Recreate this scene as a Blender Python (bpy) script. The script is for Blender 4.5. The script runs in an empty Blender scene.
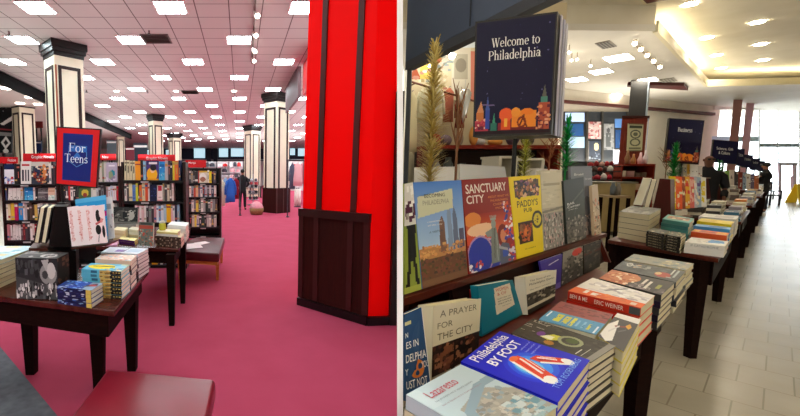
import bpy, bmesh, math, random
from mathutils import Vector as V
RND = random.Random(7)
SC = bpy.context.scene
COL = SC.collection
# ---------------------------------------------------------------- camera and plan geometry
PITCH = math.radians(5); F = 400.0; U0 = 240.0; V0 = 208.0; H = 1.5
cp, sp = math.cos(PITCH), math.sin(PITCH)
cam_data = bpy.data.cameras.new('camera')
cam_data.sensor_width = 36; cam_data.sensor_fit = 'HORIZONTAL'; cam_data.lens = F / 800 * 36
cam_data.shift_x = (400 - U0) / 800
cam_data.clip_start = .05; cam_data.clip_end = 300
cam = bpy.data.objects.new('camera', cam_data); COL.objects.link(cam)
cam.location = (0, 0, H); cam.rotation_euler = (math.pi / 2 - PITCH, 0, 0)
SC.camera = cam
def ray(u, v):
    a = (u - U0) / F; b = (V0 - v) / F
    return V((a, cp + b * sp, -sp + b * cp))
def P(u, v, z):                       # survey point at height z
    d = ray(u, v); k = (z - H) / d.z
    return V((d.x * k, d.y * k, z))
def Y(u, v, y):                       # survey point on the cross wall at distance y
    d = ray(u, v); k = y / d.y
    return V((d.x * k, y, H + d.z * k))
AL = math.atan(1.345)
E1 = V((math.sin(AL), math.cos(AL), 0)); E2 = V((math.cos(AL), -math.sin(AL), 0))   # along / across the tiled aisle
Z = V((0, 0, 1))
def T(u, v, t):                       # survey point on the plane at offset t beside the tiled aisle
    d = ray(u, v); k = t / d.dot(E2)
    return V((d.x * k, d.y * k, H + d.z * k))
def W(s, t, z): return E1 * s + E2 * t + Z * z
# ---------------------------------------------------------------- materials
def lin(h):
    if not isinstance(h, str): return tuple(h)
    h = h.lstrip('#'); o = []
    for i in (0, 2, 4):
        c = int(h[i:i + 2], 16) / 255
        o.append(c / 12.92 if c <= .04045 else ((c + .055) / 1.055) ** 2.4)
    return tuple(o)
MATS = {}
def mat(h, rough=.5, metal=0.0, emit=0.0, spec=.3, key=None):
    k = key or (h, rough, metal, emit, spec)
    if k in MATS: return MATS[k]
    m = bpy.data.materials.new('paint_' + str(h) if not key else key); m.use_nodes = True
    b = m.node_tree.nodes['Principled BSDF']; c = lin(h) + (1,)
    b.inputs['Base Color'].default_value = c
    b.inputs['Roughness'].default_value = rough; b.inputs['Metallic'].default_value = metal
    b.inputs['Specular IOR Level'].default_value = spec
    if emit:
        b.inputs['Emission Color'].default_value = c; b.inputs['Emission Strength'].default_value = emit
    MATS[k] = m
    return m
def noisy(key, c1, c2, scale=8, rough=.6, detail=4, stretch=(1, 1, 1), bump=0, spec=.25, coat=0):
    if key in MATS: return MATS[key]
    m = mat(c1, rough, key=key, spec=spec); nt = m.node_tree; N = nt.nodes; L = nt.links
    b = N['Principled BSDF']
    tc = N.new('ShaderNodeTexCoord'); mp = N.new('ShaderNodeMapping'); mp.inputs['Scale'].default_value = stretch
    nz = N.new('ShaderNodeTexNoise'); nz.inputs['Scale'].default_value = scale; nz.inputs['Detail'].default_value = detail
    cr = N.new('ShaderNodeValToRGB'); cr.color_ramp.elements[0].color = lin(c1) + (1,); cr.color_ramp.elements[1].color = lin(c2) + (1,)
    cr.color_ramp.elements[0].position = .3; cr.color_ramp.elements[1].position = .7
    L.new(tc.outputs['Object'], mp.inputs['Vector']); L.new(mp.outputs['Vector'], nz.inputs['Vector'])
    L.new(nz.outputs['Fac'], cr.inputs['Fac']); L.new(cr.outputs['Color'], b.inputs['Base Color'])
    if bump:
        bp = N.new('ShaderNodeBump'); bp.inputs['Strength'].default_value = bump; bp.inputs['Distance'].default_value = .01
        L.new(nz.outputs['Fac'], bp.inputs['Height']); L.new(bp.outputs['Normal'], b.inputs['Normal'])
    if coat: b.inputs['Coat Weight'].default_value = coat
    return m
def printed(rough=.45):
    k = 'printed_cover'
    if k in MATS: return MATS[k]
    m = mat('ffffff', rough, key=k, spec=.2); nt = m.node_tree
    a = nt.nodes.new('ShaderNodeVertexColor'); a.layer_name = 'Col'
    nt.links.new(a.outputs['Color'], nt.nodes['Principled BSDF'].inputs['Base Color'])
    return m
# ---------------------------------------------------------------- meshes
class MB:
    def __init__(s): s.v = []; s.f = []; s.m = []; s.mi = 0
    def face(s, pts, mi=None):
        b = len(s.v); s.v += [V(p) for p in pts]; s.f.append(tuple(range(b, b + len(pts)))); s.m.append(s.mi if mi is None else mi)
        return s
    def prism(s, q, d):               # polygon q swept by d
        q = [V(p) for p in q]; d = V(d); n = len(q); b = len(s.v)
        nr = (q[1] - q[0]).cross(q[-1] - q[0])
        if nr.dot(d) > 0: q = q[::-1]
        s.v += q + [p + d for p in q]
        s.f.append(tuple(range(b, b + n))); s.m.append(s.mi)
        s.f.append(tuple(range(b + 2 * n - 1, b + n - 1, -1))); s.m.append(s.mi)
        for i in range(n):
            j = (i + 1) % n
            s.f.append((b + i, b + n + i, b + n + j, b + j)); s.m.append(s.mi)
        return s
    def hexa(s, lo, hi):              # frustum between two quads
        b = len(s.v); s.v += [V(p) for p in lo] + [V(p) for p in hi]; n = len(lo)
        fs = [tuple(range(b + n - 1, b - 1, -1)), tuple(range(b + n, b + 2 * n))]
        for i in range(n):
            j = (i + 1) % n; fs.append((b + i, b + j, b + n + j, b + n + i))
        s.f += fs; s.m += [s.mi] * len(fs)
        return s
    def box(s, x0, x1, y0, y1, z0, z1):
        return s.prism([(x0, y0, z0), (x1, y0, z0), (x1, y1, z0), (x0, y1, z0)], (0, 0, z1 - z0))
    def obox(s, c, ex, ey, ez):       # box from base centre and full axis vectors
        c, ex, ey, ez = V(c), V(ex), V(ey), V(ez)
        return s.prism([c - ex / 2 - ey / 2, c + ex / 2 - ey / 2, c + ex / 2 + ey / 2, c - ex / 2 + ey / 2], ez)
    def tube(s, pts, r, n=8):
        pts = [V(p) for p in pts]; rs = r if isinstance(r, (list, tuple)) else [r] * len(pts)
        rings = []
        for i, p in enumerate(pts):
            d = (pts[min(i + 1, len(pts) - 1)] - pts[max(i - 1, 0)]).normalized()
            a = d.cross(V((0, 0, 1)) if abs(d.z) < .9 else V((1, 0, 0))).normalized(); c = d.cross(a)
            b = len(s.v); rings.append(b)
            for k in range(n):
                t = 2 * math.pi * k / n; s.v.append(p + (a * math.cos(t) + c * math.sin(t)) * rs[i])
        for a, b in zip(rings, rings[1:]):
            for k in range(n):
                j = (k + 1) % n; s.f.append((a + k, b + k, b + j, a + j)); s.m.append(s.mi)
        s.f.append(tuple(rings[0] + k for k in range(n))); s.m.append(s.mi)
        s.f.append(tuple(rings[-1] + k for k in range(n - 1, -1, -1))); s.m.append(s.mi)
        return s
    def lathe(s, c, prof, n=16, sx=1, sy=1):
        c = V(c); rings = []
        for (r, z) in prof:
            rings.append(len(s.v))
            for k in range(n):
                t = 2 * math.pi * k / n; s.v.append(c + V((r * sx * math.cos(t), r * sy * math.sin(t), z)))
        for a, b in zip(rings, rings[1:]):
            for k in range(n):
                j = (k + 1) % n; s.f.append((a + k, a + j, b + j, b + k)); s.m.append(s.mi)
        s.f.append(tuple(rings[0] + k for k in range(n - 1, -1, -1))); s.m.append(s.mi)
        s.f.append(tuple(rings[-1] + k for k in range(n))); s.m.append(s.mi)
        return s
    def ball(s, c, rx, ry=None, rz=None, n=12, m=8):
        ry = ry or rx; rz = rz or rx
        prof = [(math.sin(math.pi * i / m) if 0 < i < m else .02, -math.cos(math.pi * i / m) * rz) for i in range(m + 1)]
        return s.lathe(c, prof, n, rx, ry)
    def build(s, name, ms, parent=None, smooth=False, fix=True):
        org = V(parent['_o']) if parent is not None and '_o' in parent.keys() else None
        if org is None:
            xs = [p.x for p in s.v]; ys = [p.y for p in s.v]; zs = [p.z for p in s.v]
            org = V(((min(xs) + max(xs)) / 2, (min(ys) + max(ys)) / 2, min(zs)))
        me = bpy.data.meshes.new(name)
        me.from_pydata([tuple(p - org) for p in s.v], [], s.f)
        ms = ms if isinstance(ms, (list, tuple)) else [ms]
        for m in ms: me.materials.append(m)
        if len(ms) > 1: me.polygons.foreach_set('material_index', s.m)
        if fix:
            bm = bmesh.new(); bm.from_mesh(me); bmesh.ops.recalc_face_normals(bm, faces=bm.faces); bm.to_mesh(me); bm.free()
        if smooth: me.polygons.foreach_set('use_smooth', [True] * len(me.polygons))
        o = bpy.data.objects.new(name, me); COL.objects.link(o)
        if parent is None: o.location = org; o['_o'] = tuple(org)
        else: o.parent = parent; o['_o'] = tuple(org)
        return o
def empty(name, loc, label, cat, group=None):
    o = bpy.data.objects.new(name, None); COL.objects.link(o); o.location = loc; o['_o'] = tuple(loc); o.empty_display_size = .05
    return tag(o, label, cat, group)
def tag(o, label, cat, group=None):
    o['label'] = label; o['category'] = cat
    if group: o['group'] = group
    return o
def struct(o): o['kind'] = 'structure'; return o
def bevel(o, w, seg=2):
    m = o.modifiers.new('soft', 'BEVEL'); m.width = w; m.segments = seg; m.limit_method = 'ANGLE'
    for p in o.data.polygons: p.use_smooth = True
    return o
def copy_tree(o, loc, label=None, group=None):
    c = o.copy(); COL.objects.link(c); c.location = loc
    if label: c['label'] = label
    if group: c['group'] = group
    for ch in [x for x in o.children]:
        d = ch.copy(); COL.objects.link(d); d.parent = c
        for g in [x for x in ch.children]:
            e = g.copy(); COL.objects.link(e); e.parent = d
    return c
# ---------------------------------------------------------------- printed pictures (flat colour areas on a grid) and lettering
class Art:
    def __init__(s, nx, ny, bg):
        if nx >= 20: nx, ny = nx * 2, ny * 2
        s.nx, s.ny = nx, ny; s.g = [[lin(bg)] * nx for _ in range(ny)]
    def _put(s, test, c, bb=(0, 0, 1, 1)):
        c = lin(c); i0, i1 = max(0, int(bb[0] * s.nx) - 1), min(s.nx, int(bb[2] * s.nx) + 2); j0, j1 = max(0, int(bb[1] * s.ny) - 1), min(s.ny, int(bb[3] * s.ny) + 2)
        for j in range(j0, j1):
            y = (j + .5) / s.ny
            for i in range(i0, i1):
                if test((i + .5) / s.nx, y): s.g[j][i] = c
        return s
    def rect(s, x0, y0, x1, y1, c): return s._put(lambda x, y: x0 <= x <= x1 and y0 <= y <= y1, c, (x0, y0, x1, y1))
    def ell(s, cx, cy, rx, ry, c): return s._put(lambda x, y: ((x - cx) / rx) ** 2 + ((y - cy) / ry) ** 2 <= 1, c, (cx - rx, cy - ry, cx + rx, cy + ry))
    def ring(s, cx, cy, rx, ry, w, c): return s._put(lambda x, y: (1 - w) ** 2 <= ((x - cx) / rx) ** 2 + ((y - cy) / ry) ** 2 <= 1, c, (cx - rx, cy - ry, cx + rx, cy + ry))
    def poly(s, pts, c):
        def t(x, y):
            r = False; n = len(pts)
            for i in range(n):
                (x0, y0), (x1, y1) = pts[i], pts[(i + 1) % n]
                if (y0 > y) != (y1 > y) and x < (x1 - x0) * (y - y0) / (y1 - y0) + x0: r = not r
            return r
        return s._put(t, c, (min(p[0] for p in pts), min(p[1] for p in pts), max(p[0] for p in pts), max(p[1] for p in pts)))
    def line(s, x0, y0, x1, y1, w, c):
        dx, dy = x1 - x0, y1 - y0; L2 = dx * dx + dy * dy or 1e-9
        def t(x, y):
            k = max(0, min(1, ((x - x0) * dx + (y - y0) * dy) / L2))
            return math.hypot(x - x0 - k * dx, y - y0 - k * dy) <= w / 2
        return s._put(t, c, (min(x0, x1) - w, min(y0, y1) - w, max(x0, x1) + w, max(y0, y1) + w))
    def blend(s, y0, y1, c0, c1):     # printed colour run
        a, b = lin(c0), lin(c1)
        for j in range(s.ny):
            y = (j + .5) / s.ny
            if y0 <= y <= y1:
                k = (y - y0) / (y1 - y0); s.g[j] = [tuple(a[q] * (1 - k) + b[q] * k for q in range(3))] * s.nx
        return s
    def specks(s, x0, y0, x1, y1, cols, n, w=.06, h=.05, seed=1):
        r = random.Random(seed)
        for _ in range(n):
            x = r.uniform(x0, x1); y = r.uniform(y0, y1); a = r.uniform(.4, 1) * w; b = r.uniform(.4, 1) * h
            (s.rect(x - a / 2, y - b / 2, x + a / 2, y + b / 2, r.choice(cols)) if r.random() < .35 else s.ell(x, y, a * .6, b * .6, r.choice(cols)))
        return s
    def on(s, name, quad, parent, lift=.0007, m=None):
        a, b, c, d = [V(p) for p in quad]; n = (b - a).cross(d - a).normalized()
        org = V(parent['_o']); nx, ny = s.nx, s.ny
        vs = []
        for j in range(ny + 1):
            t = j / ny
            for i in range(nx + 1):
                u = i / nx; p = (a * (1 - u) + b * u) * (1 - t) + (d * (1 - u) + c * u) * t
                vs.append(tuple(p + n * lift - org))
        fs = [(j * (nx + 1) + i, j * (nx + 1) + i + 1, (j + 1) * (nx + 1) + i + 1, (j + 1) * (nx + 1) + i) for j in range(ny) for i in range(nx)]
        me = bpy.data.meshes.new(name); me.from_pydata(vs, [], fs); me.materials.append(m or printed())
        ca = me.color_attributes.new('Col', 'FLOAT_COLOR', 'CORNER'); buf = []
        for j in range(ny):
            for i in range(nx): buf += list(s.g[j][i] + (1.0,)) * 4
        ca.data.foreach_set('color', buf)
        o = bpy.data.objects.new(name, me); COL.objects.link(o); o.parent = parent; o['_o'] = tuple(org)
        return o
GLY = {}
def glyphs(txt, bold):
    k = (txt, bold)
    if k in GLY: return GLY[k]
    cu = bpy.data.curves.new('lettering', 'FONT'); cu.body = txt; cu.resolution_u = 3; cu.offset = .012 * bold
    o = bpy.data.objects.new('lettering', cu); COL.objects.link(o)
    me = o.evaluated_get(bpy.context.evaluated_depsgraph_get()).to_mesh()
    vs = [v.co.copy() for v in me.vertices]; fs = [tuple(p.vertices) for p in me.polygons]
    x0 = min(v.x for v in vs); x1 = max(v.x for v in vs); y0 = min(v.y for v in vs); y1 = max(v.y for v in vs)
    vs = [((v.x - x0) / (x1 - x0), (v.y - y0) / (y1 - y0)) for v in vs]
    o.to_mesh_clear(); bpy.data.objects.remove(o); bpy.data.curves.remove(cu)
    GLY[k] = (vs, fs); return GLY[k]
def bil(q, x, y):
    a, b, c, d = [V(p) for p in q]
    return (a * (1 - x) + b * x) * (1 - y) + (d * (1 - x) + c * x) * y
def text(txt, quad, parent, m, box=(0, 0, 1, 1), name='title_text', lift=.0014, bold=0):
    vs, fs = glyphs(txt, bold); a, b, c, d = [V(p) for p in quad]; n = (b - a).cross(d - a).normalized()
    x0, y0, x1, y1 = box; mb = MB()
    mb.v = [bil(quad, x0 + (x1 - x0) * x, y0 + (y1 - y0) * y) + n * lift for x, y in vs]
    mb.f = list(fs); mb.m = [0] * len(fs)
    return mb.build(name, m, parent, fix=False)
def seg(cx, cy, rx, ry, tx, ty, a0=0, a1=360, n=18):
    o = []
    for i in range(n):
        a, b = math.radians(a0 + (a1 - a0) * i / n), math.radians(a0 + (a1 - a0) * (i + 1) / n)
        o.append([(cx + rx * math.cos(a), cy + ry * math.sin(a)), (cx + rx * math.cos(b), cy + ry * math.sin(b)), (cx + (rx - tx) * math.cos(b), cy + (ry - ty) * math.sin(b)), (cx + (rx - tx) * math.cos(a), cy + (ry - ty) * math.sin(a))])
    return o
def rc(x0, y0, x1, y1): return [[(x0, y0), (x1, y0), (x1, y1), (x0, y1)]]
def dot(x, y, r): return [[(x + r * math.cos(t * .785), y + r * math.sin(t * .785)) for t in range(8)]]
def sm(x, y0, y1, foot=True, head=True):
    o = rc(x, y0, x + .1, y1)
    if foot: o += rc(x - .05, y0, x + .15, y0 + .03)
    if head: o += rc(x - .05, y1 - .03, x + .1, y1)
    return o
def dg(x0, y0, x1, y1, w): return [[(x0 - w / 2, y0), (x0 + w / 2, y0), (x1 + w / 2, y1), (x1 - w / 2, y1)]]
arch = lambda x: seg(x, .3, .19, .17, .1, .05, 0, 180)
SERIF = {
 'F': (rc(.15, .34, .36, .37) + sm(.05, 0, .7) + rc(.05, .67, .5, .7) + rc(.47, .54, .5, .7) + rc(.34, .28, .37, .43), .55), 'T': (sm(.25, 0, .7, True, False) + rc(0, .66, .6, .7) + rc(0, .54, .03, .7) + rc(.57, .54, .6, .7), .64),
 'W': (dg(.06, .7, .24, 0, .11) + dg(.24, 0, .42, .7, .045) + dg(.4, .7, .58, 0, .11) + dg(.58, 0, .76, .7, .045) + rc(-.04, .67, .17, .7) + rc(.3, .67, .5, .7) + rc(.67, .67, .86, .7), .88), 'P': (sm(.06, 0, .7) + seg(.28, .51, .25, .19, .1, .03, -90, 90) + rc(.1, .67, .28, .7) + rc(.1, .32, .28, .35), .58),
 'B': (sm(.06, 0, .7) + seg(.28, .53, .21, .17, .1, .03, -90, 90) + seg(.3, .19, .25, .19, .1, .03, -90, 90) + rc(.1, .67, .28, .7) + rc(.1, .35, .3, .38) + rc(.1, 0, .3, .03), .6), 'o': (seg(.24, .23, .24, .25, .1, .035), .52),
 'r': (sm(.05, 0, .46) + rc(.14, .37, .3, .43) + dot(.31, .39, .06), .4), 'e': (seg(.22, .23, .22, .25, .1, .035, 5, 315) + rc(.08, .23, .43, .265), .48), 'n': (sm(.05, 0, .46) + sm(.33, 0, .32, True, False) + arch(.24), .54), 'm': (sm(.05, 0, .46) + sm(.33, 0, .32, True, False) + arch(.24) + sm(.61, 0, .32, True, False) + arch(.52), .82),
 's': (seg(.18, .345, .17, .135, .07, .05, 20, 270) + seg(.18, .13, .18, .14, .07, .05, -160, 90), .4), 'l': (sm(.05, 0, .74), .26), 'c': (seg(.22, .23, .22, .25, .1, .035, 40, 320) + dot(.37, .38, .055), .45), 't': (rc(.08, .03, .18, .6) + rc(0, .42, .3, .46) + rc(.1, 0, .28, .05), .33),
 'h': (sm(.05, 0, .74) + sm(.33, 0, .32, True, False) + arch(.24), .54), 'i': (sm(.05, 0, .46) + dot(.1, .62, .06), .26), 'a': (rc(.27, 0, .37, .34) + seg(.19, .32, .18, .16, .1, .045, 0, 160) + seg(.16, .14, .16, .15, .08, .035) + rc(.35, 0, .45, .03), .47), 'd': (seg(.21, .23, .21, .25, .1, .035, 40, 320) + sm(.32, 0, .74, False) + rc(.4, 0, .48, .03), .51),
 'p': (sm(.05, -.22, .46) + seg(.27, .23, .21, .25, .1, .035, -140, 140), .53), 'u': (sm(.03, .1, .46, False) + sm(.32, 0, .46, False) + seg(.22, .16, .19, .17, .1, .05, 180, 360) + rc(.4, 0, .48, .03), .52), ' ': ([], .26)}
def serif(txt, quad, parent, m, box, lift=.002):
    polys = []; x = 0
    for ch in txt:
        g, w = SERIF[ch]; polys += [[(px + x, py) for px, py in p] for p in g]; x += w
    xs = [p[0] for q in polys for p in q]; ys = [p[1] for q in polys for p in q]; ax, bx_, ay, by = min(xs), max(xs), min(ys), max(ys)
    a, b, c, d = [V(p) for p in quad]; n = (b - a).cross(d - a).normalized(); x0, y0, x1, y1 = box; mb = MB()
    for p in polys: mb.face([bil(quad, x0 + (x1 - x0) * (px - ax) / (bx_ - ax), y0 + (y1 - y0) * (py - ay) / (by - ay)) + n * lift for px, py in p])
    return mb.build('lettering', m, parent, fix=False)
ORD = ['top', 'second', 'third', 'fourth', 'fifth', 'sixth', 'seventh', 'eighth', 'ninth', 'tenth']
NTH = ['first', 'second', 'third', 'fourth', 'fifth', 'sixth', 'seventh', 'eighth', 'ninth', 'tenth', 'eleventh', 'twelfth', 'thirteenth',
       'fourteenth', 'fifteenth', 'sixteenth', 'seventeenth', 'eighteenth', 'nineteenth', 'twentieth', 'twenty-first', 'twenty-second', 'twenty-third', 'twenty-fourth', 'twenty-fifth']
# ---------------------------------------------------------------- books
def book(label, group, quad, th, cover, pages='e9dcbd', spine=3, art=None, name='book', back=None, spine_c=None, tc=None, lip=.0025):
    """quad: the visible cover, bl br tr tl seen from outside; the body goes th behind it; spine: edge k-k+1 of the quad"""
    q = [V(p) for p in quad]; n = (q[1] - q[0]).cross(q[3] - q[0]).normalized(); tc = tc or min(.0012, th * .06)
    ctr = sum(q, V()) / 4 - n * th
    base = V((ctr.x, ctr.y, min(min(p.z for p in q), min((p - n * th).z for p in q))))
    o = empty(name, base, label, 'book', group)
    cm = mat(cover, .4); sm = mat(spine_c, .4) if spine_c else cm; pm = mat(pages, .8, spec=.2)
    b = MB(); b.prism(q, -n * tc); b.prism([p - n * (th - tc) for p in q], -n * tc)
    i, j = spine, (spine + 1) % 4; k, l = (spine + 2) % 4, (spine + 3) % 4
    def inset(p, r, w):
        d = r - p; return p + d * min(.3, w / max(d.length, 1e-6))
    b.mi = 1
    b.prism([q[i], q[j], inset(q[j], q[k], .003), inset(q[i], q[l], .003)], -n * th)
    b.build('cover', [mat(back, .4) if back else cm, sm], o)
    c = sum(q, V()) / 4
    pg = [None] * 4
    for x, along, wid in ((i, l, .003), (j, k, .003), (k, j, lip), (l, i, lip)): pg[x] = inset(q[x], q[along], wid)
    pg2 = [None] * 4
    for x, y in ((i, j), (j, i), (k, l), (l, k)): pg2[x] = inset(pg[x], pg[y], lip)
    p = MB(); p.prism([x - n * tc for x in pg2], -n * (th - 2 * tc)); p.build('page_block', pm, o)
    if art: art.on('cover_print', q, o)
    return o
def stack(what, group, quad, zt, zb, n, cover, pages='e9dcbd', spine=3, art=None, jit=.006, name='book', spine_art=None, backs=None, toplabel=None, seed=0, spines=None, lip=.0025):
    """pile of n books whose top cover is quad (bl br tr tl seen from above)"""
    r = random.Random(seed + len(what)); th = (zt - zb) / n; out = []
    for i in range(n):
        dx = E1 * r.uniform(-jit, jit) + E2 * r.uniform(-jit, jit) if i else V()
        qq = [V((p.x, p.y, zt - th * i - .0003)) + dx for p in quad]
        c = cover if isinstance(cover, str) else cover[i % len(cover)]
        lab = (toplabel if i == 0 and toplabel else ('%s down of the %s' % (ORD[i], what) if i else 'topmost of the %s' % what))
        out.append(book(lab, group, qq, th - .0012, c, pages if isinstance(pages, str) else pages[i % len(pages)], spine, art if i == 0 else None, name,
                        spine_c=(spines[i % len(spines)] if spines else None), lip=lip))
        if spine_art:
            k, l = spine, (spine + 1) % 4; dn = Z * -(th - .0012); (spine_art[i % len(spine_art)] if isinstance(spine_art, list) else spine_art).on('spine_print', [qq[k] + dn, qq[l] + dn, qq[l], qq[k]], out[-1], lift=.0008)
    return out
# ================================================================ the carpeted hall
def bx(y, z): return .4 * (cp * y + (H - z) * sp)          # the dividing panel stands along this line
WHITE = mat('f4f4f2', .6)
dark_wood = noisy('dark_stained_wood', '140907', '1e0e0a', 14, .6, stretch=(1, 1, 6), spec=.04)
table_top_wood = noisy('polished_brown_wood', '3a160d', '54241a', 10, .25, stretch=(1, 6, 1), spec=.35)
wains = noisy('dark_brown_panel', '2a0e0b', '36130f', 9, .45, stretch=(6, 6, .6), spec=.12)
carpet = noisy('red_carpet', 'ac4058', 'b44660', 3, .95, detail=6, spec=.1, bump=.2)
black_paint = mat('14100f', .4)
# floor, ceiling, walls
YN, YF = -3.2, 49.0
f = MB(); f.prism([(-27, YN, 0), (bx(YN, 0), YN, 0), (bx(YF, 0), YF, 0), (-27, YF, 0)], (0, 0, -.1)); struct(f.build('floor_carpet', carpet))
f = MB(); f.prism([(-26.9, 6.7, .001), (-3.6, 6.7, .001), (-4.2, 9.6, .001), (-9, 24, .001), (-16, 48.9, .001), (-26.9, 48.9, .001)], (0, 0, .004)); struct(f.build('floor_bounce', mat('e6e0d4', .6)))  # unseen pale floor sheet added to bounce neutral light onto the ceiling
g = MB(); pts = [P(-60, 300, 0), P(0, 346, 0), P(60, 416, 0), P(95, 470, 0)]
g.prism([(p.x, p.y, 0) for p in (P(-90, 346, 0), P(0, 347, 0), P(57, 416, 0), P(76, 440, 0), P(-90, 440, 0))], (0, 0, .006))
struct(g.build('floor_walkway', noisy('grey_walkway', '55565c', '6a6b70', 14, .8, detail=6)))
CZ = 4.45
def tile_ceiling():
    m = noisy('ceiling_tiles', 'c2bcb6', 'cac5bf', .35, .55, 2)
    nt = m.node_tree; N = nt.nodes; L = nt.links; b = N['Principled BSDF']
    src = b.inputs['Base Color'].links[0].from_socket
    tc = N.new('ShaderNodeTexCoord'); mp = N.new('ShaderNodeMapping'); br = N.new('ShaderNodeTexBrick')
    mp.inputs['Location'].default_value = (.01, .008, 0)
    br.offset = 0; br.inputs['Scale'].default_value = 1; br.inputs['Mortar Size'].default_value = .010; br.inputs['Brick Width'].default_value = .6; br.inputs['Row Height'].default_value = .6
    br.inputs['Mortar Smooth'].default_value = 0; br.inputs['Mortar'].default_value = lin('5e524e') + (1,)
    L.new(tc.outputs['Object'], mp.inputs['Vector']); L.new(mp.outputs['Vector'], br.inputs['Vector'])
    L.new(src, br.inputs['Color1']); L.new(src, br.inputs['Color2']); L.new(br.outputs['Color'], b.inputs['Base Color'])
    return m
c = MB(); c.prism([(-27, YN, CZ), (bx(YN, CZ), YN, CZ), (bx(YF, CZ), YF, CZ), (-27, YF, CZ)], (0, 0, .1)); struct(c.build('ceiling_tiled', tile_ceiling()))
w = MB(); w.box(-27.1, -27, YN, YF, 0, CZ); struct(w.build('wall_left', mat('ece8e2', .7)))
# far wall with its dark band of windows
zf = lambda v: Y(200, v, YF).z
w = MB(); w.prism([(-27, YF, 0), (bx(YF, 0), YF, 0), (bx(YF, CZ), YF, CZ), (-27, YF, CZ)], (0, .2, 0)); struct(w.build('wall_far', mat('e6e2e0', .6)))
w = MB(); w.prism([(-14, YF - .06, zf(161)), (bx(YF, 2), YF - .06, zf(161)), (bx(YF, 3.8), YF - .06, zf(145)), (-14, YF - .06, zf(145))], (0, .04, 0)); struct(w.build('wall_band', mat('1b2740', .5)))
wi = 0
for u0, u1, v0, v1 in ((194, 205, 148, 158), (219, 228, 148, 157), (231, 243.5, 147, 156.5), (290, 295, 147, 155), (298, 308, 147, 156), (166, 176, 150, 158), (146, 156, 150, 159)):
    wi += 1; a = Y(u0, v1, YF - .2); b = Y(u1, v0, YF - .2)
    o = struct(MB().box(a.x - .12, b.x + .12, YF - .16, YF - .09, a.z - .12, b.z + .12).build('window_%d' % wi, mat('20354f', .4)))
    MB().box(a.x, b.x, YF - .2, YF - .165, a.z, b.z).build('pane', mat('bfe6f2', .3, emit=.9), o)
struct(MB().box(-9, bx(YF, 2) - .1, YF - .5, YF - .3, zf(160.5), zf(159.2)).build('trim_rail', mat('9aa0a6', .4)))
for u in (209, 215.5, 247, 287):
    a = Y(u, 160, YF - .5); struct(MB().box(a.x - .25, a.x + .25, YF - .7, YF - .2, 0, CZ - .02).build('wall_pier', mat('16202f', .5)))
# lower edge of the side hall with its dark trim
tr = [P(-60, 52, 4.3), P(0, 76.5, 4.3), P(40, 95, 4.3), P(130, 136, 4.3)]
s = MB(); s.prism([(p.x, p.y, 4.16) for p in tr] + [(-26.9, tr[3].y, 4.16), (-26.9, tr[0].y, 4.16)], (0, 0, .27)); struct(s.build('ceiling_side', mat('d8cdc6', .6)))
s = MB()
for a, b in zip(tr, tr[1:]): s.prism([(a.x, a.y, 4.06), (b.x, b.y, 4.06), (b.x + .12, b.y, 4.06), (a.x + .12, a.y, 4.06)], (0, 0, .35))
struct(s.build('trim_dark', mat('0a0808', .6, spec=.05)))
# right-hand red return wall high behind the pillar
struct(MB().box(1.72, 1.8, 9.4, 11.2, 3.62, CZ).build('wall_return', mat('b01818', .5)))
struct(MB().box(1.62, 1.7, 11.4, 14.5, 3.62, CZ).build('wall_return_grey', mat('6a5558', .6)))
# ceiling lights
glow = mat((.80, .965, 1.0), .4, emit=29.0, key='light_diffuser')
def make_light():
    e = empty('ceiling_light', (0, 0, 0), '', 'ceiling light', 'square ceiling lights of the carpeted hall')
    h = .255
    MB().hexa([V((-h * .97, -h * .97, -.02)), V((h * .97, -h * .97, -.02)), V((h * .97, h * .97, -.02)), V((-h * .97, h * .97, -.02))], [V((-h, -h, -.004)), V((h, -h, -.004)), V((h, h, -.004)), V((-h, h, -.004))]).build('diffuser', glow, e)
    fr = MB()
    for x0, x1, y0, y1 in ((-h - .03, -h, -h - .03, h + .03), (h, h + .03, -h - .03, h + .03), (-h, h, -h - .03, -h), (-h, h, h, h + .03)): fr.box(x0, x1, y0, y1, -.018, -.001)
    fr.build('frame', mat('e8e2dc', .5), e)
    return e
first = None
def soffit_x(y):
    for a, b in zip(tr, tr[1:]):
        if a.y <= y <= b.y: return a.x + (b.x - a.x) * (y - a.y) / (b.y - a.y)
    return tr[0].x if y < tr[0].y else tr[-1].x
for k in range(-5, 18):
    y = 7.42 + 1.745 * k; xs = [x for x in ((-1.24 if k % 2 == 0 else -.02) + 2.4 * m for m in range(-12, 9)) if soffit_x(y) + .5 < x < bx(y, CZ) - .5 and x > -.63 * max(y, 9) - .4]
    if k % 2 and y > 21: xs = [x for x in xs]
    for n, x in enumerate(xs):
        if first is None: e = first = make_light()
        else: e = copy_tree(first, (0, 0, 0))
        e.location = (x, y, CZ)
        e['label'] = 'square white ceiling light, %s from the side hall in the %s visible row' % (NTH[n], NTH[k]) if k >= 0 else 'square white ceiling light overhead before the first visible row, %s of line %d' % (NTH[n], -k)
for i, (u, v) in enumerate(((6, 88), (30, 97), (38, 104), (20, 103))):
    p = P(u, v, 4.16); o = MB().lathe((p.x, p.y, 4.135), [(.16, 0), (.16, .022)], 20).build('round_downlight', mat('fff6ea', .4, emit=9.0))
    tag(o, 'round white downlight in the lower side ceiling, %s from the hall edge' % NTH[3 - i], 'ceiling light', 'round downlights in the side ceiling')
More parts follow.
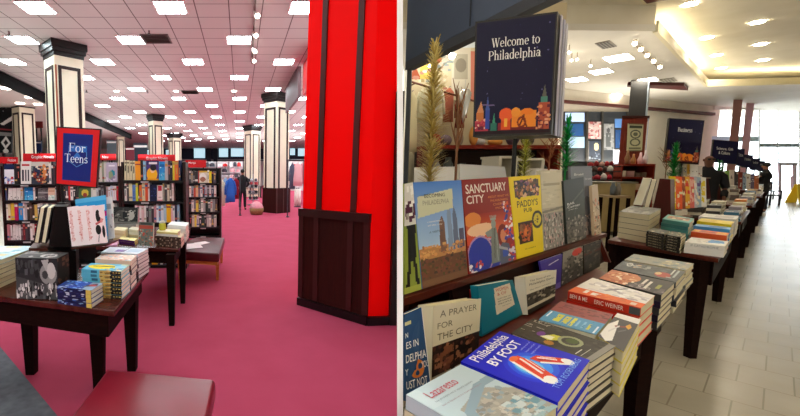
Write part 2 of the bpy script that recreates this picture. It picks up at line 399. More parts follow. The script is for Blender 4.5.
# air vents and sprinklers
for (u, v), lab in (((156.5, 38.5), 'dark square air vent in the ceiling tiles near the front'), ((190, 92), 'dark narrow air vent far back in the ceiling tiles')):
    p = P(u, v, CZ); e = empty('ceiling_vent', (p.x, p.y, CZ - .03), lab, 'vent')
    MB().box(p.x - .27, p.x + .27, p.y - .27, p.y + .27, CZ - .006, CZ - .002).build('backing', mat('5a4c46', .6), e)
    fr = MB()
    for a in (-.3, .27): fr.box(p.x + a, p.x + a + .03, p.y - .3, p.y + .3, CZ - .02, CZ - .003).box(p.x - .27, p.x + .27, p.y + a, p.y + a + .03, CZ - .02, CZ - .003)
    fr.build('frame', mat('6a5c56', .5), e)
    for i in range(4): MB().obox((p.x, p.y - .2 + i * .13, CZ - .02), (.54, 0, 0), (0, .06, .02), (0, 0, .006)).build('slat', mat('4a3f3b', .5), e)
for i, (u, v) in enumerate(((86.5, 90), (147.5, 90.5), (9, 31.5), (149, 30.5))):
    p = P(u, v, CZ); e = empty('ceiling_sprinkler', (p.x, p.y, CZ - .09), ['small dark sprinkler head beside the big striped column', 'small dark sprinkler head in the middle of the far ceiling', 'small dark sprinkler head above the side hall', 'small dark sprinkler head just ahead of the square vent'][i], 'sprinkler')
    MB().tube([(p.x, p.y, CZ), (p.x, p.y, CZ - .07)], .015).build('pipe', mat('3a302e', .4), e)
    MB().lathe((p.x, p.y, CZ - .085), [(.045, 0), (.045, .012)], 10).build('deflector', mat('3a302e', .4), e)
# spotlight track
t0 = P(256, -14, CZ); t1 = P(252, 62, CZ)
e = empty('spotlight_track', (t0.x, t0.y, CZ - .1), 'thin brown ceiling track carrying four small white spotlights', 'track light')
MB().prism([(t0.x - .015, t0.y, CZ - .05), (t0.x + .015, t0.y, CZ - .05), (t1.x + .015, t1.y, CZ - .05), (t1.x - .015, t1.y, CZ - .05)], (0, 0, .045)).build('rail', mat('5a4640', .5), e)
for i, v in enumerate((11, 31.5, 48, 58)):
    p = P(255 - v * .05, v - 3, CZ)
    hd = MB().tube([(p.x, p.y, CZ - .05), (p.x, p.y, CZ - .11)], .018).tube([(p.x, p.y + .04, CZ - .08), (p.x + .05, p.y - .09, CZ - .17)], [.035, .055], 12).build('spot_head', mat('d8ccc4', .4), e)
    MB().ball((p.x + .053, p.y - .096, CZ - .175), .042).build('bulb', mat('fff4e4', .4, emit=14.0), hd)
for i, (u, v) in enumerate(((116.5, 91), (176, 91), (234, 91))):
    p = P(u, v, CZ); o = MB().lathe((p.x, p.y, CZ - .02), [(.09, 0), (.09, .02)], 16).build('round_downlight', mat('fff4e4', .4, emit=16.0))
    tag(o, ['small bright downlight over the far ceiling near the big striped column', 'small bright downlight midway along the far ceiling', 'small bright downlight ahead of the far striped columns'][i], 'ceiling light')
# striped columns
cream = noisy('cream_plaster', 'e9e2c6', 'f1ebd2', 3, .6)
strip_m = mat('2c1a17', .5); cap_m = mat('1c1413', .45)
def column(u, y, wpx, deg=20, zb=0, base_top=None, brown=True):
    cx = (u - U0) / F * y; wd = wpx * y / F; a = math.radians(deg); L = wd / (abs(math.sin(a)) + abs(math.cos(a)))
    ex = V((math.cos(a), math.sin(a), 0)); ey = V((-math.sin(a), math.cos(a), 0)); C0 = V((cx, y + wd * .4, 0))
    sh = struct(MB().obox(C0 + Z * zb, ex * L, ey * L, Z * (CZ - .3 - zb)).build('column', cream))
    cap = MB(); cap.obox(C0 + Z * (CZ - .34), ex * L * 1.05, ey * L * 1.05, Z * .1).obox(C0 + Z * (CZ - .25), ex * L * 1.16, ey * L * 1.16, Z * .1).obox(C0 + Z * (CZ - .16), ex * L * 1.24, ey * L * 1.24, Z * .155)
    cap.build('capital', cap_m, sh)
    for d, n in ((ex, -ey), (ey, -ex), (ey, ex)):
        for q in (-.36, .0, .36) if False else (-.33, .33):
            st = MB(); st.obox(C0 + n * L * .5 + d * L * q + Z * zb, d * L * .11, n * .03, Z * (CZ - .62 - zb)); st.build('inlay_strip', strip_m, sh)
        st = MB(); st.obox(C0 + n * L * .5 + Z * (CZ - .62), d * L * .77, n * .03, Z * .07); st.build('inlay_strip', strip_m, sh)
    if brown:
        st = MB(); st.obox(C0 - ey * L * .5 - ex * L * .46 + Z * zb, ex * L * .05, -ey * .024, Z * (CZ - .55 - zb)); st.build('inlay_strip', mat('a0552c', .5), sh)
    if base_top:
        bs = MB(); bs.obox(C0, ex * L * 1.1, ey * L * 1.1, Z * base_top); bs.build('base', wains, sh)
        b2 = MB()
        for q in (-.5, 0, .5): b2.obox(C0 - ey * L * .55 + ex * L * 1.08 * q, ex * .05, -ey * .03, Z * base_top)
        b2.build('base_batten', mat('4a2a24', .4), sh)
    return sh
column(61.5, 9.2, 40, 44)
column(22.5, 16.2, 21, 55, brown=False)
column(155.5, 20.4, 15, 40, brown=False)
column(174.5, 30, 13, 42, brown=False)
column(252.5, 25, 16, 38, brown=False)
column(277, 14.9, 25.5, 42, base_top=.94, brown=False)
column(120.5, 29, 9, 30, brown=False)
# red pillar with wainscot
red = mat('ff0403', .5, key='red_gloss_paint', spec=.06)
A = P(300, 304, 0); B = P(368, 324.5, 0); C = P(390.5, 323.7, 0)
PT = CZ
back1 = V((A.x + .3, A.y + 1.2, 0)); back2 = V((bx(C.y + 1.0, 2) - .12, C.y + 1.2, 0))
A_ = A + (B - A).normalized() * .09
sh = struct(MB().hexa([A, B, C, back2, back1], [p_ + Z * PT for p_ in (A_, B, C, back2, back1)]).build('pillar', red))
d = (B - A).normalized(); n = V((d.y, -d.x, 0)); LW = (B - A).length
def on_face(q, w_, z0, z1, th, m, name, off=0.0):
    p = A + d * (LW * q) + n * off
    return MB().prism([p - d * w_ / 2, p + d * w_ / 2, p + d * w_ / 2 + n * th, p - d * w_ / 2 + n * th], V((0, 0, z1 - z0))).build(name, m, sh) if z0 == 0 else MB().prism([x + Z * z0 for x in (p - d * w_ / 2, p + d * w_ / 2, p + d * w_ / 2 + n * th, p - d * w_ / 2 + n * th)], Z * (z1 - z0)).build(name, m, sh)
zr = Y(340, 216, (A.y + B.y) / 2).z
bt = mat('4a1410', .45)
for q in (.285, .775):
    p = A + d * (LW * q) + Z * (zr + .03); MB().prism([p - d * .031, p + d * .031, p + d * .031 + n * .02, p - d * .031 + n * .02], d * .07 + Z * (PT - zr - .05)).build('batten', bt, sh)
on_face(.5, LW * .995, .02, zr - .02, .02, wains, 'wainscot_panel')
for q in (.03, .27, .76, .97): on_face(q, .06, .1, zr - .02, .018, mat('3a1512', .4), 'wainscot_stile', .02)
on_face(.5, LW * 1.01, zr - .03, zr + .055, .05, mat('2e1210', .35), 'cap_rail')
on_face(.5, LW * 1.02, 0, .085, .05, mat('120b0b', .3), 'baseboard')
d2 = (C - B).normalized(); n2 = V((d2.y, -d2.x, 0))
MB().prism([B - d2 * .02, C, C + n2 * .04, B - d2 * .02 + n2 * .04], Z * .085).build('baseboard', mat('120b0b', .3), sh)
D0 = Y(389.5, 328, 3.84); D1 = Y(396, 330, 3.84)
jam = MB().box(D0.x, D1.x, 3.83, 3.95, 0, Y(390, 91, 3.84).z); struct(jam.build('door_frame', mat('23100d', .4)))
# ================================================================ bookcases
def colour_name(h):
    r, g_, b = [int(h[i:i + 2], 16) for i in (0, 2, 4)]
    pal = {'white': (240, 238, 232), 'cream': (225, 205, 160), 'grey': (140, 140, 140), 'black': (28, 26, 28), 'red': (200, 40, 40), 'orange': (235, 125, 35), 'yellow': (235, 200, 50), 'green': (90, 140, 70),
           'blue': (50, 130, 200), 'navy': (28, 34, 80), 'pink': (225, 150, 165), 'magenta': (190, 30, 100), 'purple': (90, 50, 130), 'brown': (95, 70, 50), 'pale blue': (170, 205, 225), 'dark grey': (70, 68, 72)}
    return min(pal, key=lambda k: sum((a - b_) ** 2 for a, b_ in zip(pal[k], (r, g_, b))))
BL = {'side': (184.5, 200.8, 221, 241, 262), 'framed': (182.5, 201, 222, 242, 264), 'red': (180.8, 201.8, 223, 243.5, 265.5), 'narrow': (183.6, 197.5, 212.5, 227.6, 236)}
def bookcase(label, u0, u1, y, boards, vtop, vbot, depth=.3, sides=(1, 1)):
    xl, xr = (u0 - U0) / F * y, (u1 - U0) / F * y; zt = Y(0, vtop, y).z
    e = empty('bookcase', ((xl + xr) / 2, y, 0), label, 'bookcase', 'dark bookcases of the carpeted hall')
    if sides[0]: MB().box(xl, xl + .028, y, y + depth, 0, zt).build('side_panel', noisy('case_wood', '24120f', '331a15', 10, .4, stretch=(1, 1, 5)), e)
    if sides[1]: MB().box(xr - .04, xr, y - .01, y + depth, 0, zt).build('side_panel', noisy('case_wood', '24120f', '331a15', 10, .4), e)
    MB().box(xl + .03, xr - .042, y + depth - .02, y + depth, .02, zt).build('back_panel', mat('120d0d', .6), e)
    for v in boards:
        z = Y(0, v, y).z
        MB().box(xl + .029, xr - .041, y, y + depth - .021, z - .034, z).build('shelf', mat('100c0c', .5), e)
        MB().box(xl + .3, xl + .42, y - .006, y - .001, z - .03, z - .008).build('label_strip', mat('b9b6b2', .5), e)
    MB().box(xl + .029, xr - .041, y + .04, y + .06, 0, .05).build('kick_board', black_paint, e)
    return e
FACE = {}
def face_art(kind):
    if kind in FACE: return FACE[kind]
    a = {'manga': lambda: Art(24, 32, '4b3a78').rect(.0, .78, 1, 1, '3a2c5e').rect(.2, .82, .85, .92, 'f0ece8').ell(.45, .3, .42, .34, 'f0b21c').ell(.5, .55, .2, .18, 'f4c9a0').ell(.55, .64, .25, .16, '201820').rect(.05, 0, .95, .08, 'e89a18'),
         'fantasy': lambda: Art(28, 28, '3a3f4c').rect(0, .8, 1, 1, 'cfcabc').ell(.5, .4, .4, .32, '7c3226').ell(.72, .55, .14, .35, 'd98a4a').ell(.35, .55, .15, .2, '2a3350').specks(0, 0, 1, .8, ['b2452f', 'd9a36a', '22262e', '7b8a84', 'e6dcc6'], 46, .14, .1, 3),
         'blue': lambda: Art(14, 20, '2f8fd0').rect(0, 0, 1, .42, '55b4dc').rect(.1, .72, .9, .86, '1f5f9c').rect(.3, 0, .36, 1, '1f6fae').specks(0, .1, 1, .7, ['e6f2f6', '2277b6'], 10, .2, .06, 4),
         'serieswhite': lambda: Art(20, 20, 'e4e0d8').rect(.33, 0, .36, 1, 'b8b2aa').rect(.66, 0, .69, 1, 'b8b2aa').specks(0, .0, 1, .3, ['9a948c'], 14, .1, .1, 5).specks(0, .5, 1, .9, ['c9c2b8'], 8, .2, .05, 6),
         'lilac': lambda: Art(18, 24, 'b9aebf').ell(.55, .45, .25, .16, '2f8f9f').ell(.4, .35, .2, .2, '8f9f7a').rect(.2, .8, .8, .88, 'e6e0e6').specks(0, 0, 1, .25, ['8d839a', 'd8d0da'], 20, .2, .1, 7),
         'cream': lambda: Art(14, 24, 'd9cfa8').rect(.45, 0, .52, 1, '2a2622').ell(.25, .6, .14, .16, '39332c').ell(.75, .55, .14, .2, '4a443a').rect(.1, .85, .9, .93, '7a7058'),
         'grid': lambda: Art(16, 24, 'e8e3da').rect(.15, .12, .32, .62, '35323a').rect(.42, .12, .58, .62, '35323a').rect(.68, .12, .84, .62, '35323a').rect(.1, .78, .9, .88, 'c22c34'),
         'bluewhite': lambda: Art(16, 22, 'e9e9ec').rect(0, .72, 1, 1, '1e2a52').specks(0, .0, 1, .35, ['2b4a9c', 'c24040', '8fa2c8'], 16, .25, .12, 9),
         'grey': lambda: Art(20, 22, '6d6766').rect(0, .55, 1, .66, 'aaa4a0').rect(0, .2, 1, .3, '9b9592').rect(.7, 0, 1, .5, '51424a').specks(0, 0, 1, 1, ['8a8480', '4a4546'], 18, .2, .08, 2),
         'peach': lambda: Art(14, 22, 'e9c2a4').rect(0, 0, 1, .4, 'cfe0d4').rect(.1, .7, .9, .78, 'c98f70').specks(0, 0, 1, .4, ['f4f0e6', '9cc0b0'], 10, .3, .1, 8),
         'green': lambda: Art(18, 20, '4f6b44').ell(.5, .55, .3, .26, 'd6c44a').ell(.5, .4, .18, .16, '9a3f38').rect(0, 0, 1, .1, '26321f').rect(0, .9, 1, 1, '2c3a24'),
         'pinkred': lambda: Art(14, 22, 'f1e4dc').rect(.15, .62, .85, .95, 'c8283c').rect(0, 0, 1, .08, 'd88a92').rect(.2, .2, .8, .26, 'cdb8b0'),
         'navy': lambda: Art(16, 20, '181c3c').specks(0, .3, 1, .8, ['2c3468', '3a4278'], 14, .2, .1, 3),
         'photo': lambda: Art(30, 20, '16130f').ell(.72, .5, .15, .32, '9d988c').ell(.3, .5, .22, .3, '3a352e').rect(.05, .08, .2, .5, '5b564c').rect(.38, .3, .55, .7, '0c0a08').rect(0, 0, 1, .07, '6c675e').specks(.1, .1, .9, .9, ['4b463d', '7d786c', '24201b'], 24, .12, .12, 4),
         'figure': lambda: Art(16, 22, 'd8d0b8').ell(.5, .5, .36, .32, 'f0ece2').ell(.5, .3, .3, .2, 'a46a54').rect(0, .85, 1, 1, 'c8a23a').rect(0, 0, .1, 1, 'b6453a')}[kind]()
    FACE[kind] = a
    return a
NBOOK = [0]
def row(where, group, y, u, vb, vt, spec, depth=.17):
    """books standing on one shelf: w:colour[:height] or w:@picture, -w leaves a gap (widths in survey units)"""
    zb = Y(0, vb, y).z + .0015; k = 0; r = random.Random(int(u * 10 + vb))
    for tok in spec.split():
        if tok[0] == '-': u += float(tok[1:]); continue
        pr = tok.split(':'); w_ = float(pr[0]); hf = float(pr[2]) if len(pr) > 2 else r.uniform(.86, 1)
        x0, x1 = (u - U0) / F * y + .002, (u + w_ - U0) / F * y - .002; zt = min(zb + (Y(0, vt, y).z - zb) * hf, min([Y(0, v_, y).z - .038 for v_ in [b_ for k_ in BL if k_ in where for b_ in BL[k_]] if v_ < vb - 3] or [9])); u += w_
        yy = y + .012 + r.uniform(0, .02); nth = NTH[min(k, 24)]; k += 1; NBOOK[0] += 1
        if pr[1][0] == '@':
            q = [V((x0, yy, zb)), V((x1, yy, zb)), V((x1, yy + .02, zt)), V((x0, yy + .02, zt))]
            book('%s cover turned outward, %s along %s' % ({'manga': 'purple and yellow', 'fantasy': 'dark many-coloured', 'blue': 'bright blue', 'serieswhite': 'off-white', 'lilac': 'lilac', 'cream': 'cream and black', 'grid': 'white and black', 'bluewhite': 'white and navy',
                 'grey': 'grey', 'peach': 'peach', 'green': 'green and yellow', 'pinkred': 'white and red', 'navy': 'navy', 'photo': 'black and grey', 'figure': 'cream figure'}[pr[1][1:]], nth, where), group, q, .03, '5a5560', art=face_art(pr[1][1:]))
            continue
        h = pr[1]; b = MB(); b.box(x0, x1, yy, yy + depth, zb, zt)
        bb = r.choice((.15, .7, .8)); L_ = (zt - zb); lum = sum(int(h[i:i + 2], 16) for i in (0, 2, 4)) / 3
        b.mi = 1; b.box(x0 + .001, x1 - .001, yy - .0012, yy, zb + L_ * bb, zb + L_ * (bb + r.uniform(.06, .16)))
        if x1 - x0 > .03 and r.random() < .45: b.box(x0 + (x1 - x0) * .35, x0 + (x1 - x0) * .65, yy - .0012, yy, zb + L_ * .3, zb + L_ * .62)
        b.mi = 2; b.box(x0 + .003, x1 - .003, yy + .004, yy + depth - .003, zt, zt + .001)
        o = b.build('book', [mat(h, .45), mat(r.choice(('e9e4da', 'c8a860', 'b0b0ac', 'c86a5a')) if lum < 110 else r.choice(('4a4446', 'a84438', '3f5c94', '8a8a86', 'c09a50', '5a8a6c', 'b8a890')), .5), mat('e9dcbd', .8)])
        tag(o, '%s book spine, %s along %s' % (colour_name(h), nth, where), 'book', group)
def header_sign(label, u0, u1, v0, v1, y, txt, box, sub=None):
    q = [Y(u0, v1, y), Y(u1, v1, y), Y(u1, v0, y), Y(u0, v0, y)]
    e = empty('header_sign', ((q[0] + q[1]) / 2), label, 'sign', 'red header signs over the bookcases')
    MB().prism(q, (0, .03, 0)).build('panel', mat('d0141c', .4), e)
    text(txt, q, e, mat('f6ecec', .5), box, 'lettering', bold=.6)
    if sub: text(sub, q, e, mat('f6ecec', .5), (.1, .1, .85, .26), 'lettering')
    MB().prism([q[0] + V((.05, .012, -.1)), q[0] + V((.08, .012, -.1)), q[1] + V((-.05, .012, -.1)) if False else q[0] + V((.08, .012, 0)), q[0] + V((.05, .012, 0))], (0, .01, 0)).build('support', black_paint, e)
    MB().prism([q[1] + V((-.08, .012, -.1)), q[1] + V((-.05, .012, -.1)), q[1] + V((-.05, .012, 0)), q[1] + V((-.08, .012, 0))], (0, .01, 0)).build('support', black_paint, e)
    return e
YB = 6.2
bookcase('dark bookcase behind the tall cream book stack, under the small red sign', 1.5, 59, YB, (184.5, 200.8, 221, 241, 262), 166, 268)
bookcase('dark bookcase standing directly behind the blue and red framed sign', 59.6, 121, YB, (182.5, 201, 222, 242, 264), 166, 268)
bookcase('dark bookcase topped by a red header sign with a purple comic cover', 121.6, 186, YB, (180.8, 201.8, 223, 243.5, 265.5), 162, 268)
g1, g2, g3 = 'books in the bookcase nearest the side hall', 'books in the bookcase behind the framed sign', 'books in the bookcase with the purple comic'
row('the top shelf of the side-hall bookcase', g1, YB, 4, 184, 161, '10:@bluewhite 3:2a282c 3:1c1a1e -.5 10.5:@grid 18:@fantasy 2.4:ece6de 2:2c2a32 2:4a3a40')
row('the second shelf of the side-hall bookcase', g1, YB, 4.2, 200.3, 186, '2:3a4a6c -.8 12.5:@serieswhite 2.6:cfc8c2 -1 9.5:@blue 2:e6dcd2 2:2a2428 10.5:@grey 7:@peach 2:ede8e2')
row('the third shelf of the side-hall bookcase', g1, YB, 4.2, 220.5, 202.5, '2:eae4da 2.6:e6d9a8 4:e8c33c:.95 3.6:b81e5c:.95 5:2490d4:.97 2:ede9e2 2:b9b4b8 2.4:3c3630 2.6:57493a 2.4:4a3c30 3:d8b458 3:e2dcd0 2.5:c8c3be 3:8a8078 2.6:e7e2dc 3:44404a 2.4:d2c8c0')
row('the fourth shelf of the side-hall bookcase', g1, YB, 4, 240.5, 223, '1.8:d88a90 1.6:c98088 2:e6e2dc 8.6:@serieswhite 2.4:5a4448 2.4:7c2c34 2.4:4c4448 2.4:3a3438 2.6:e9e4de 2:ddd2c4 2:b02a34 2.4:3a2a2e 2.4:e4e0da 2.4:dcd6ce 3:6a6468 3:cfc8c0')
row('the top shelf of the framed-sign bookcase', g2, YB, 98, 182, 161.5, '2:cfc9b8 2:d9d4c6 2:8c9478 2:d3cfc8 11.5:@lilac')
row('the second shelf of the framed-sign bookcase', g2, YB, 62, 200.5, 185, '2.4:2f2a2c 3:4d4448 2:cf3030 3:e9e4dc 2.6:2a282a 3:3a3e3a 12.5:@green 2:d8d8cc 3:e3e1d8 2.4:c8d0d0 2.5:4a4648 2.6:8c9094 2.4:3a3434 2:b99a94 2.4:dfe3e8 2.4:c2cfdc 2:e8dfe0 1.6:f0ebe8 2:dc2a3c')
row('the third shelf of the framed-sign bookcase', g2, YB, 98, 221.5, 203, '2.2:6c6468 2:e3dad0 2.2:b03038 2.4:e0d8d0 2.6:2c2626 2.2:dcd8d2 2:e9e2dc 2.4:a09a96')
row('the top shelf under the red header sign', g3, YB, 124, 180.3, 160, '5.6:@cream 5.4:@cream 5.6:f0a022:.94 2.6:2a2628 2.8:8fc4de 13:@manga 6:@blue 3:b9b4b4 2.4:3c3a42 2:26242a 2.2:d9cf3c 4:e0702c:.97 2.2:202c56')
row('the second shelf under the red header sign', g3, YB, 124, 201.3, 182.5, '2.4:dcd8d2 2:4a4644 3.6:e3d8a8 3.2:5a86c4 2.4:cfd83a:.98 1.2:2a2826 2.6:e8742c 3.4:d6c89a 2.6:e0582c:.97 1.8:e9e6e2 7.4:@navy 5.6:@pinkred 2:9a9684 2.6:4c4a48 2.4:d2cbb0 2.2:5c5a52 2.2:d9c7c2')
row('the third shelf under the red header sign', g3, YB, 134, 222.5, 203.5, '2.4:e6c9c6 2:d99a9c 2.2:ece2de 2.4:e2bdbb 2.4:e9e2dc 2.4:3a3638 2.8:8d8588 2.6:4a4044 2.4:c88a90 2.4:e9e9ec 2.4:7fb0d4 2.6:e4eaf0 2.8:b3cfe4 4.6:f0b81e:.97 1.8:efc6c4 2:e9e4e2 2.2:232a4c 2.6:a8cae0')
row('the bottom shelf under the red header sign', g3, YB, 147, 265, 256, '3:2a2628 6:f0b428 2.6:3a3c40 2.6:dcdcd8 3:2f3a5c 3:6c94b8 2.4:2a2a30 2.6:b0343c 2.4:d8d2cc 2.6:54484a')
header_sign('red header sign over the bookcase beside the framed sign, partly covered by it', 23, 56, 153.5, 161.8, YB + .3, 'Graphic Novels', (.25, .3, .93, .78))
header_sign('short red header sign over the book rows at the side hall', -6, 17, 157, 163.5, YB + .3, 'Fiction', (.6, .3, .95, .75))
header_sign('short red header sign just beyond the edge of the framed sign', 98, 115.5, 154, 160.2, YB + .3, 'New', (.25, .25, .6, .75))
header_sign('long red header sign over the purple comic cover', 138, 175, 154.6, 162, YB + .3, 'Graphic Novels', (.22, .25, .8, .7))
Y2 = 9.1
bookcase('narrow dark bookcase at the edge of the aisle, farther back', 187, 221, Y2, (183.6, 197.5, 212.5, 227.6, 236), 168, 238, .34)
g4 = 'books in the narrow bookcase by the aisle'
row('the top shelf of the narrow aisle bookcase', g4, Y2, 189, 183, 170, '2:4a4648 2:8c8880 2:2a282a 3:3a3436 9.5:@figure 1.5:e9e4d8 2.6:e6d32c 2:2a2628 2.4:57505a')
row('the second shelf of the narrow aisle bookcase', g4, Y2, 189, 197, 184.6, '2:e9e6e0 2.4:8fa0a8 2.2:c4543c 2.4:e2b890 2:6c7480 2.4:e9e4dc 2.2:3a3c48 2.4:a8b4bc 2:4c4444 2.2:c8c4c0 2.6:2f3c54 2.4:d8d2c8')
row('the third shelf of the narrow aisle bookcase', g4, Y2, 189, 212, 199, '2.2:3a3638 2.4:dcd6cc 2:6a6a70 2.6:d8c44a 2.4:4c5a4c 2.4:e4dfd4 2.2:a0a09c 2.4:2c3a36 2.6:3c4c46 2.2:c9c5ba 2.4:8a8c88 2.4:5a4c48')
row('the fourth shelf of the narrow aisle bookcase', g4, Y2, 189, 227, 214, '2.4:2c2a2e 2.6:c8c2b0 2.2:e2cf4c 2.4:d0ccc4 2.6:3a3a40 2.6:32443c 2.4:2c3c36 2.6:b8b6ae 2.2:e6e0d4 2.6:5a5a5c 2.6:c4bfb4')
header_sign('red header sign over the narrow aisle bookcase', 185.5, 206, 160, 167.5, Y2 + .36, 'Manga', (.14, .45, .5, .78), None)
# ================================================================ tables and benches
def table(label, quad, h, legs, group=None, name='display_table', apron=.13, top_th=.035, leg_w=.085, topm=None, taper=.6):
    q = [V((p.x, p.y, h)) for p in quad]; c = sum(q, V()) / len(q)
    e = empty(name, (c.x, c.y, 0), label, 'table', group)
    bevel(MB().prism(q, (0, 0, -top_th)).build('tabletop', topm or table_top_wood, e), .004)
    ins = [c + (p - c) * .93 for p in q]; N_ = len(q)
    for i in range(N_):
        a, b = ins[i], ins[(i + 1) % N_]; t_ = ((c - (a + b) / 2)); t_.z = 0; t_ = t_.normalized() * .022; dz = Z * -(top_th + .001)
        sh_ = (b - a) * .006
        MB().prism([a + sh_ + dz, b - sh_ + dz, b - sh_ + t_ + dz, a + sh_ + t_ + dz], (0, 0, -apron)).build('apron', dark_wood, e)
    for p in legs:
        p = V((p.x, p.y, 0)); w1, w0 = leg_w / 2, leg_w * taper / 2; zt = h - top_th - .002
        MB().hexa([p + V((x * w0, y * w0, 0)) for x, y in ((-1, -1), (1, -1), (1, 1), (-1, 1))], [p + V((x * w1, y * w1, zt)) for x, y in ((-1, -1), (1, -1), (1, 1), (-1, 1))]).build('leg', dark_wood, e)
    return e
TH = .75
fr = P(114, 311, TH); br_ = P(148.5, 270, TH); nl = P(-30, 292.5, TH); bl_ = P(-60, 266, TH)
table('dark wooden display table loaded with book stacks, nearest the grey walkway', [nl, fr, br_, bl_], TH, [P(99.5, 388, 0), P(132.5, 369.5, 0), P(32, 373, 0), V((nl.x - .03, nl.y + .1, 0))], 'dark tables of the carpeted hall', leg_w=.105)
fr = P(178.5, 248.5, TH); br_ = P(190.5, 227, TH); nl = P(96, 246.5, TH); bl_ = P(108, 227, TH)
table('dark wooden display table in front of the bookcases, behind the near table', [nl, fr, br_, bl_], TH, [P(172, 325, 0), P(183, 303, 0), P(104, 322, 0), P(118, 302, 0)], 'dark tables of the carpeted hall')
leather = noisy('maroon_leather', '6a0f1e', '8a1628', 2.2, .3, 3, bump=.08, spec=.5)
def bench(label, quad, zt, legs, th=.11, legm=None, leather_m=None, pleg=.3, frame=True):
    q = [V((p.x, p.y, zt)) for p in quad]; c = sum(q, V()) / 4; e = empty('bench', (c.x, c.y, 0), label, 'bench')
    b = MB().prism(q, (0, 0, -th)).build('seat_cushion', leather_m or leather, e); bevel(b, .022, 4)
    ins = [c + (p - c) * .93 - Z * (th + .002) for p in q]
    MB().prism(ins, (0, 0, -.05)).build('seat_frame', legm or dark_wood, e)
    for p in legs:
        MB().hexa([V((p.x + x * .018, p.y + y_ * .018, 0)) for x, y_ in ((-1, -1), (1, -1), (1, 1), (-1, 1))], [V((p.x + x * .028 - .0, p.y + y_ * .028, zt - th - .05)) for x, y_ in ((-1, -1), (1, -1), (1, 1), (-1, 1))]).build('leg', legm or dark_wood, e)
    return e
z = .45
q = [P(52, 440, z), P(203.5, 440, z), P(215.5, 378.5, z), P(107, 368.5, z)]
bn = bench('large maroon leather bench at the very front beside the grey walkway', q, z, [V((q[0].x + .1, q[0].y + .1, 0)), V((q[1].x - .1, q[1].y + .1, 0)), V((q[2].x - .1, q[2].y - .1, 0)), V((q[3].x + .1, q[3].y - .1, 0))])
oak = noisy('oak_legs', 'b0682e', 'c8823c', 12, .4, stretch=(1, 1, 5))
q = [P(165, 250.5, z), P(219, 253.5, z), P(224.5, 237.5, z), P(196, 237.3, z)]
bench('small maroon leather bench with oak legs beside the second table', q, z, [P(217.5, 280, 0), P(180, 279, 0), P(221.5, 263, 0), P(196, 263, 0)], .12, oak, noisy('brown_red_leather', '471318', '5c1c22', 3, .35))
for i, pq in enumerate((((186, 249.5), (203, 247.5), (199, 243), (187, 244)), ((197, 246), (210, 243), (205, 241.5), (194, 243)))):
    s = MB().prism([P(u, v, z + .004) + Z * (.003 * i) for u, v in pq], (0, 0, .002)).build('leaflet', mat('e8d6d4', .5))
    tag(s, ['white leaflet lying at the front of the small maroon bench', 'pale leaflet lying behind another on the small maroon bench'][i], 'leaflet')
# ================================================================ on the near left table
gT = 'book stacks on the near table of the carpeted hall'
def zq(pts, z): return [P(u, v, z) for u, v in pts]
# tall cream stack at the walkway side: fore-edges face the aisle
q = zq(((-80, 264), (-12, 264), (40, 246), (-34, 246)), .94)
stack('cream-edged hardcovers beside the black box set', gT, q, .94, TH, 6, ['bcd8e0', '8a6c3c', 'c8b890', '7a5c34', 'a89468', '8a6c30'], 'f4eac0', 3, Art(24, 20, 'c6dde2').rect(.1, .55, .8, .95, 'e9eef0').ell(.5, .3, .35, .2, '7fb6cc').specks(0, 0, 1, 1, ['e8d8a0', '8fbfd0', 'f2efe4'], 24, .2, .1, 3), .01, name='hardcover_book')
# black slipcase
zt = 1.0; q = zq(((15, 257.5), (57, 258.5), (68.5, 252.5), (28, 251)), zt)
e = empty('box_set', ((q[0] + q[1] + q[2] + q[3]) / 4 - Z * (zt - TH)), 'black slipcase box set with grey drawn figure and lettering', 'box set')
b = MB().prism([p - Z * .001 for p in q], (0, 0, -(zt - TH - .002))); b.build('slipcase', mat('1c1c1e', .35), e)
ar = Art(44, 44, '2c2f31').rect(0, .62, 1, 1, '24282a').ell(.78, .62, .2, .26, '8c8f8e').ell(.85, .7, .1, .2, 'c2c4c2').poly(((.62, .95), (.8, .98), (.74, .66)), 'a9acab').ell(.7, .6, .07, .1, '3c3f40').poly(((0, .55), (.95, .3), (1, 0), (0, 0)), '45484a').specks(0, .02, 1, .38, ['d9dbda', '1a1b1d', 'b4b6b5', '5a5d5e'], 70, .06, .16, 5).specks(.05, .6, .6, .98, ['3d4244', '1c1f20', '50565a'], 30, .08, .2, 6)
qf = [P(15, 257.5, zt) - Z * (zt - TH - .002), P(57, 258.5, zt) - Z * (zt - TH - .002), q[1] - Z * .001, q[0] - Z * .001]
ar.on('front_print', qf, e)
Art(30, 14, '4a4644').ell(.7, .4, .2, .3, 'c9c4c0').rect(0, .6, .5, .9, '7d7674').specks(0, 0, 1, 1, ['a8a09c', '2c2828'], 20, .12, .2, 2).on('top_print', [p - Z * .001 for p in q], e)
Art(10, 24, '231a18').specks(0, 0, 1, 1, ['4a2f28', '6a4a3c', '171211'], 24, .3, .1, 2).on('side_print', [qf[1], q[2] - Z * (zt - TH - .002), q[2] - Z * .001, q[1] - Z * .001], e)
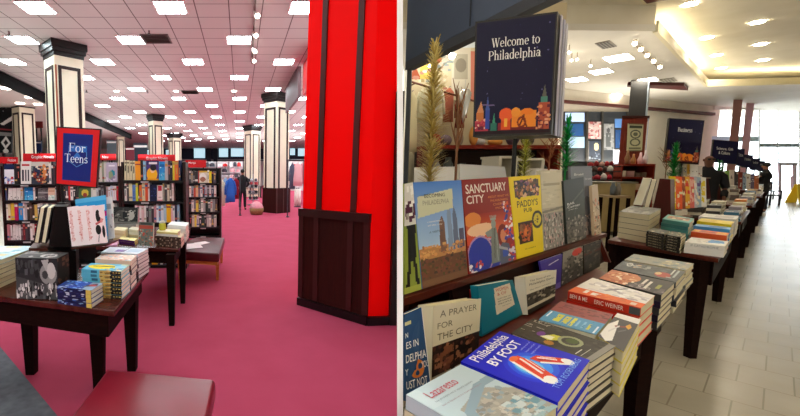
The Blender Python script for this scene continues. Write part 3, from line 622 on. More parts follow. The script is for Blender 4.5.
# blue pile
q = zq(((57, 286.5), (91, 290.5), (103, 283.4), (68, 279.8)), .85)
stack('navy and blue paperbacks in front of the cyan pile', gT, q, .85, TH, 4, '1c2a6a', 'e6dfc8', 0, Art(34, 24, '1d3f9a').rect(0, 0, .3, 1, '16306e').specks(0, 0, .75, 1, ['3f74c8', '7fb0e2', '12245c', 'c2d8ee'], 40, .12, .1, 3).rect(.72, 0, 1, 1, '8ea7b8').poly(((.62, .3), (.98, .55), (.9, .9), (.7, .6)), '4a3038').ell(.85, .6, .1, .12, 'b03c3c'), .006, spines=['141c48', '1a2254', '10183e'], spine_art=[Art(40, 6, '18204e').rect(.85, 0, 1, 1, 'd8c060').specks(0, .1, .8, .9, c_, 16, .12, .3, q_) for q_, c_ in enumerate((['3a5cb0', '8fb0d8', '10183e'], ['c8d4e4', '24306c'], ['3f6cb8', '0e1436', 'a8b8d0']))])
for i in range(4):
    pass
# cyan and yellow pile
q = zq(((81.5, 269), (121, 271.5), (129.8, 264.8), (91, 263)), .92)
stack('cyan, yellow and black paperbacks at the middle of the near table', gT, q, .92, TH, 7, '62b6cc', 'efe6cc', 0, Art(36, 20, '5fb4d4').ell(.42, .5, .36, .34, 'f0d62c').line(.2, .55, .75, .6, .09, '3a3a34').rect(.8, 0, 1, 1, 'c9cfae').ell(.85, .6, .14, .22, '8cc6da').specks(.5, 0, 1, .4, ['e6b04c', '4a90b4'], 14, .12, .12, 2), .005, spines=['5fb0c6', '54a6c0'], spine_art=[Art(48, 6, '5fb0c6').rect(.46, 0, .72, 1, 'c8a85c').rect(.72, 0, 1, 1, '1c1a1a').rect(.24, .2, .4, .8, k_).specks(.46, 0, .74, 1, ['e0c47c', '8a6c3c', 'd8b468'], 8, .1, .4, 2).specks(.76, .2, .98, .8, ['c8b060', '5a5248'], 5, .06, .3, 3) for k_ in ('2f5c74', '3a6c80')])
# bands on its spines are printed on each cover in the photograph
q = zq(((95, 258.9), (131, 260.9), (137, 255.2), (102.5, 253.8)), .94)
stack('peach-topped paperbacks behind the cyan pile', gT, q, .94, TH, 6, ['e2c0a8', '6a4a3c', '3a3438', 'cbb6a0', '50443e', '2e2a30'], 'f0e8d4', 0, Art(26, 16, 'e6c4ae').specks(0, 0, 1, 1, ['c8705a', 'f0e0d0', 'd99a7a', 'a8c4d0'], 40, .1, .14, 6), .006)
q = zq(((101, 252.2), (137.5, 254.2), (148.5, 248.5), (110, 247)), .93)
stack('pale-topped hardcovers at the back corner of the near table', gT, q, .93, TH, 7, ['d3d8e0', '40303a', 'c8c2bc', '4a3844', 'b8b0a8', '52343a', '3a3038'], 'f2eee6', 0, Art(26, 14, 'd8dde4').rect(.3, .2, .55, .6, '8a68a8').line(.5, 0, .55, 1, .03, '6a7078').rect(.6, .3, .95, .8, 'b4c4d4'), .007, name='hardcover_book')
# small display riser with leaning books on both faces
yR = 2.74; wood_r = noisy('riser_wood', '0e0807', '150c0a', 9, .45, stretch=(1, 1, 5), spec=.12)
a0 = Y(53.8, 206.5, yR); a1 = Y(66.5, 206.5, yR); b0 = Y(48.6, 247, yR); b1 = Y(74, 247, yR)
ax = V((-.15, .42, 0))
e = empty('display_riser', (b0.x + .05, yR, TH), 'dark two-sided display riser holding leaning books on the near table', 'display riser')
MB().prism([b0, b1, a1, a0], ax).build('easel_body', wood_r, e)
MB().prism([V((b0.x - .02, yR + .004, TH + .001)), V((b1.x + .01, yR + .004, TH + .001)), V((b1.x + .01, yR + .004, b0.z - .028)), V((b0.x - .02, yR + .004, b0.z - .028))], ax).build('base_box', wood_r, e)
l0 = Y(29.5, 244, yR); MB().prism([V((l0.x, yR - .012, b0.z - .026)), V((b0.x - .001, yR - .012, b0.z - .026)), V((b0.x - .001, yR - .012, b0.z - .006)), V((l0.x, yR - .012, b0.z - .006))], ax * 1.05).build('ledge', noisy('riser_ledge', '3a1a12', '4a2418', 9, .3), e)
rl = [Y(71, 249.6, yR - .06), Y(106, 246.2, yR - .06)]
MB().prism([rl[0], rl[1], rl[1] + V((.02, .2, 0)), rl[0] + V((.0, .065, 0))], (0, 0, .012)).build('ledge', noisy('riser_ledge', '3a1a12', '4a2418', 9, .3), e)
for i in range(4):
    u = 68.2 + i * 8.4; yy = yR - .006 - i * .012
    q = [Y(u + 3.6, 246.6 - i * 1.0, yy - .045), Y(u + 14, 245.6 - i * 1.0, yy - .045), Y(u + 9.8, 205.8 - i * .35, yy), Y(u - 1, 207.2 - i * .35, yy)]
    ar = Art(30, 40, 'f0d6d6').ell(.4, .72, .22, .17, '1c1416').ell(.62, .78, .1, .1, 'f0d6d6').ell(.3, .36, .26, .13, '16100f').ell(.78, .3, .14, .16, '1c1416').line(.3, .2, .2, .05, .06, '1c1416').line(.1, .52, .85, .62, .04, 'c25a5a').line(.15, .5, .6, .56, .03, 'b8484c').ell(.68, .6, .12, .06, 'd98888') if i == 3 else \
        Art(16, 40, 'f2dede').rect(.14, .12, .4, .9, 'e8b8b4').specks(.1, .1, .42, .9, ['c86a64', 'f2dede', 'd88a84'], 36, .12, .03, i)
    book('pink paperback with %s, %s on the dark riser' % ('black flowers on its open cover' if i == 3 else 'red lettering', ['farthest along the row', 'second in the row', 'third in the row', 'nearest'][i]), 'pink paperbacks leaning on the riser', q, .009, 'f0dcdc', 'f4ece0', 3, ar, name='paperback_book')
for i in range(3):
    u = 74 + i * 9; yy = yR + .2 - i * .011
    q = [Y(u + 6, 243, yy - .05), Y(u + 16, 242, yy - .05), Y(u + 13.6, 197.6 - i * 1.3, yy), Y(u + 1, 199.6 - i * 1.3, yy)]
    ar = Art(24, 36, '2c9ad6').rect(0, .9, 1, 1, '5ab4e0').rect(0, .55, 1, .66, 'c81e7c').ell(.5, .36, .34, .2, 'e6d838').ell(.5, .36, .2, .1, '3aa05c').rect(0, 0, 1, .12, '6a7a3a').rect(.1, .7, .9, .8, 'dff0f8')
    book('bright blue paperback with magenta and yellow band, %s behind the pink books' % ['innermost', 'second', 'outermost'][i], 'blue paperbacks behind the pink ones', q, .009, '2490cc', 'f0ecdc', 3, ar, name='paperback_book')
q = [Y(104.4, 240, yR + .2), Y(114.4, 238, yR + .2), Y(112, 196.5, yR + .26), Y(102, 197.5, yR + .26)]
book('white paperback leaning behind the blue ones on the riser', None, q, .012, 'e9e4dc', 'f0ecdc', 3, Art(12, 24, 'e4dcd4').rect(.2, .7, .8, .85, 'b0a8a4').specks(0, 0, 1, .6, ['c8a09c', 'd8d0c8', '9a9490'], 12, .2, .1, 2), name='paperback_book')
for i in range(2):
    x0 = 33.4 + i * 7.0
    bl, tl = Y(x0, 242.6, yR - .014), Y(x0 + 6.2, 207, yR - .014); dy = V((-.09, .26, 0))
    q = [bl + dy, bl, tl, tl + dy]
    book('cream-edged hardcover leaning on the riser, %s' % ['outer of the two seen edge-on', 'inner of the two seen edge-on'][i], 'hardcovers leaning on the blank side of the riser', q, .038, '1a1614', 'f0e6c4', 0, name='hardcover_book', tc=.008, lip=.002)
q = [Y(60, 206.2, yR + .1), Y(72, 205.5, yR + .1), Y(75, 202, yR + .3), Y(66, 202.6, yR + .3)]
# framed sign on a post
q = [Y(55.4, 184.6, 2.95), Y(97, 188.4, 2.93), Y(101.2, 129, 2.95), Y(56.2, 126.4, 2.97)]
e = empty('framed_sign', ((q[0] + q[1]) / 2), 'red and blue framed sign reading For Teens above the near table', 'sign')
MB().prism(q, (0, .025, 0)).build('frame', mat('1a1212', .4), e)
def inset_q(q, x0, y0, x1, y1): return [bil(q, x0, y0), bil(q, x1, y0), bil(q, x1, y1), bil(q, x0, y1)]
MB().prism([p - V((0, .003, 0)) for p in inset_q(q, .03, .022, .97, .978)], (0, .004, 0)).build('red_border', mat('d60f14', .4), e)
qi = [p - V((0, .0045, 0)) for p in inset_q(q, .165, .095, .835, .895)]
MB().prism(qi, (0, .002, 0)).build('blue_field', mat('0c1f72', .4), e)
lb = mat('2f6fc0', .4); pale = mat('5f9ad8', .4)
MB().prism([p - V((0, .001, 0)) for p in inset_q(qi, .2, .62, .82, .75)], (0, .0005, 0)).build('emblem', lb, e)
MB().prism([p - V((0, .001, 0)) for p in [bil(qi, .5, .62), bil(qi, .33, .48), bil(qi, .67, .48)]], (0, .0005, 0)).build('emblem', lb, e)
for s0, s1 in (((.2, .62), (.2, .42)), ((.2, .42), (.5, .3)), ((.5, .3), (.82, .42)), ((.82, .42), (.82, .62))):
    a, b = bil(qi, *s0), bil(qi, *s1); dn = (b - a).normalized().cross(V((0, -1, 0))) * .0018
    MB().prism([p - V((0, .001, 0)) for p in (a - dn, b - dn, b + dn, a + dn)], (0, .0005, 0)).build('emblem', pale, e)
serif('For', qi, e, mat('e6f0fa', .5), (.22, .61, .78, .8), .003); serif('Teens', qi, e, mat('e6f0fa', .5), (.08, .385, .87, .565), .003)
pt = (a0 + a1) / 2 + ax * .62; pt.z = a0.z
MB().tube([pt + Z * .008, V((pt.x, 2.975, 1.52))], .011, 10).build('post', black_paint, e)
MB().box(pt.x - .035, pt.x + .035, pt.y - .05, pt.y + .05, a0.z + .001, a0.z + .009).build('foot_plate', black_paint, e)
# ================================================================ on the second left table
gU = 'book stacks on the second table of the carpeted hall'
stack('purple and yellow books at the front of the second table', gU, zq(((118.6, 239), (134.6, 241), (137.6, 238.4), (121.4, 236.8)), .80), .80, TH, 2, ['e0d084', '4a1c58'], 'e8c860', 0, Art(16, 10, 'e4d68c').rect(.1, .2, .5, .7, 'eee4ac'), .004, spines=['4c1a5a', '42164e'])
stack('pink-covered books lying flat at the riser end of the second table', gU, zq(((103, 244.4), (117, 245), (119.4, 241.4), (107, 240.8)), .768), .768, TH, 1, 'd8a0b4', 'e8d890', 0, Art(12, 10, 'd99ab4').rect(.0, 0, .5, .5, 'ead48c'), 0)
stack('cream books behind the purple pile', gU, zq(((112.6, 229.6), (124.6, 231), (128, 227.6), (117, 226.6)), .87), .87, TH, 4, ['e2d2a6', 'd8c494', 'e8dcb4', 'cfb886'], 'efe2b8', 0, None, .006)
stack('cream paperbacks beside the green upright book', gU, zq(((128.4, 229), (138, 230), (140.4, 227), (132, 226.4)), .87), .87, TH, 4, ['d8cfb4', 'e6e0cc', 'c8b88c', 'e0d4b4'], 'efe6cc', 0, None, .006)
q = [Y(138.6, 245.4, 3.93), Y(152.8, 246.4, 3.93), Y(153.4, 222.6, 3.97), Y(139, 221.8, 3.97)]
book('green and grey book with red title standing upright on the second table', None, q, .06, '5a6458', 'dcd4c0', 3, Art(20, 30, '6a7468').rect(0, .72, 1, .86, 'a84a38').rect(.1, .88, .9, .97, '3c4640').specks(0, .0, 1, .68, ['8f9a88', '48524a', 'b06a4c', 'b4b8a4', 'c2503c'], 50, .14, .08, 4), name='hardcover_book')
stack('brown-spined books at the corner of the second table', gU, zq(((155.4, 235.6), (181, 237.6), (184.2, 233.6), (159.4, 232.2)), .86), .86, TH, 2, ['4a3a30', '3e3029'], 'e8dfc8', 0, Art(16, 10, 'd8cda8').rect(.2, .2, .8, .8, 'e9e2c4'), .004, spines=['5a463a', '4c3a30'], spine_art=Art(40, 6, '4a382e').specks(0, .1, 1, .9, ['8a705c', '2a2019', 'b8a088'], 22, .08, .4, 4))
stack('yellow-topped books on the brown-spined pair', gU, zq(((156.4, 231.3), (178, 232.8), (180.8, 229.6), (159.6, 228.6)), .905), .905, .8615, 2, ['e4d68a', 'e9e6dc'], 'efe8d0', 0, Art(14, 10, 'e6dca0').rect(.1, .3, .6, .8, 'f0ead0'), .003)
stack('white books at the back of the second table', gU, zq(((167.4, 224.8), (186, 226), (189, 222.4), (171.6, 221.4)), .93), .93, TH, 6, ['ecebe6', 'dcd8d0', 'e9e4d4', 'c9c4bc', 'e8e4dc', 'd4cfc4'], 'f0ebdc', 0, None, .006)
p = P(162.5, 230.2, .905)
e = empty('glass_jar', (p.x, p.y, .906), 'small yellow-green jar standing on the yellow-topped books', 'jar')
MB().lathe((p.x, p.y, .9065), [(.032, 0), (.036, .02), (.036, .06), (.03, .075)], 14).build('jar_body', mat('b8b438', .25), e, smooth=True)
MB().lathe((p.x, p.y, .983), [(.032, 0), (.032, .018)], 14).build('lid', mat('d4d8c8', .4), e)
q = [Y(113.4, 225, 4.8), Y(137.6, 226, 4.8), Y(138, 207.6, 4.88), Y(113.6, 206.8, 4.88)]
stack('grey books under the framed picture', gU, [V((q[0].x, 4.72, .86)), V((q[1].x, 4.72, .86)), V((q[1].x, 4.96, .86)), V((q[0].x, 4.96, .86))], .89, TH, 3, ['8c8884', '6c6864', 'a09c96'], 'e0d8c8', 0, None, .002)
q = [V((p_.x, p_.y, max(p_.z, .9) if i < 2 else p_.z)) for i, p_ in enumerate(q)]
book('black book with a grey photograph propped upright behind the second table stacks', None, q, .03, '14100e', 'd8d0c0', 3, face_art('photo'), name='hardcover_book')
# ================================================================ people
def person(label, pos, face_dir, h, jacket, trousers, skin, hair, bald=False, arms=((.30, .0), (.30, .0)), glasses=False, sit=0, bag=None):
    e = empty('person', pos, label, 'person'); s = h / 1.72; fx = V((face_dir[0], face_dir[1], 0)).normalized(); rx = V((fx.y, -fx.x, 0)); o0 = V(pos)
    def w3(x, y, z): return o0 + (rx * x + fx * y + Z * z) * s
    def skin_mesh(name, vs, es, m, root=0, sub=2):
        me = bpy.data.meshes.new(name); me.from_pydata([tuple(w3(*v[:3]) - o0) for v in vs], es, []); me.materials.append(m)
        o = bpy.data.objects.new(name, me); COL.objects.link(o); o.parent = e; o['_o'] = tuple(o0)
        md = o.modifiers.new('skin', 'SKIN')
        for i, v in enumerate(vs):
            r = v[3] * s; sv = me.skin_vertices[0].data[i]; sv.radius = (r, (v[4] * s if len(v) > 4 else r)); sv.use_root = (i == root)
        sb = o.modifiers.new('smooth', 'SUBSURF'); sb.levels = sub; sb.render_levels = sub
        for p_ in me.polygons: p_.use_smooth = True
        return o
    # one continuous body: pelvis, spine, neck, head, two arms with hands, two legs with feet
    vs = [(0, 0, .93, .11, .085), (0, .0, 1.12, .1, .075), (0, 0, 1.3, .1, .068), (0, 0, 1.41, .055, .05), (0, .01, 1.49, .047), (0, .02, 1.565, .06, .07), (0, .025, 1.655, .076, .09), (0, .01, 1.715, .04)]
    es = [(i, i + 1) for i in range(7)]
    for sg, (ay, az) in zip((-1, 1), arms):
        b = len(vs)
        el = (sg * .25, -.02 + ay * .25, 1.12 + az * .1); wr = (sg * (.24 - ay * .3), ay * .95, .90 + az + ay * .35)
        vs += [(sg * .17, 0, 1.35, .036), el + (.034,), wr + (.028,), tuple(wr[i] + (0, .03 + ay * .08, -.07 + ay * .08)[i] for i in range(3)) + (.034, .02)]
        es += [(3, b), (b, b + 1), (b + 1, b + 2), (b + 2, b + 3)]
        hb = vs[b + 3]
        for k in range(4):
            i0 = len(vs); vs.append((hb[0] + sg * (.012 * (k - 1.5)), hb[1] + .012 + .014 * (k % 2), hb[2] - .05, .009)); es.append((b + 3, i0))
            vs.append((hb[0] + sg * (.014 * (k - 1.5)), hb[1] + .03, hb[2] - .085 + .008 * abs(k - 1.5), .007)); es.append((i0, i0 + 1))
        i0 = len(vs); vs.append((hb[0] - sg * .035, hb[1] + .03, hb[2] - .02, .01)); es.append((b + 3, i0))
    for sg in (-1, 1):
        b = len(vs); st = .05 * sg
        vs += [(sg * .09, 0, .86, .085), (sg * .095, .02 + st, .48, .056), (sg * .095, -.01 + st * 2, .09, .04), (sg * .105, .1 + st * 2, .035, .036, .03), (sg * .11, .17 + st * 2, .03, .026, .022)]
        es += [(0, b), (b, b + 1), (b + 1, b + 2), (b + 2, b + 3), (b + 3, b + 4)]
    skin_mesh('body', vs, es, mat(skin, .6), 0, 2)
    jm = mat(jacket, .8); tb_ = MB(); prof = [(.155, .8, .7), (.16, .84, .7), (.155, 1.02, .7), (.172, 1.2, .68), (.19, 1.33, .62), (.165, 1.41, .6), (.095, 1.46, .78), (.068, 1.5, .95), (.064, 1.515, .95)]
    for r_, z_, k_ in prof:
        for q_ in range(20): t_ = q_ * math.pi / 10; tb_.v.append(w3(r_ * math.cos(t_), r_ * k_ * math.sin(t_), z_))
    for a_ in range(len(prof) - 1):
        for q_ in range(20): p_ = (q_ + 1) % 20; tb_.f.append((a_ * 20 + q_, a_ * 20 + p_, a_ * 20 + 20 + p_, a_ * 20 + 20 + q_)); tb_.m.append(0)
    tb_.build('jacket', jm, e, smooth=True)
    for sg, (ay, az) in zip((-1, 1), arms):
        el = (sg * .25, -.02 + ay * .25, 1.12 + az * .1); wr = (sg * (.24 - ay * .3), ay * .95, .90 + az + ay * .35); mid = tuple((el[i] + wr[i]) / 2 for i in range(3))
        MB().tube([w3(sg * .06, 0, 1.37), w3(sg * .15, 0, 1.375), w3(sg * .205, -.005, 1.32), w3(sg * .235, -.015, 1.22), w3(*el), w3(*mid), w3(*wr)], [x * s for x in (.05, .066, .07, .064, .058, .052, .046)], 12).build('sleeve', jm, e, smooth=True)
    tv = [(0, 0, .95, .135, .115), (0, 0, .88, .13, .115)]; te = [(0, 1)]
    for sg in (-1, 1):
        b = len(tv); st = .05 * sg
        tv += [(sg * .09, 0, .8, .095), (sg * .095, .02 + st, .48, .07), (sg * .095, -.01 + st * 2, .1, .058)]; te += [(1, b), (b, b + 1), (b + 1, b + 2)]
    skin_mesh('trousers', tv, te, mat(trousers, .85), 0, 2)
    hd = w3(0, .025, 1.645)
    def lb(name, x, y, z_, r, ry, rz, m):
        c = w3(x, y, z_); o = MB(); o.lathe(c, [(math.sin(math.pi * max(i, .15) / 8 if i < 8 else math.pi * 7.85 / 8) * r * s, -math.cos(math.pi * i / 8) * rz * s) for i in range(9)], 12, 1, ry / r); return o.build(name, m, e, smooth=True)
    if not bald: lb('hair', 0, -.005, 1.675, .092, .1, .085, mat(hair, .7))
    for sg in (-1, 1):
        lb('ear', sg * .069, .01, 1.635, .009, .016, .025, mat(skin, .6)); lb('eye', sg * .03, .1, 1.645, .011, .008, .009, mat('161212', .3))
        lb('shoe', sg * .105, .09 + .1 * sg, .045, .05, .13, .045, mat('1a1817', .5))
    lb('nose', 0, .112, 1.615, .014, .02, .024, mat(skin, .6)); lb('mouth', 0, .1, 1.575, .026, .012, .007, mat('7a4038', .6))
    if glasses:
        g_ = MB(); 
        for sg in (-1, 1): g_.obox(w3(sg * .032, .117, 1.63), rx * .046 * s, fx * .008, Z * .034 * s)
        g_.obox(w3(0, .118, 1.65), rx * .04 * s, fx * .006, Z * .008 * s); g_.build('sunglasses', mat('0c0c0e', .2), e)
    return e
pp = P(242.5, 210, 0)
person('person in a dark jacket and trousers seen from behind in the carpeted aisle', pp, (.15, 1), 1.62, '17161a', '141317', 'a8785f', '15100e')
e = empty('hanging_shoulder_bag', (pp.x - .25, pp.y - .02, .82), 'red and black bag hanging at the side of the person in the aisle', 'bag')
MB().obox((pp.x - .42, pp.y - .03, .86), (.14, 0, 0), (0, .2, 0), (0, 0, .34)).build('bag_body', mat('b81c22', .6), e)
MB().obox((pp.x - .42, pp.y - .137, .95), (.1, 0, 0), (0, .012, 0), (0, 0, .13)).build('pocket', mat('1c1618', .6), e)
MB().tube([V((pp.x - .42, pp.y - .03, 1.2)), V((pp.x - .36, pp.y - .03, 1.36)), V((pp.x - .3, pp.y - .03, 1.42))], .012).build('strap', mat('1c1618', .6), e)
# ================================================================ merchandise at the far end
def garment(label, u, v0, v1, y, wpx, c, sleeves=True, group='garments hanging at the far end', name='hanging_garment', flare=1.15):
    a = Y(u, v0, y); b = Y(u, v1, y); w_ = wpx / F * y; h = a.z - b.z
    m = noisy('cloth_' + c, c, c, 5, .9)
    e = empty(name, (a.x, y, b.z), label, 'garment', group); t = .12
    n = 16; pr = [(.5 * flare, 0), (.48 * flare, .3), (.44, .7), (.46, .88), (.2, .97), (.12, 1.0)]
    MB().lathe((a.x, y, b.z), [(w_ * r_, h * z_) for r_, z_ in pr], 14, 1, .35).build('bodice', m, e, smooth=True)
    if sleeves:
        for sg in (-1, 1): MB().tube([(a.x + sg * w_ * .38, y, b.z + h * .88), (a.x + sg * w_ * .62, y, b.z + h * .62), (a.x + sg * w_ * .66, y - .02, b.z + h * .3)], [w_ * .15, w_ * .13, w_ * .11], 8).build('sleeve', m, e, smooth=True)
    MB().tube([(a.x, y, b.z + h), (a.x, y, b.z + h + .02), (a.x + .02, y, b.z + h + .03)], .008, 6).build('hook', mat('8a8a8c', .3, 1), e)
    return e
def rail(label, u0, u1, v, y):
    a, b = Y(u0, v, y), Y(u1, v, y); e = empty('clothes_rail', ((a.x + b.x) / 2, y, 0), label, 'clothes rail'); m = mat('50545a', .3, .8)
    MB().tube([a, b], .02).build('hanging_bar', m, e)
    for p in (a, b):
        MB().tube([p, V((p.x, y, .03))], .02).build('upright', m, e); MB().box(p.x - .05, p.x + .05, y - .09, y + .09, 0, .03).build('foot', m, e)
rail('steel clothes rail holding coats just left of the person in the aisle', 208, 240, 174, 14.2)
garment('cream coat hanging at the front of the rail by the aisle', 221, 179, 206, 14.4, 7, 'e6dcc4')
garment('black coat hanging beside the cream coat on the rail', 214, 178, 205, 14.05, 8, '1e1d22')
garment('bright blue jacket hanging at the person side of the rail', 230.5, 178, 202, 14.2, 8, '2f62b8')
garment('pale blue shirt hanging between the blue jacket and cream coat', 225.8, 178, 203, 14.5, 6, '8fb4d8')
garment('dark red top at the end of the rail nearest the person', 236, 178, 199, 14.5, 5, '8c1c2c')
rail('steel clothes rail behind the dark-based striped column', 288, 304, 160, 13.6)
garment('pale pink dress hanging beside the red pillar', 298, 163, 186, 13.6, 8, 'e8b4b8', False)
garment('grey-blue coat under the rail beside the striped column', 292.5, 163, 189, 13.8, 5, '5c6478')
garment('deep pink cardigan hanging closest to the red pillar', 302.5, 163, 184, 13.9, 6, 'd88c98')
def low(label, u, v, hpx, wpx, c, name, cat):
    p = P(u, v, 0); k = p.y / F; e = empty(name, p, label, cat)
    return p, k, e
p, k, e = low('pair of white trousers on a stand behind the dark-based column', 297.5, 207, 20, 8, 'e8e4dc', 'trouser_stand', 'garment')
for sg in (-1, 1): MB().tube([(p.x + sg * .08, p.y, .06), (p.x + sg * .07, p.y, .45), (p.x + sg * .05, p.y, .8)], [.075, .085, .09], 10).build('trouser_leg', mat('e8e2d8', .9), e, smooth=True)
MB().lathe((p.x, p.y, 0), [(.17, 0), (.17, .03), (.02, .05), (.02, .8)], 14).build('stand', mat('50545a', .4), e)
p, k, e = low('wicker basket with a pink cloth at the foot of the dark-based column', 256.5, 214.5, 14, 14, '', 'wicker_basket', 'basket')
MB().lathe((p.x, p.y, 0), [(.2, 0), (.25, .12), (.26, .24), (.235, .24), (.2, .03)], 18).build('basket', noisy('wicker', '6a4a30', 'a07a50', 40, .8), e, smooth=True)
MB().lathe((p.x, p.y, .2), [(.22, 0), (.25, .06), (.2, .18), (.1, .26), (.02, .28)], 14).build('cloth', noisy('pink_cloth', 'd8909c', 'e6aab0', 9, .9), e, smooth=True)
p, k, e = low('wire stand of dark and silver goods between the person and the column', 253, 205, 24, 14, '', 'goods_stand', 'display stand')
MB().tube([(p.x, p.y, .03), (p.x, p.y, 1.45)], .02).build('pole', mat('8a8e94', .3, .8), e); MB().lathe((p.x, p.y, 0), [(.28, 0), (.28, .03)], 16).build('foot_plate', mat('2a2a2e', .4), e)
for i, (z_, c) in enumerate(((.25, '3a3c42'), (.52, '8f949c'), (.8, '24252a'), (1.08, 'b4b8bc'))):
    MB().lathe((p.x, p.y, z_), [(.26, 0), (.27, .015), (.25, .03)], 16).build('tray', mat('70747a', .3, .6), e)
    for j in range(5):
        t = j * 1.256 + i; MB().ball((p.x + .17 * math.cos(t), p.y + .17 * math.sin(t), z_ + .1), .07, .07, .07).build('wrapped_item', mat(['2a2c32', 'c4c8cc', '55585e', c][j % 4], .5), e, smooth=True)
# white counters and goods under the windows
def shelf_unit(label, u0, u1, v0, v1, y, cols, group='white wall racks at the far end'):
    a, b = Y(u0, v1, y), Y(u1, v0, y); e = empty('wall_rack', ((a.x + b.x) / 2, y, a.z), label, 'rack', group); w_ = b.x - a.x
    MB().box(a.x, b.x, y + .32, y + .36, 0, b.z).build('back_panel', mat('d9d6d6', .6), e)
    for i in range(3): MB().box(a.x, b.x, y, y + .31, a.z + (b.z - a.z) * i / 3, a.z + (b.z - a.z) * i / 3 + .04).build('shelf', mat('bfc0c4', .5), e)
    r = random.Random(int(u0)); x = a.x + .1
    for i in range(3):
        x = a.x + .08
        while x < b.x - .35:
            w2 = r.uniform(.25, .5); hh = (b.z - a.z) / 3 * r.uniform(.4, .85); zz = a.z + (b.z - a.z) * i / 3 + .042
            MB().lathe((x + w2 / 2, y + .15, zz), [(w2 * .48, 0), (w2 * .5, hh * .5), (w2 * .36, hh * .9), (w2 * .1, hh)], 8, 1, .28 / w2).build('folded_item', mat(r.choice(cols), .8), e)
            x += w2 + .05
    return e
pal1 = ['d03030', 'e8e4e4', 'c8ccd4', '2a3a6a', 'e6b0b4', '44464e', 'f0eeec']
for i, (u0, u1) in enumerate(((205, 216), (217, 228), (229, 243), (286.5, 304))):
    shelf_unit('white rack of coloured goods under the far windows, %s' % ['nearest the narrow bookcase', 'second from the narrow bookcase', 'straight above the person', 'beside the red pillar'][i], u0, u1, 161.5, 178, [38, 37, 36, 34][i], pal1)
for i, (u0, u1, y, c) in enumerate(((208, 217, 27, '3c3e48'), (244, 262, 24, '4c5058'), (283, 300, 21, '6a6068'))):
    a, b = Y(u0, 183, y), Y(u1, 176, y)
    e = empty('goods_table', ((a.x + b.x) / 2, y, 0), 'low table piled with dark goods far down the hall, %s' % ['beyond the clothes rail', 'behind the wire stand', 'beyond the dark-based column'][i], 'table', 'low goods tables far down the hall')
    MB().box(a.x, b.x, y, y + .9, .7, .74).build('tabletop', mat('8a8486', .5), e)
    for x in (a.x + .05, b.x - .05):
        for yy in (y + .05, y + .85): MB().box(x - .03, x + .03, yy - .03, yy + .03, 0, .699).build('leg', black_paint, e)
    r = random.Random(i); x = a.x + .1
    while x < b.x - .2:
        h_ = r.uniform(.15, .45); MB().lathe((x + .12, y + .3, .742), [(.11, 0), (.12, h_ * .6), (.06, h_)], 8).build('goods_item', mat(r.choice([c, 'c9c9cc', '24252c', 'b03a44', '50607a', 'e4e0e0']), .7), e); x += .26
# black and white cafe panel by the side hall
q = [Y(-30, 152, 16.6), Y(11, 153, 16.6), Y(12.5, 97, 16.6), Y(-30, 90, 16.6)]
e = empty('wall_panel_sign', ((q[0] + q[1]) / 2), 'tall black panel with white diamond pattern at the side hall', 'sign')
MB().prism(q, (0, .1, 0)).build('panel', mat('15171a', .5), e)
Art(40, 40, '15171a').specks(.5, .72, 1, .98, ['8a9a94', '2a2e30', 'c8d0cc'], 40, .04, .03, 3).poly(((.72, .5), (1, .66), (1, .58), (.8, .48)), 'e9e9e6').rect(.6, .4, 1, .43, '8c3034').rect(.6, .3, 1, .36, '8a8a88').poly(((.75, .18), (.87, .3), (.99, .18), (.87, .06)), 'dcdcd8').poly(((.81, .18), (.87, .24), (.93, .18), (.87, .12)), '202224').poly(((.8, .03), (.87, .1), (.95, .03), (.87, -.04)), 'dcdcd8').on('pattern', q, e, lift=.004)
MB().box(q[0].x + .3, q[0].x + .4, 16.65, 16.75, 0, q[0].z).build('post', black_paint, e)
MB().box(q[1].x - .4, q[1].x - .3, 16.65, 16.75, 0, q[1].z).build('post', black_paint, e)
for i, (u0, u1, v0, v1, c, y) in enumerate(((33, 42, 113, 128, '6c1c1a', 21), (33.5, 41, 141, 152, '16264e', 19), (107, 116, 140, 155, '4a5258', 26), (126, 134, 147, 160, '5c1a26', 24), (134, 147, 143, 165, '1c2630', 25))):
    a, b = Y(u0, v1, y), Y(u1, v0, y)
    e = empty('hanging_banner', ((a.x + b.x) / 2, y, a.z), ['dark red banner between the two nearest striped columns', 'navy board low between the two nearest striped columns', 'grey poster beyond the framed sign', 'maroon board beside the slim striped columns', 'dark blue poster behind the red header sign'][i], 'banner')
    MB().box(a.x, b.x, y, y + .06, a.z, b.z).build('panel', mat(c, .5), e)
    MB().box(a.x + .1, a.x + .16, y + .065, y + .12, 0, b.z).build('post', black_paint, e); MB().box(b.x - .16, b.x - .1, y + .065, y + .12, 0, b.z).build('post', black_paint, e)
    MB().box(a.x - .0, b.x, y - .012, y - .001, b.z - (b.z - a.z) * .2, b.z - (b.z - a.z) * .1).build('band', mat('cfc8c4', .5), e)
# ================================================================ the tiled hall
ZC, ZH = 5.0, 5.62
def xy(p, z): return V((p.x, p.y, z))
def st(u, v, z): return P(u, v, z)
# dividing panel between the two halls
L0, L1 = ray(397, 208), ray(403, 208)
q = []
for u, v in ((397, 640), (403, 640), (403, -560), (397, -560)): q.append(Y(u, v, 1.0))
def on_z(a, b, z): return a + (b - a) * ((z - a.z) / (b.z - a.z))
fr = [on_z(q[0], q[3], .0), on_z(q[1], q[2], .0), on_z(q[1], q[2], ZH), on_z(q[0], q[3], ZH)]
dv = V((.4 * cp, 1, 0)) * 1.0
pw = MB().prism(fr, V((.4 * cp, 1, 0)) * 50).build('wall_partition', mat('fbfbfb', .7)); struct(pw)
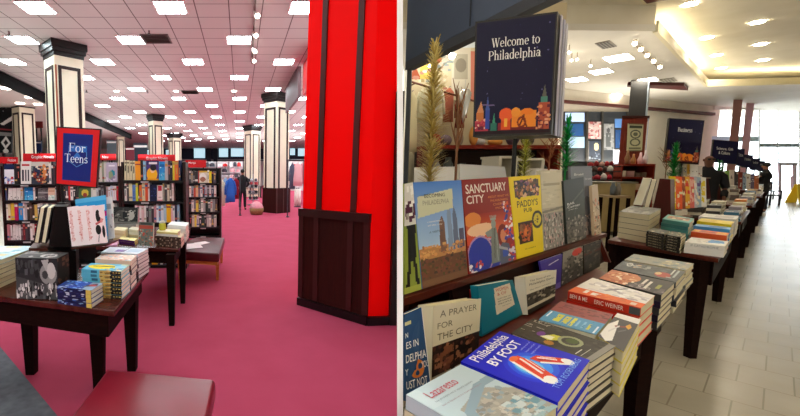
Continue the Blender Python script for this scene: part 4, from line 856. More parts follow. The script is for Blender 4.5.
# floor
def tile_floor():
    m = noisy('cream_floor_tile', '9c9482', 'b0a896', 1.6, .26, 5)
    nt = m.node_tree; N = nt.nodes; L = nt.links; b = N['Principled BSDF']; src = b.inputs['Base Color'].links[0].from_socket
    tc = N.new('ShaderNodeNewGeometry'); mp = N.new('ShaderNodeVectorRotate'); mp.rotation_type = 'Z_AXIS'; br = N.new('ShaderNodeTexBrick')
    mp.inputs['Angle'].default_value = AL
    sx = N.new('ShaderNodeVectorMath'); sx.operation = 'ADD'; sx.inputs[1].default_value = (.085, .08, 0)
    br.offset = .5; br.inputs['Scale'].default_value = 1; br.inputs['Mortar Size'].default_value = .0045; br.inputs['Brick Width'].default_value = .25; br.inputs['Row Height'].default_value = .42
    br.inputs['Mortar Smooth'].default_value = .1; br.inputs['Mortar'].default_value = lin('857d6c') + (1,)
    L.new(tc.outputs['Position'], mp.inputs['Vector']); L.new(mp.outputs['Vector'], sx.inputs[0]); L.new(sx.outputs[0], br.inputs['Vector'])
    hs = N.new('ShaderNodeHueSaturation'); hs.inputs['Value'].default_value = .9; L.new(src, hs.inputs['Color'])
    L.new(src, br.inputs['Color1']); L.new(hs.outputs['Color'], br.inputs['Color2']); L.new(br.outputs['Color'], b.inputs['Base Color'])
    return m
YR = 60
gl = .0
wa = V((5.75, 14.0, 0)); wb = V((25.6, 21.7, 0)); wc = V((40, 25.6, 0))
f = MB(); f.prism([(bx(-4, 0) + gl, -4, 0), (44, -4, 0), (44, 27, 0), wc, wb, wa + V((-.1, .2, 0)), (bx(14.2, 0) + gl, 14.2, 0)], (0, 0, -.1)); struct(f.build('floor_tiled', tile_floor()))
f = MB(); f.prism([(60, 27.01, -.02), (60, 70, -.02), (20, 70, -.02), (20, 22.3, -.02), (25.7, 22.2, -.02), (40, 26.1, -.02), (44, 27.01, -.02)], (0, 0, -.1)); struct(f.build('ground_outside', mat('d8d8d4', .8)))
cream_wall = noisy('cream_wall', 'ebe5d6', 'f2ecde', 2, .7)
ceil_m = noisy('cream_ceiling', 'd6cdb6', 'ded6c2', 1.5, .7)
c = MB(); c.prism([(bx(-4, ZH) + gl, -4, ZH), (44, -4, ZH), (44, 30, ZH), (bx(30, ZH) + gl, 30, ZH)], (0, 0, .1)); struct(c.build('ceiling_high', ceil_m))
k0 = P(655, 31, ZC); k1 = P(706, 86, ZC); k2 = P(860, 82, ZC); n0 = P(560, 29, ZC)
sof = [V((bx(n0.y, ZC) + gl, n0.y, ZC)), xy(k0, ZC), xy(k1, ZC), xy(k2, ZC), V((44, k2.y - .5, ZC)), V((44, 26.5, ZC)), xy(wb, ZC), V((bx(14.1, ZC) + gl, 14.1, ZC))]
s = MB().prism(sof, (0, 0, .16)).build('ceiling_low', noisy('white_ceiling', 'd9d3c6', 'e2ddd2', 1.2, .6)); struct(s)
s = MB(); s.prism([V((bx(n0.y, ZC) + gl, n0.y + .01, ZC + .161)), V((k0.x - .01, k0.y + .01, ZC + .161)), V((k0.x - .1, k0.y + .35, ZC + .161)), V((bx(n0.y + .35, ZC) + gl, n0.y + .35, ZC + .161))], (0, 0, ZH - ZC - .163)); struct(s.build('ceiling_fascia', ceil_m))
# lip and lit cove behind it
cove = mat('fff2cc', .5, emit=30.0, key='cove_light')
for a, b, nm in ((k0, k1, 'trim_cove'), (k1, k2, 'trim_cove')):
    d = (b - a).normalized(); n = V((d.y, -d.x, 0)); a0_, b0_ = xy(a, ZC - .03), xy(b, ZC - .03)
    struct(MB().prism([a0_ + n * .05, b0_ + n * .05, b0_ - n * .04 + d * .0, a0_ - n * .04], (0, 0, .028)).build(nm, mat('e6dcb8', .5)))
    lip = struct(MB().prism([a0_ + n * .05 + Z * .03, b0_ + n * .05 + Z * .03, b0_ + n * .005 + Z * .03, a0_ + n * .005 + Z * .03], (0, 0, .24)).build('trim_lip', mat('e6dcb8', .5)))
    e_ = empty('cove_light_strip', xy((a + b) / 2 - n * .2, ZC + .165), 'hidden glowing light strip along the %s of the raised ceiling' % ('side edge' if a is k0 else 'far edge'), 'light strip')
    MB().prism([xy(a, ZC + .2) - n * .12 + d * .7, xy(b, ZC + .2) - n * .12 - d * .4, xy(b, ZC + .2) - n * .22 - d * .4, xy(a, ZC + .2) - n * .22 + d * .7], (0, 0, .02)).build('tube', cove, e_)
    MB().prism([xy(a, ZC + .163) - n * .1 + d * .1, xy(b, ZC + .163) - n * .1 - d * .4, xy(b, ZC + .163) - n * .24 - d * .4, xy(a, ZC + .163) - n * .24 + d * .1], (0, 0, .034)).build('channel', WHITE, e_)
# dark red raised panel in the near ceiling
rp = [P(u, v, ZH - .03) for u, v in ((637, -2), (644, 4.5), (730, -12), (700, -34))]
struct(MB().prism(rp, (0, 0, .028)).build('ceiling_panel_trim', mat('e2d6b6', .6)))
cc = sum(rp, V()) / 4; struct(MB().prism([cc + (p - cc) * .9 - Z * .012 for p in rp], (0, 0, .01)).build('ceiling_panel', mat('5c1414', .5)))
# walls
crz = lambda u, v, y: Y(u, v, y).z
za, zb_ = crz(555, 98.5, 17), crz(712, 112, 21.7)
wall_dir = (wb - wa).normalized(); wall_n = V((wall_dir.y, -wall_dir.x, 0))
struct(MB().prism([wa, wb, wb + Z * ZH, wa + Z * ZH], -wall_n * .2).build('wall_back', cream_wall))
def on_wall(u, v, off=.01):
    d = ray(u, v); k = (wa.dot(wall_n)) / d.dot(wall_n); return V((0, 0, H)) + d * k + wall_n * off
def wallq(u0, v0, u1, v1, off=.01): return [on_wall(u0, v1, off), on_wall(u1, v1, off), on_wall(u1, v0, off), on_wall(u0, v0, off)]
c0, c1 = on_wall(480, 93.5, .0), on_wall(711.5, 113, .0)
struct(MB().prism([c0, c1, c1 - Z * .14, c0 - Z * .1], wall_n * .15).build('trim_crown', mat('5a2a26', .5)))
struct(MB().box(43.8, 44, -4, 27, 0, ZH).build('wall_right', cream_wall))
struct(MB().box(-26.9, -1.8, -3.35, -3.2, 0, CZ).build('wall_rear', mat('d9d2cc', .7)))
struct(MB().box(-1.4, 43.8, -4.2, -4.0, 0, ZH).build('wall_rear_tiled', cream_wall))
# storefront on the back wall
so = struct(MB().prism(wallq(562, 112, 627, 186, .02), wall_n * .06).build('window_storefront', mat('33383f', .4)))
for (u0, v0, u1, v1, c, em) in ((563, 113, 582, 122, 'b8d4f4', .7), (564, 124, 581, 136, '2f5c9c', 0), (564, 137, 582, 148, '9fc0e0', .35), (612.5, 119, 622, 128, '5c8cd0', .2), (613, 130, 622, 148, '2c5088', 0), (611, 150, 622, 168, 'f2f6fc', .9)):
    MB().prism(wallq(u0, v0, u1, v1, .083), wall_n * .01).build('pane', mat(c, .15, emit=em), so)
for i, (u0, v0, u1, v1, k) in enumerate(((585.5, 122, 598.5, 139, 'p'), (599.5, 124, 611, 150, 'g'), (586, 141, 598, 160, 'd'))):
    q = wallq(u0, v0, u1, v1, .09); e = empty('shop_poster', (q[0] + q[1]) / 2, ['pink and white poster in the dark storefront', 'grey poster of a standing figure in the dark storefront', 'dark poster with a pale lamp shape in the storefront'][i], 'poster', 'posters in the storefront')
    MB().prism(q, wall_n * .02).build('sheet', mat('c8c0c0', .5), e); qq = [p + wall_n * .021 for p in q]
    {'p': Art(16, 20, 'c9b8b8').specks(0, 0, 1, 1, ['b06468', 'e8e0dc', 'd89a98', '8a5a60'], 40, .2, .12, 2), 'g': Art(14, 26, '8f9296').ell(.5, .75, .16, .1, '4c4f54').rect(.3, .1, .7, .66, '585c60').specks(0, 0, 1, 1, ['a6aaae', '6c7074'], 20, .2, .08, 3), 'd': Art(14, 18, '3a4250').ell(.6, .7, .2, .2, 'e8d8a8').specks(0, 0, 1, .4, ['59647a', '20262e', '8c98a8'], 16, .2, .1, 4)}[k].on('print', qq, e)
for u in (583.5, 599, 624.5): MB().prism(wallq(u - .8, 112, u + .8, 186, .1), wall_n * .05).build('mullion', mat('3c3a36', .4), so)
# glazed front
gd = (wc - wb).normalized(); gn = V((gd.y, -gd.x, 0))
def on_glass(u, v, off=0):
    d = ray(u, v); k = wb.dot(gn) / d.dot(gn); return V((0, 0, H)) + d * k + gn * off
def glq(u0, v0, u1, v1, off=0): return [on_glass(u0, v1, off), on_glass(u1, v1, off), on_glass(u1, v0, off), on_glass(u0, v0, off)]
frame_m = mat('8fa4b4', .4)
gw = struct(MB().prism(glq(711, 104, 860, 110), gn * .15).build('window_front', mat('e8e6de', .5)))
gm = bpy.data.materials.new('clear_glass'); gm.use_nodes = True; nt = gm.node_tree; nt.nodes.clear()
go = nt.nodes.new('ShaderNodeOutputMaterial'); gx = nt.nodes.new('ShaderNodeMixShader'); gt = nt.nodes.new('ShaderNodeBsdfTransparent'); gg = nt.nodes.new('ShaderNodeBsdfGlossy'); gg.inputs['Roughness'].default_value = .02
gx.inputs['Fac'].default_value = .06; nt.links.new(gt.outputs[0], gx.inputs[1]); nt.links.new(gg.outputs[0], gx.inputs[2]); nt.links.new(gx.outputs[0], go.inputs['Surface'])
for u0, u1 in ((712, 737), (738.5, 757), (762, 776), (777.5, 795.5), (800, 858)): MB().prism(glq(u0, 110, u1, 196.5, -.04), gn * .01).build('pane', gm, gw)
for u0, u1, v0, v1, m_ in ((757.5, 758.6, 110, 200, mat('eef2f4', .4)), (797.5, 798.6, 110, 200, mat('eef2f4', .4)), (758, 797, 143.4, 147.2, mat('5f7684', .4)), (776.4, 777, 110, 172, mat('e4ecf0', .4)), (703, 757, 136.5, 141.5, mat('a8c4d6', .4)), (712, 858, 125, 125.4, mat('eceff0', .4))):
    MB().prism(glq(u0, v0, u1, v1, 0), gn * .06).build('mullion', m_, gw)
dr = struct(MB().prism(glq(776, 164, 778, 200, .08), gn * .05).build('door_front', mat('8c7078', .4)))
MB().prism(glq(790, 164, 793.5, 195, .08), gn * .05).build('stile', mat('8c6a74', .4), dr); MB().prism(glq(775.5, 162.6, 794, 165.4, .08), gn * .05).build('head_rail', mat('84707a', .4), dr)
MB().prism(glq(778.2, 166, 789.8, 196.5, .09), gn * .01).build('pane', gm, dr)
MB().prism(glq(786.6, 176, 787.6, 190, .14), gn * .04).build('push_bar', mat('a88890', .4), dr)
# something pale-green across the street: an awning on a shop
aw = empty('street_awning', V((58, 48, 0)), 'pale teal awning of the building across the street', 'awning')
a0 = Y(758, 158, 50); a1 = Y(800, 160, 50); a2 = Y(800, 152, 52); a3 = Y(770, 151, 52)
MB().prism([a0, a1, a2, a3], (0, 0, -.25)).build('canopy', mat('7fb0b4', .6), aw)
for x in (a0.x + 1, a1.x - 1): MB().box(x - .1, x + .1, 51, 51.2, -.02, a0.z - .02).build('post', mat('b8c4c8', .5), aw)
# free-standing columns of the glazed front
for (u0, u1, v1, y, c) in ((731.5, 740.5, 215, 19.5, 'b07c76'), (744.5, 752.5, 215, 20.5, 'f0bccc')):
    a, b = Y(u0, 120, y), Y(u1, 120, y); cs = struct(MB().prism([V((a.x, y, 0)), V((b.x, y, 0)), V((b.x + .62, y + .5, 0)), V((a.x + .62, y + .5, 0))], (0, 0, ZC - .002)).build('column', mat(c, .5)))
    MB().prism([V((a.x - .04, y - .03, 0)), V((b.x + .04, y - .03, 0)), V((b.x + .66, y + .53, 0)), V((a.x + .6, y + .53, 0))], (0, 0, .2)).build('base', mat('5a3c3c', .5), cs)
# tall column with a panelled base
yc = 15.5; a, b = Y(629.5, 100, yc), Y(646.5, 100, yc)
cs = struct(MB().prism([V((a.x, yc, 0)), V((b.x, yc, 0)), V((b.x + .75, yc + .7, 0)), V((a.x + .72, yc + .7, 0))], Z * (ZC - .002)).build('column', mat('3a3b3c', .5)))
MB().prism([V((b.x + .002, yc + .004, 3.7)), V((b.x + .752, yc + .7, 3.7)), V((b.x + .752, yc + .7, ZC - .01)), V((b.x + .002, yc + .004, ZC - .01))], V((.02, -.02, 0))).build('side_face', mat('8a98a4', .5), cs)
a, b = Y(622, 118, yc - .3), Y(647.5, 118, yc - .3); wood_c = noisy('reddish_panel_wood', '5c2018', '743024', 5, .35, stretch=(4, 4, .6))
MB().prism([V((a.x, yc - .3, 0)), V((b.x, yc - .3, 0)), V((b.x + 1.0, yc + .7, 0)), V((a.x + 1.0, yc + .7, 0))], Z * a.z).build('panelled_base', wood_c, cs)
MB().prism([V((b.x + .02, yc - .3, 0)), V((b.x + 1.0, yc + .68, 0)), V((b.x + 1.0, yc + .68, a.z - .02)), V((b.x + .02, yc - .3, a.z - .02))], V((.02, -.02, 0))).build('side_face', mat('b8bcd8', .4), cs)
MB().prism([V((a.x - .04, yc - .34, a.z)), V((b.x + .04, yc - .34, a.z)), V((b.x + 1.08, yc + .72, a.z)), V((a.x + 1.0, yc + .74, a.z))], Z * .08).build('cap', mat('3a1814', .4), cs)
q = [Y(627.2, 151, yc - .36), Y(642, 151, yc - .36), Y(643.5, 124, yc - .36), Y(628.5, 123.5, yc - .36)]
e = empty('framed_notice', (q[0] + q[1]) / 2, 'sage green notice board mounted on the wooden column base', 'notice')
MB().prism(q, (0, .03, 0)).build('board', mat('a8a688', .5), e)
Art(20, 30, 'a9a88a').rect(0, 0, 1, .03, '6a6850').rect(0, .97, 1, 1, '6a6850').rect(.08, .84, .92, .94, '3c4038').ring(.5, .62, .36, .16, .25, '4c5048').ell(.5, .62, .16, .07, '5a5e50').ring(.5, .32, .36, .14, .3, '585c4e').rect(.1, .06, .9, .13, '6c6c58').on('print', q, e, lift=.002)
qq_ = [P(u, v, ZC - .12) for u, v in ((627, 87), (688, 90.5), (684, 85.5), (628, 85))]
struct(MB().prism(qq_, (0, 0, .118)).build('trim_ceiling', mat('4a1c1a', .5)))
# slate bulkhead overhead
zbk = 2.8; b0 = P(403.6, 70, zbk); b1 = P(566, -9, zbk); d = (b1 - b0).normalized(); n = V((d.y, -d.x, 0))
slate = noisy('slate_paint', '525e74', '5a667c', 1.5, .6)
bk = struct(MB().prism([b0 + V((.02, 0, .1)), b1 + Z * .1, b1 + Z * (ZH - zbk - .01), b0 + V((.02, 0, ZH - zbk - .01))], -n * .1).build('wall_bulkhead', slate))
MB().prism([b0 + V((.02, 0, 0)), b1, b1 + Z * .098, b0 + V((.02, 0, .098))], -n * .12).build('lower_band', mat('4a4e56', .5), bk)
sm = P(467, -4, zbk); 
e0 = b0 + d * ((P(470, 38, zbk) - b0).dot(d)); MB().prism([e0 - d * .008 + Z * .11 + n * .001, e0 + d * .008 + Z * .11 + n * .001, e0 + d * .008 + Z * 2.7 + n * .001, e0 - d * .008 + Z * 2.7 + n * .001], n * .003).build('seam', mat('2f343c', .5), bk)
a, b = Y(403.8, 100, 5.3), Y(408, 100, 5.3)
struct(MB().prism([V((a.x + .03, 5.3, 0)), V((b.x + .03, 5.3, 0)), V((b.x + .09, 5.42, 0)), V((a.x + .09, 5.42, 0))], Z * 3.0).build('trim_post', mat('3a4048', .5)))
# ceiling fittings of the tiled hall
panel_l = mat('fff0d8', .4, emit=30.0, key='warm_diffuser')
for i, (u, v, w_) in enumerate(((618.5, 58, 1.0), (601, 71.5, .9), (648, 79.8, .85), (577, 79.5, .9), (614, 95, .8))):
    p = P(u, v, ZC); e = empty('ceiling_light', (p.x, p.y, ZC), ['square warm ceiling light nearest the row of spotlights', 'square warm ceiling light second from the spotlights', 'square warm ceiling light close to the raised ceiling edge', 'square warm ceiling light above the dark storefront', 'square warm ceiling light farthest back by the crown trim'][i], 'ceiling light', 'warm ceiling lights of the tiled hall')
    MB().obox((p.x, p.y, ZC - .012), E1 * w_ * .9, E2 * w_ * .55, Z * .008).build('diffuser', panel_l, e); MB().obox((p.x, p.y, ZC - .008), E1 * w_, E2 * w_ * .65, Z * .0075).build('frame', mat('e8e2d4', .5), e)
for i, (u, v) in enumerate(((757.5, 22), (760.5, 44), (763, 60), (707, 37.5), (716.5, 55), (721, 68), (690, 4), (751, -20))):
    p = P(u, v, ZH); o = MB().lathe((p.x, p.y, ZH - .02), [(.13, 0), (.13, .018)], 20).build('round_downlight', mat('fff0d6', .4, emit=115.0))
    tag(o, 'round recessed downlight in the raised cream ceiling, %s' % ['nearest of the bright row', 'middle of the bright row', 'farthest of the bright row', 'near the cove corner run, nearest', 'near the cove, second', 'near the cove, farthest', 'beside the dark red panel', 'above the aisle, ahead of the bright row'][i], 'ceiling light', 'round downlights in the raised ceiling')
k = 0  # grid of out-of-view downlights added to brighten the front of the tiled hall
for s_ in (-1.5, 1.0, 3.5, 6.0):
    for t_ in (-1.2, .9, 3.0):
        p = W(s_, t_, ZH); k += 1
        if p.x < bx(p.y, ZH) + .4: continue
        o = MB().lathe((p.x, p.y, ZH - .02), [(.13, 0), (.13, .018)], 20).build('round_downlight', mat('fff0d6', .4, emit=115.0))
        tag(o, 'unseen downlight added to brighten the front tables, %s of that grid' % NTH[k - 1], 'ceiling light', 'round downlights in the raised ceiling')
tp = [P(634, 41, ZC), P(661, 68, ZC)]
e = empty('spotlight_track', xy(tp[0], ZC - .1), 'short ceiling track with five bright spotlights in the tiled hall', 'track light')
MB().tube([xy(tp[0], ZC - .06), xy(tp[1], ZC - .06)], .02).build('rail', mat('8a7a68', .5), e)
for i in range(5):
    p = P(634.8 + i * 6.3, 43 + i * 5.9, ZC - .15); MB().tube([xy(p, ZC - .06), xy(p, ZC - .12)], [.03, .06], 12).build('spot_head', mat('e8dcc8', .4), e)
    MB().ball((p.x, p.y, ZC - .17), .05).build('bulb', mat('fff0d4', .4, emit=20.0), e)
for i, (u, v) in enumerate(((569, 52.5), (571.5, 60.5), (577, 59.5), (590.5, 66))):
    p = P(u, v, ZC - .2); e = empty('pendant_spot', (p.x, p.y, ZC - .2), 'small bright spotlight on the wire by the large sign, %s from the sign' % NTH[i], 'spotlight', 'small spotlights by the large sign')
    MB().ball((p.x, p.y, ZC - .2), .035).build('bulb', mat('fff0d4', .4, emit=18.0), e); MB().tube([(p.x, p.y, ZC - .14), (p.x, p.y, ZC)], .012).build('stem', mat('b8ac98', .5), e)
p = P(606, 44.5, ZC); e = empty('ceiling_vent', (p.x, p.y, ZC - .04), 'dark ceiling vent beside the row of five spotlights', 'vent')
MB().obox((p.x, p.y, ZC - .02), E1 * .8, E2 * .3, Z * .018).build('frame', mat('8c8478', .5), e)
for i in range(4): MB().obox(V((p.x, p.y, ZC - .03)) + E2 * (-.1 + .065 * i), E1 * .74, E2 * .025, Z * .009).build('slat', mat('4a463f', .5), e)
p = P(668, 80, ZC); e = empty('ceiling_vent', (p.x, p.y, ZC - .04), 'grey ceiling vent beside the light at the raised ceiling edge', 'vent')
MB().obox((p.x, p.y, ZC - .02), E1 * .9, E2 * .4, Z * .018).build('frame', mat('a09888', .5), e)
for i in range(4): MB().obox(V((p.x, p.y, ZC - .03)) + E2 * (-.13 + .085 * i), E1 * .84, E2 * .03, Z * .009).build('slat', mat('6c675c', .5), e)
# ================================================================ tables of the tiled hall
RT = .85
redwood = noisy('reddish_table_wood', '4a1c14', '5c261a', 7, .35, stretch=(1, 5, 1), spec=.2)
gR = 'dark tables along the tiled aisle'
def ptab(label, quad, legs, **k): return table(label, [W(s_, t_, RT) for s_, t_ in quad], RT, [W(s_, t_, 0) for s_, t_ in legs], gR, topm=redwood, taper=.62, **k)
ptab('dark table at the front of the tiled aisle, carrying the two-tier book easel', [(.72, -.285), (3.0, -.285), (3.95, -1.0), (1.74, -1.0), (.8, -.455)], [(2.45, -.315), (3.7, -.93), (.95, -.34), (1.8, -.95)], leg_w=.066, apron=.12)
ptab('dark table second along the tiled aisle, with thick white and orange books at its corner', [(4.72, -.235), (7.3, -.25), (7.7, -1.0), (5.2, -.96)], [(4.83, -.335), (7.22, -.34), (5.25, -.9), (7.6, -.92)], leg_w=.085, apron=.2)
ptab('dark table third along the tiled aisle, beyond the yellow and orange cover row', [(8.5, -.26), (11.4, -.27), (11.6, -.78), (8.8, -.78)], [(9.02, -.345), (11.3, -.33), (8.95, -.72), (11.5, -.72)], leg_w=.12, apron=.2)
ptab('dark table fourth along the tiled aisle, in front of the second navy sign row', [(12.8, -.28), (16.5, -.28), (16.8, -.95), (13.2, -.95)], [(13.0, -.34), (16.3, -.34), (13.4, -.88), (16.6, -.88)], leg_w=.14, apron=.2)
ptab('dark table fifth along the tiled aisle, near the glazed front', [(18.2, -.28), (23, -.28), (23.3, -1.0), (18.6, -1.0)], [(18.4, -.34), (22.8, -.34), (18.8, -.93), (23.1, -.93)], leg_w=.16, apron=.2)
# ---------------------------------------------------------------- book easel on the front table
LZ = 1.085
le = empty('book_easel', W(2.4, -.8, RT), 'two-tier dark wooden book easel with a slanted ledge on the front table', 'book easel')
lw = noisy('easel_wood', '48190f', '562215', 6, .35, stretch=(5, 5, 1), spec=.2); lwd = noisy('easel_board', '1e0b08', '2a100c', 6, .5, spec=.1)
fl, fr_ = T(404, 298.6, -.738), T(607, 233.4, -.738); sl, sr = fl.dot(E1), fr_.dot(E1)
def led(p): return fl.z + (fr_.z - fl.z) * (p.dot(E1) - sl) / (sr - sl) + .006
MB().prism([fl, fr_, V((fr_.x, fr_.y, 0)) + E2 * -.12 + Z * fr_.z, V((fl.x, fl.y, 0)) + E1 * .16 + E2 * -.1 + Z * fl.z], (0, 0, -.026)).build('ledge', lw, le)
s0, s1 = 1.66, 3.86
def sec(s, pts): return [W(s, t_, z_) for t_, z_ in pts]
up = [(-.835, LZ + .004), (-.86, LZ + .004), (-.925, 1.41), (-.905, 1.41)]
MB().prism(sec(s0, up), E1 * (s1 - s0)).build('back_board', lwd, le)
lo_ = [(-.722, RT + .002), (-.74, RT + .002), (-.80, LZ - .034), (-.782, LZ - .034)]
MB().prism(sec(s0, lo_), E1 * (s1 - s0)).build('front_board', lwd, le)
MB().prism(sec(s1 + .002, [(-.69, RT + .002), (-.99, RT + .002), (-.935, 1.40), (-.9, 1.40), (-.83, LZ), (-.77, LZ - .03)]), E1 * .03).build('end_panel', lw, le)
MB().prism(sec(s0, [(-.96, RT + .002), (-.985, RT + .002), (-.945, 1.41), (-.93, 1.41)]), E1 * (s1 - s0)).build('rear_board', lw, le)
gT1 = 'books standing on the easel ledge'; gT2 = 'books standing below the easel ledge'
LASTQ = []
def lean(label, px, t0, t1, th, cover, art=None, pages='e6dcc0', group=None, spine=3, **k):
    (u0, v0), (u1, v1), (u2, v2), (u3, v3) = px; qq = [T(u0, v0, t0), T(u1, v1, t0), T(u2, v2, t1), T(u3, v3, t1)]
    for i_ in (0, 1): qq[i_].z = led(qq[i_]) if group == gT1 else max(qq[i_].z, RT + .004 + th * .17)
    LASTQ[:] = qq
    return book(label, group, qq, th, cover, pages, spine, art, **k)
ink = mat('1c1a1c', .5); wht = mat('f0ece4', .5)
tb, tt = -.752, -.80
a = Art(12, 36, '8a9a3a').rect(0, .62, 1, 1, 'd8d4cc').ell(.55, .74, .5, .09, '4c1836').poly(((.2, .6), (.9, .62), (.8, .3), (.3, .25)), '1c1c1e').line(.4, .35, .2, .05, .16, '161618').line(.65, .35, .8, .08, .16, '161618').specks(0, .62, 1, 1, ['a8a49a', 'efece6'], 14, .3, .05, 2).rect(0, 0, 1, .05, 'a3ad48')
lean('yellow-green book with a striding black figure at the end of the ledge', ((404.2, 296), (421.5, 290.4), (412.6, 182.4), (404.2, 184)), tb, tt, .014, '8a9a3a', a, group=gT1)
a = Art(40, 60, '5f8fd0').blend(.36, 1, 'a9c6e2', '4d7fca').rect(0, 0, 1, .37, 'b98550').poly(((.42, .3), (.44, .6), (.5, .66), (.55, .58), (.56, .3)), '7c5a4c').poly(((.6, .3), (.62, .7), (.66, .78), (.7, .68), (.72, .3)), '8296b4').poly(((.72, .3), (.74, .66), (.78, .74), (.83, .64), (.85, .3)), '65718c').rect(.86, .3, .98, .5, '54506a')
a.specks(0, .27, 1, .38, ['d69a5c', 'c08050', 'a87048', 'd8a464'], 50, .08, .03, 2).rect(0, .07, 1, .26, '6e4c38').specks(0, .08, 1, .27, ['5c4a34', '7a4a38', '54502e', '80583c', '4c3c34', '7c4c3c'], 130, .07, .03, 3).rect(0, 0, 1, .07, '7d5a40').poly(((.03, .66), (.76, .72), (.78, .92), (.05, .86)), 'cfcfae')
o = lean('book with blue sky, skyline and cream title panel on the ledge', ((422.4, 290), (467.6, 275.6), (461, 180), (413, 182.4)), tb, tt, .022, '4d7fca', a, group=gT1)
q = list(LASTQ)
text('BECOMING', q, o, ink, (.18, .845, .6, .88)); text('PHILADELPHIA', q, o, mat('8c8a78', .5), (.14, .775, .68, .82)); text('a storied history', q, o, wht, (.2, .6, .5, .62)); text('of the city', q, o, wht, (.2, .565, .5, .585)); text('A VISITOR', q, o, mat('3c4454', .5), (.22, .5, .5, .52))
a = Art(48, 64, '9c2a22').rect(0, .62, 1, 1, '8a2620').blend(.36, .62, 'e8703c', '96281f').rect(0, .3, 1, .4, 'd8502c').ell(.14, .56, .16, .08, 'e0883c').ell(.3, .44, .28, .07, 'f0c49c').ell(.36, .12, .32, .2, '2a3a9c').ring(.36, .12, .34, .22, .12, 'c9a0c0')
a.ell(.24, .16, .24, .2, '2c3ca4').ring(.24, .16, .26, .22, .1, 'b890b8').poly(((.44, .04), (.47, .3), (.5, .44), (.6, .44), (.64, .3), (.64, .04)), '7a827c').poly(((.36, .4), (.5, .43), (.5, .34), (.4, .34)), '8a948e').ell(.55, .48, .055, .05, '929c94').rect(.49, .52, .61, .545, '9aa49c')
for i in range(5): a.line(.5 + .026 * i, .53, .49 + .032 * i, .575, .014, '9aa49c')
a.line(.52, .1, .56, .42, .02, '5c645e').line(.58, .06, .6, .4, .018, '9aa49c').ell(.74, .33, .12, .13, '7a2418').ell(.75, .32, .07, .08, 'd88a64').poly(((.62, .0), (.64, .2), (.72, .25), (.86, .22), (.92, .0)), '5a6074').rect(.7, .08, .82, .16, '3a58b4').line(.64, .2, .88, .14, .03, 'a8acb4')
a.specks(.8, .26, 1, .7, ['e8dcdc', 'c23a3a', '5a4aa8', 'f2eeee', '34409a', 'd8502c'], 60, .06, .045, 4).specks(0, 0, .26, .1, ['f0ece8', 'c8403a', '2a3a8c'], 26, .06, .04, 5).specks(.84, 0, 1, .2, ['d8d0dc', 'c23a3a', '44489c'], 22, .07, .04, 6)
px = ((469.6, 275.2), (516, 265), (508, 177), (461.6, 179.8)); o = lean('red and orange book with a grey crowned statue on the ledge', px, tb, tt, .02, '8a2620', a, group=gT1)
q = list(LASTQ)
cr_ = mat('ece4d4', .5); og = mat('e08a3a', .5)
text('SANCTUARY', q, o, cr_, (.05, .845, .92, .945), bold=1.2); text('CITY', q, o, cr_, (.05, .735, .4, .825), bold=1.2)
for i, s_ in enumerate(('ABOUT WHAT WE', 'PHILADELPHIANS', 'CHERISH', 'MOST')): text(s_, q, o, og, (.48 + .05 * i, .775 - .045 * i, .96 - .03 * i, .8 - .045 * i))
a = Art(40, 60, 'ecd216').rect(.12, .745, .92, .95, '5c4430').specks(.12, .745, .92, .95, ['a8623a', '2c2a44', 'c98a5c', '3a3228', '7a4a6a', 'e0b890', '1c1c28'], 90, .1, .05, 3).rect(.14, .17, .62, .43, '3a2212').ell(.38, .3, .18, .1, 'b84a20').ell(.4, .29, .09, .06, 'e07a34').ell(.24, .35, .07, .06, '8c5a34').specks(.16, .19, .6, .41, ['7a3c1c', 'c8642c', '24140c'], 26, .1, .05, 4).ell(.82, .43, .2, .115, '2a2a22').ell(.82, .43, .14, .08, 'd8c428').specks(.72, .38, .92, .48, ['3a3a28', 'b89a20'], 12, .05, .02, 7)
px = ((516.8, 264.4), (543.2, 253.8), (540, 174.8), (508.6, 177)); o = lean('bright yellow book with a food photo and group picture on the ledge', px, tb - .002, tt - .002, .02, 'ecd216', a, group=gT1, back='ecd216')
q = list(LASTQ)
text("PADDY'S", q, o, ink, (.16, .615, .86, .7), bold=.6); text('PUB', q, o, ink, (.36, .545, .64, .595), bold=.6); text('THE COOKBOOK', q, o, ink, (.28, .085, .7, .1))
# a second yellow copy behind
a = Art(30, 60, 'c8bfa4').rect(0, 0, 1, .45, '8e8880').specks(0, 0, 1, .45, ['4a4642', 'b4aca0', '6a645c', 'd4ccc0', '353230', 'c49a94'], 160, .06, .05, 3).rect(0, .45, 1, .52, 'b0a68e').specks(0, .55, 1, 1, ['d4cbb2', 'bab196'], 24, .3, .02, 4).rect(.1, .8, .9, .83, 'a0977c').line(0, .47, 1, .5, .03, '7c7668')
lean('cream book with a grey crowd photograph on the ledge', ((544, 253.6), (564.4, 245.8), (560.6, 170), (540.4, 170.6)), tb - .002, tt - .02, .02, 'c8bfa4', a, group=gT1)
a = Art(24, 56, '2c302a').poly(((0, .5), (1, .75), (1, .35), (0, .3)), '363a30').line(.05, .55, .95, .8, .03, '54564a').rect(0, 0, 1, .36, '5c564e').specks(0, 0, 1, .4, ['8a8276', '3a3630', 'a8a094', '24211e', '6c6458'], 90, .1, .05, 6)
px = ((567.4, 244.6), (586, 238), (583.4, 177), (563.4, 181)); o = lean('dark green-black book with white lettering on the ledge', px, tb, tt, .016, '2c302a', a, group=gT1)
q = list(LASTQ); text('BAR', q, o, wht, (.1, .6, .46, .635)); text('Corner', q, o, wht, (.1, .55, .74, .59)); text('of the city', q, o, wht, (.14, .51, .6, .53))
a = Art(24, 56, '6c6c72').rect(0, 0, 1, .3, '8a7468').specks(0, 0, 1, .42, ['a8988c', '4a4644', 'c8a48c', '5c5a60', '2f2d30'], 80, .1, .06, 7).ell(.7, .42, .2, .14, '3a3638').rect(0, .42, .2, .8, '5c5c62')
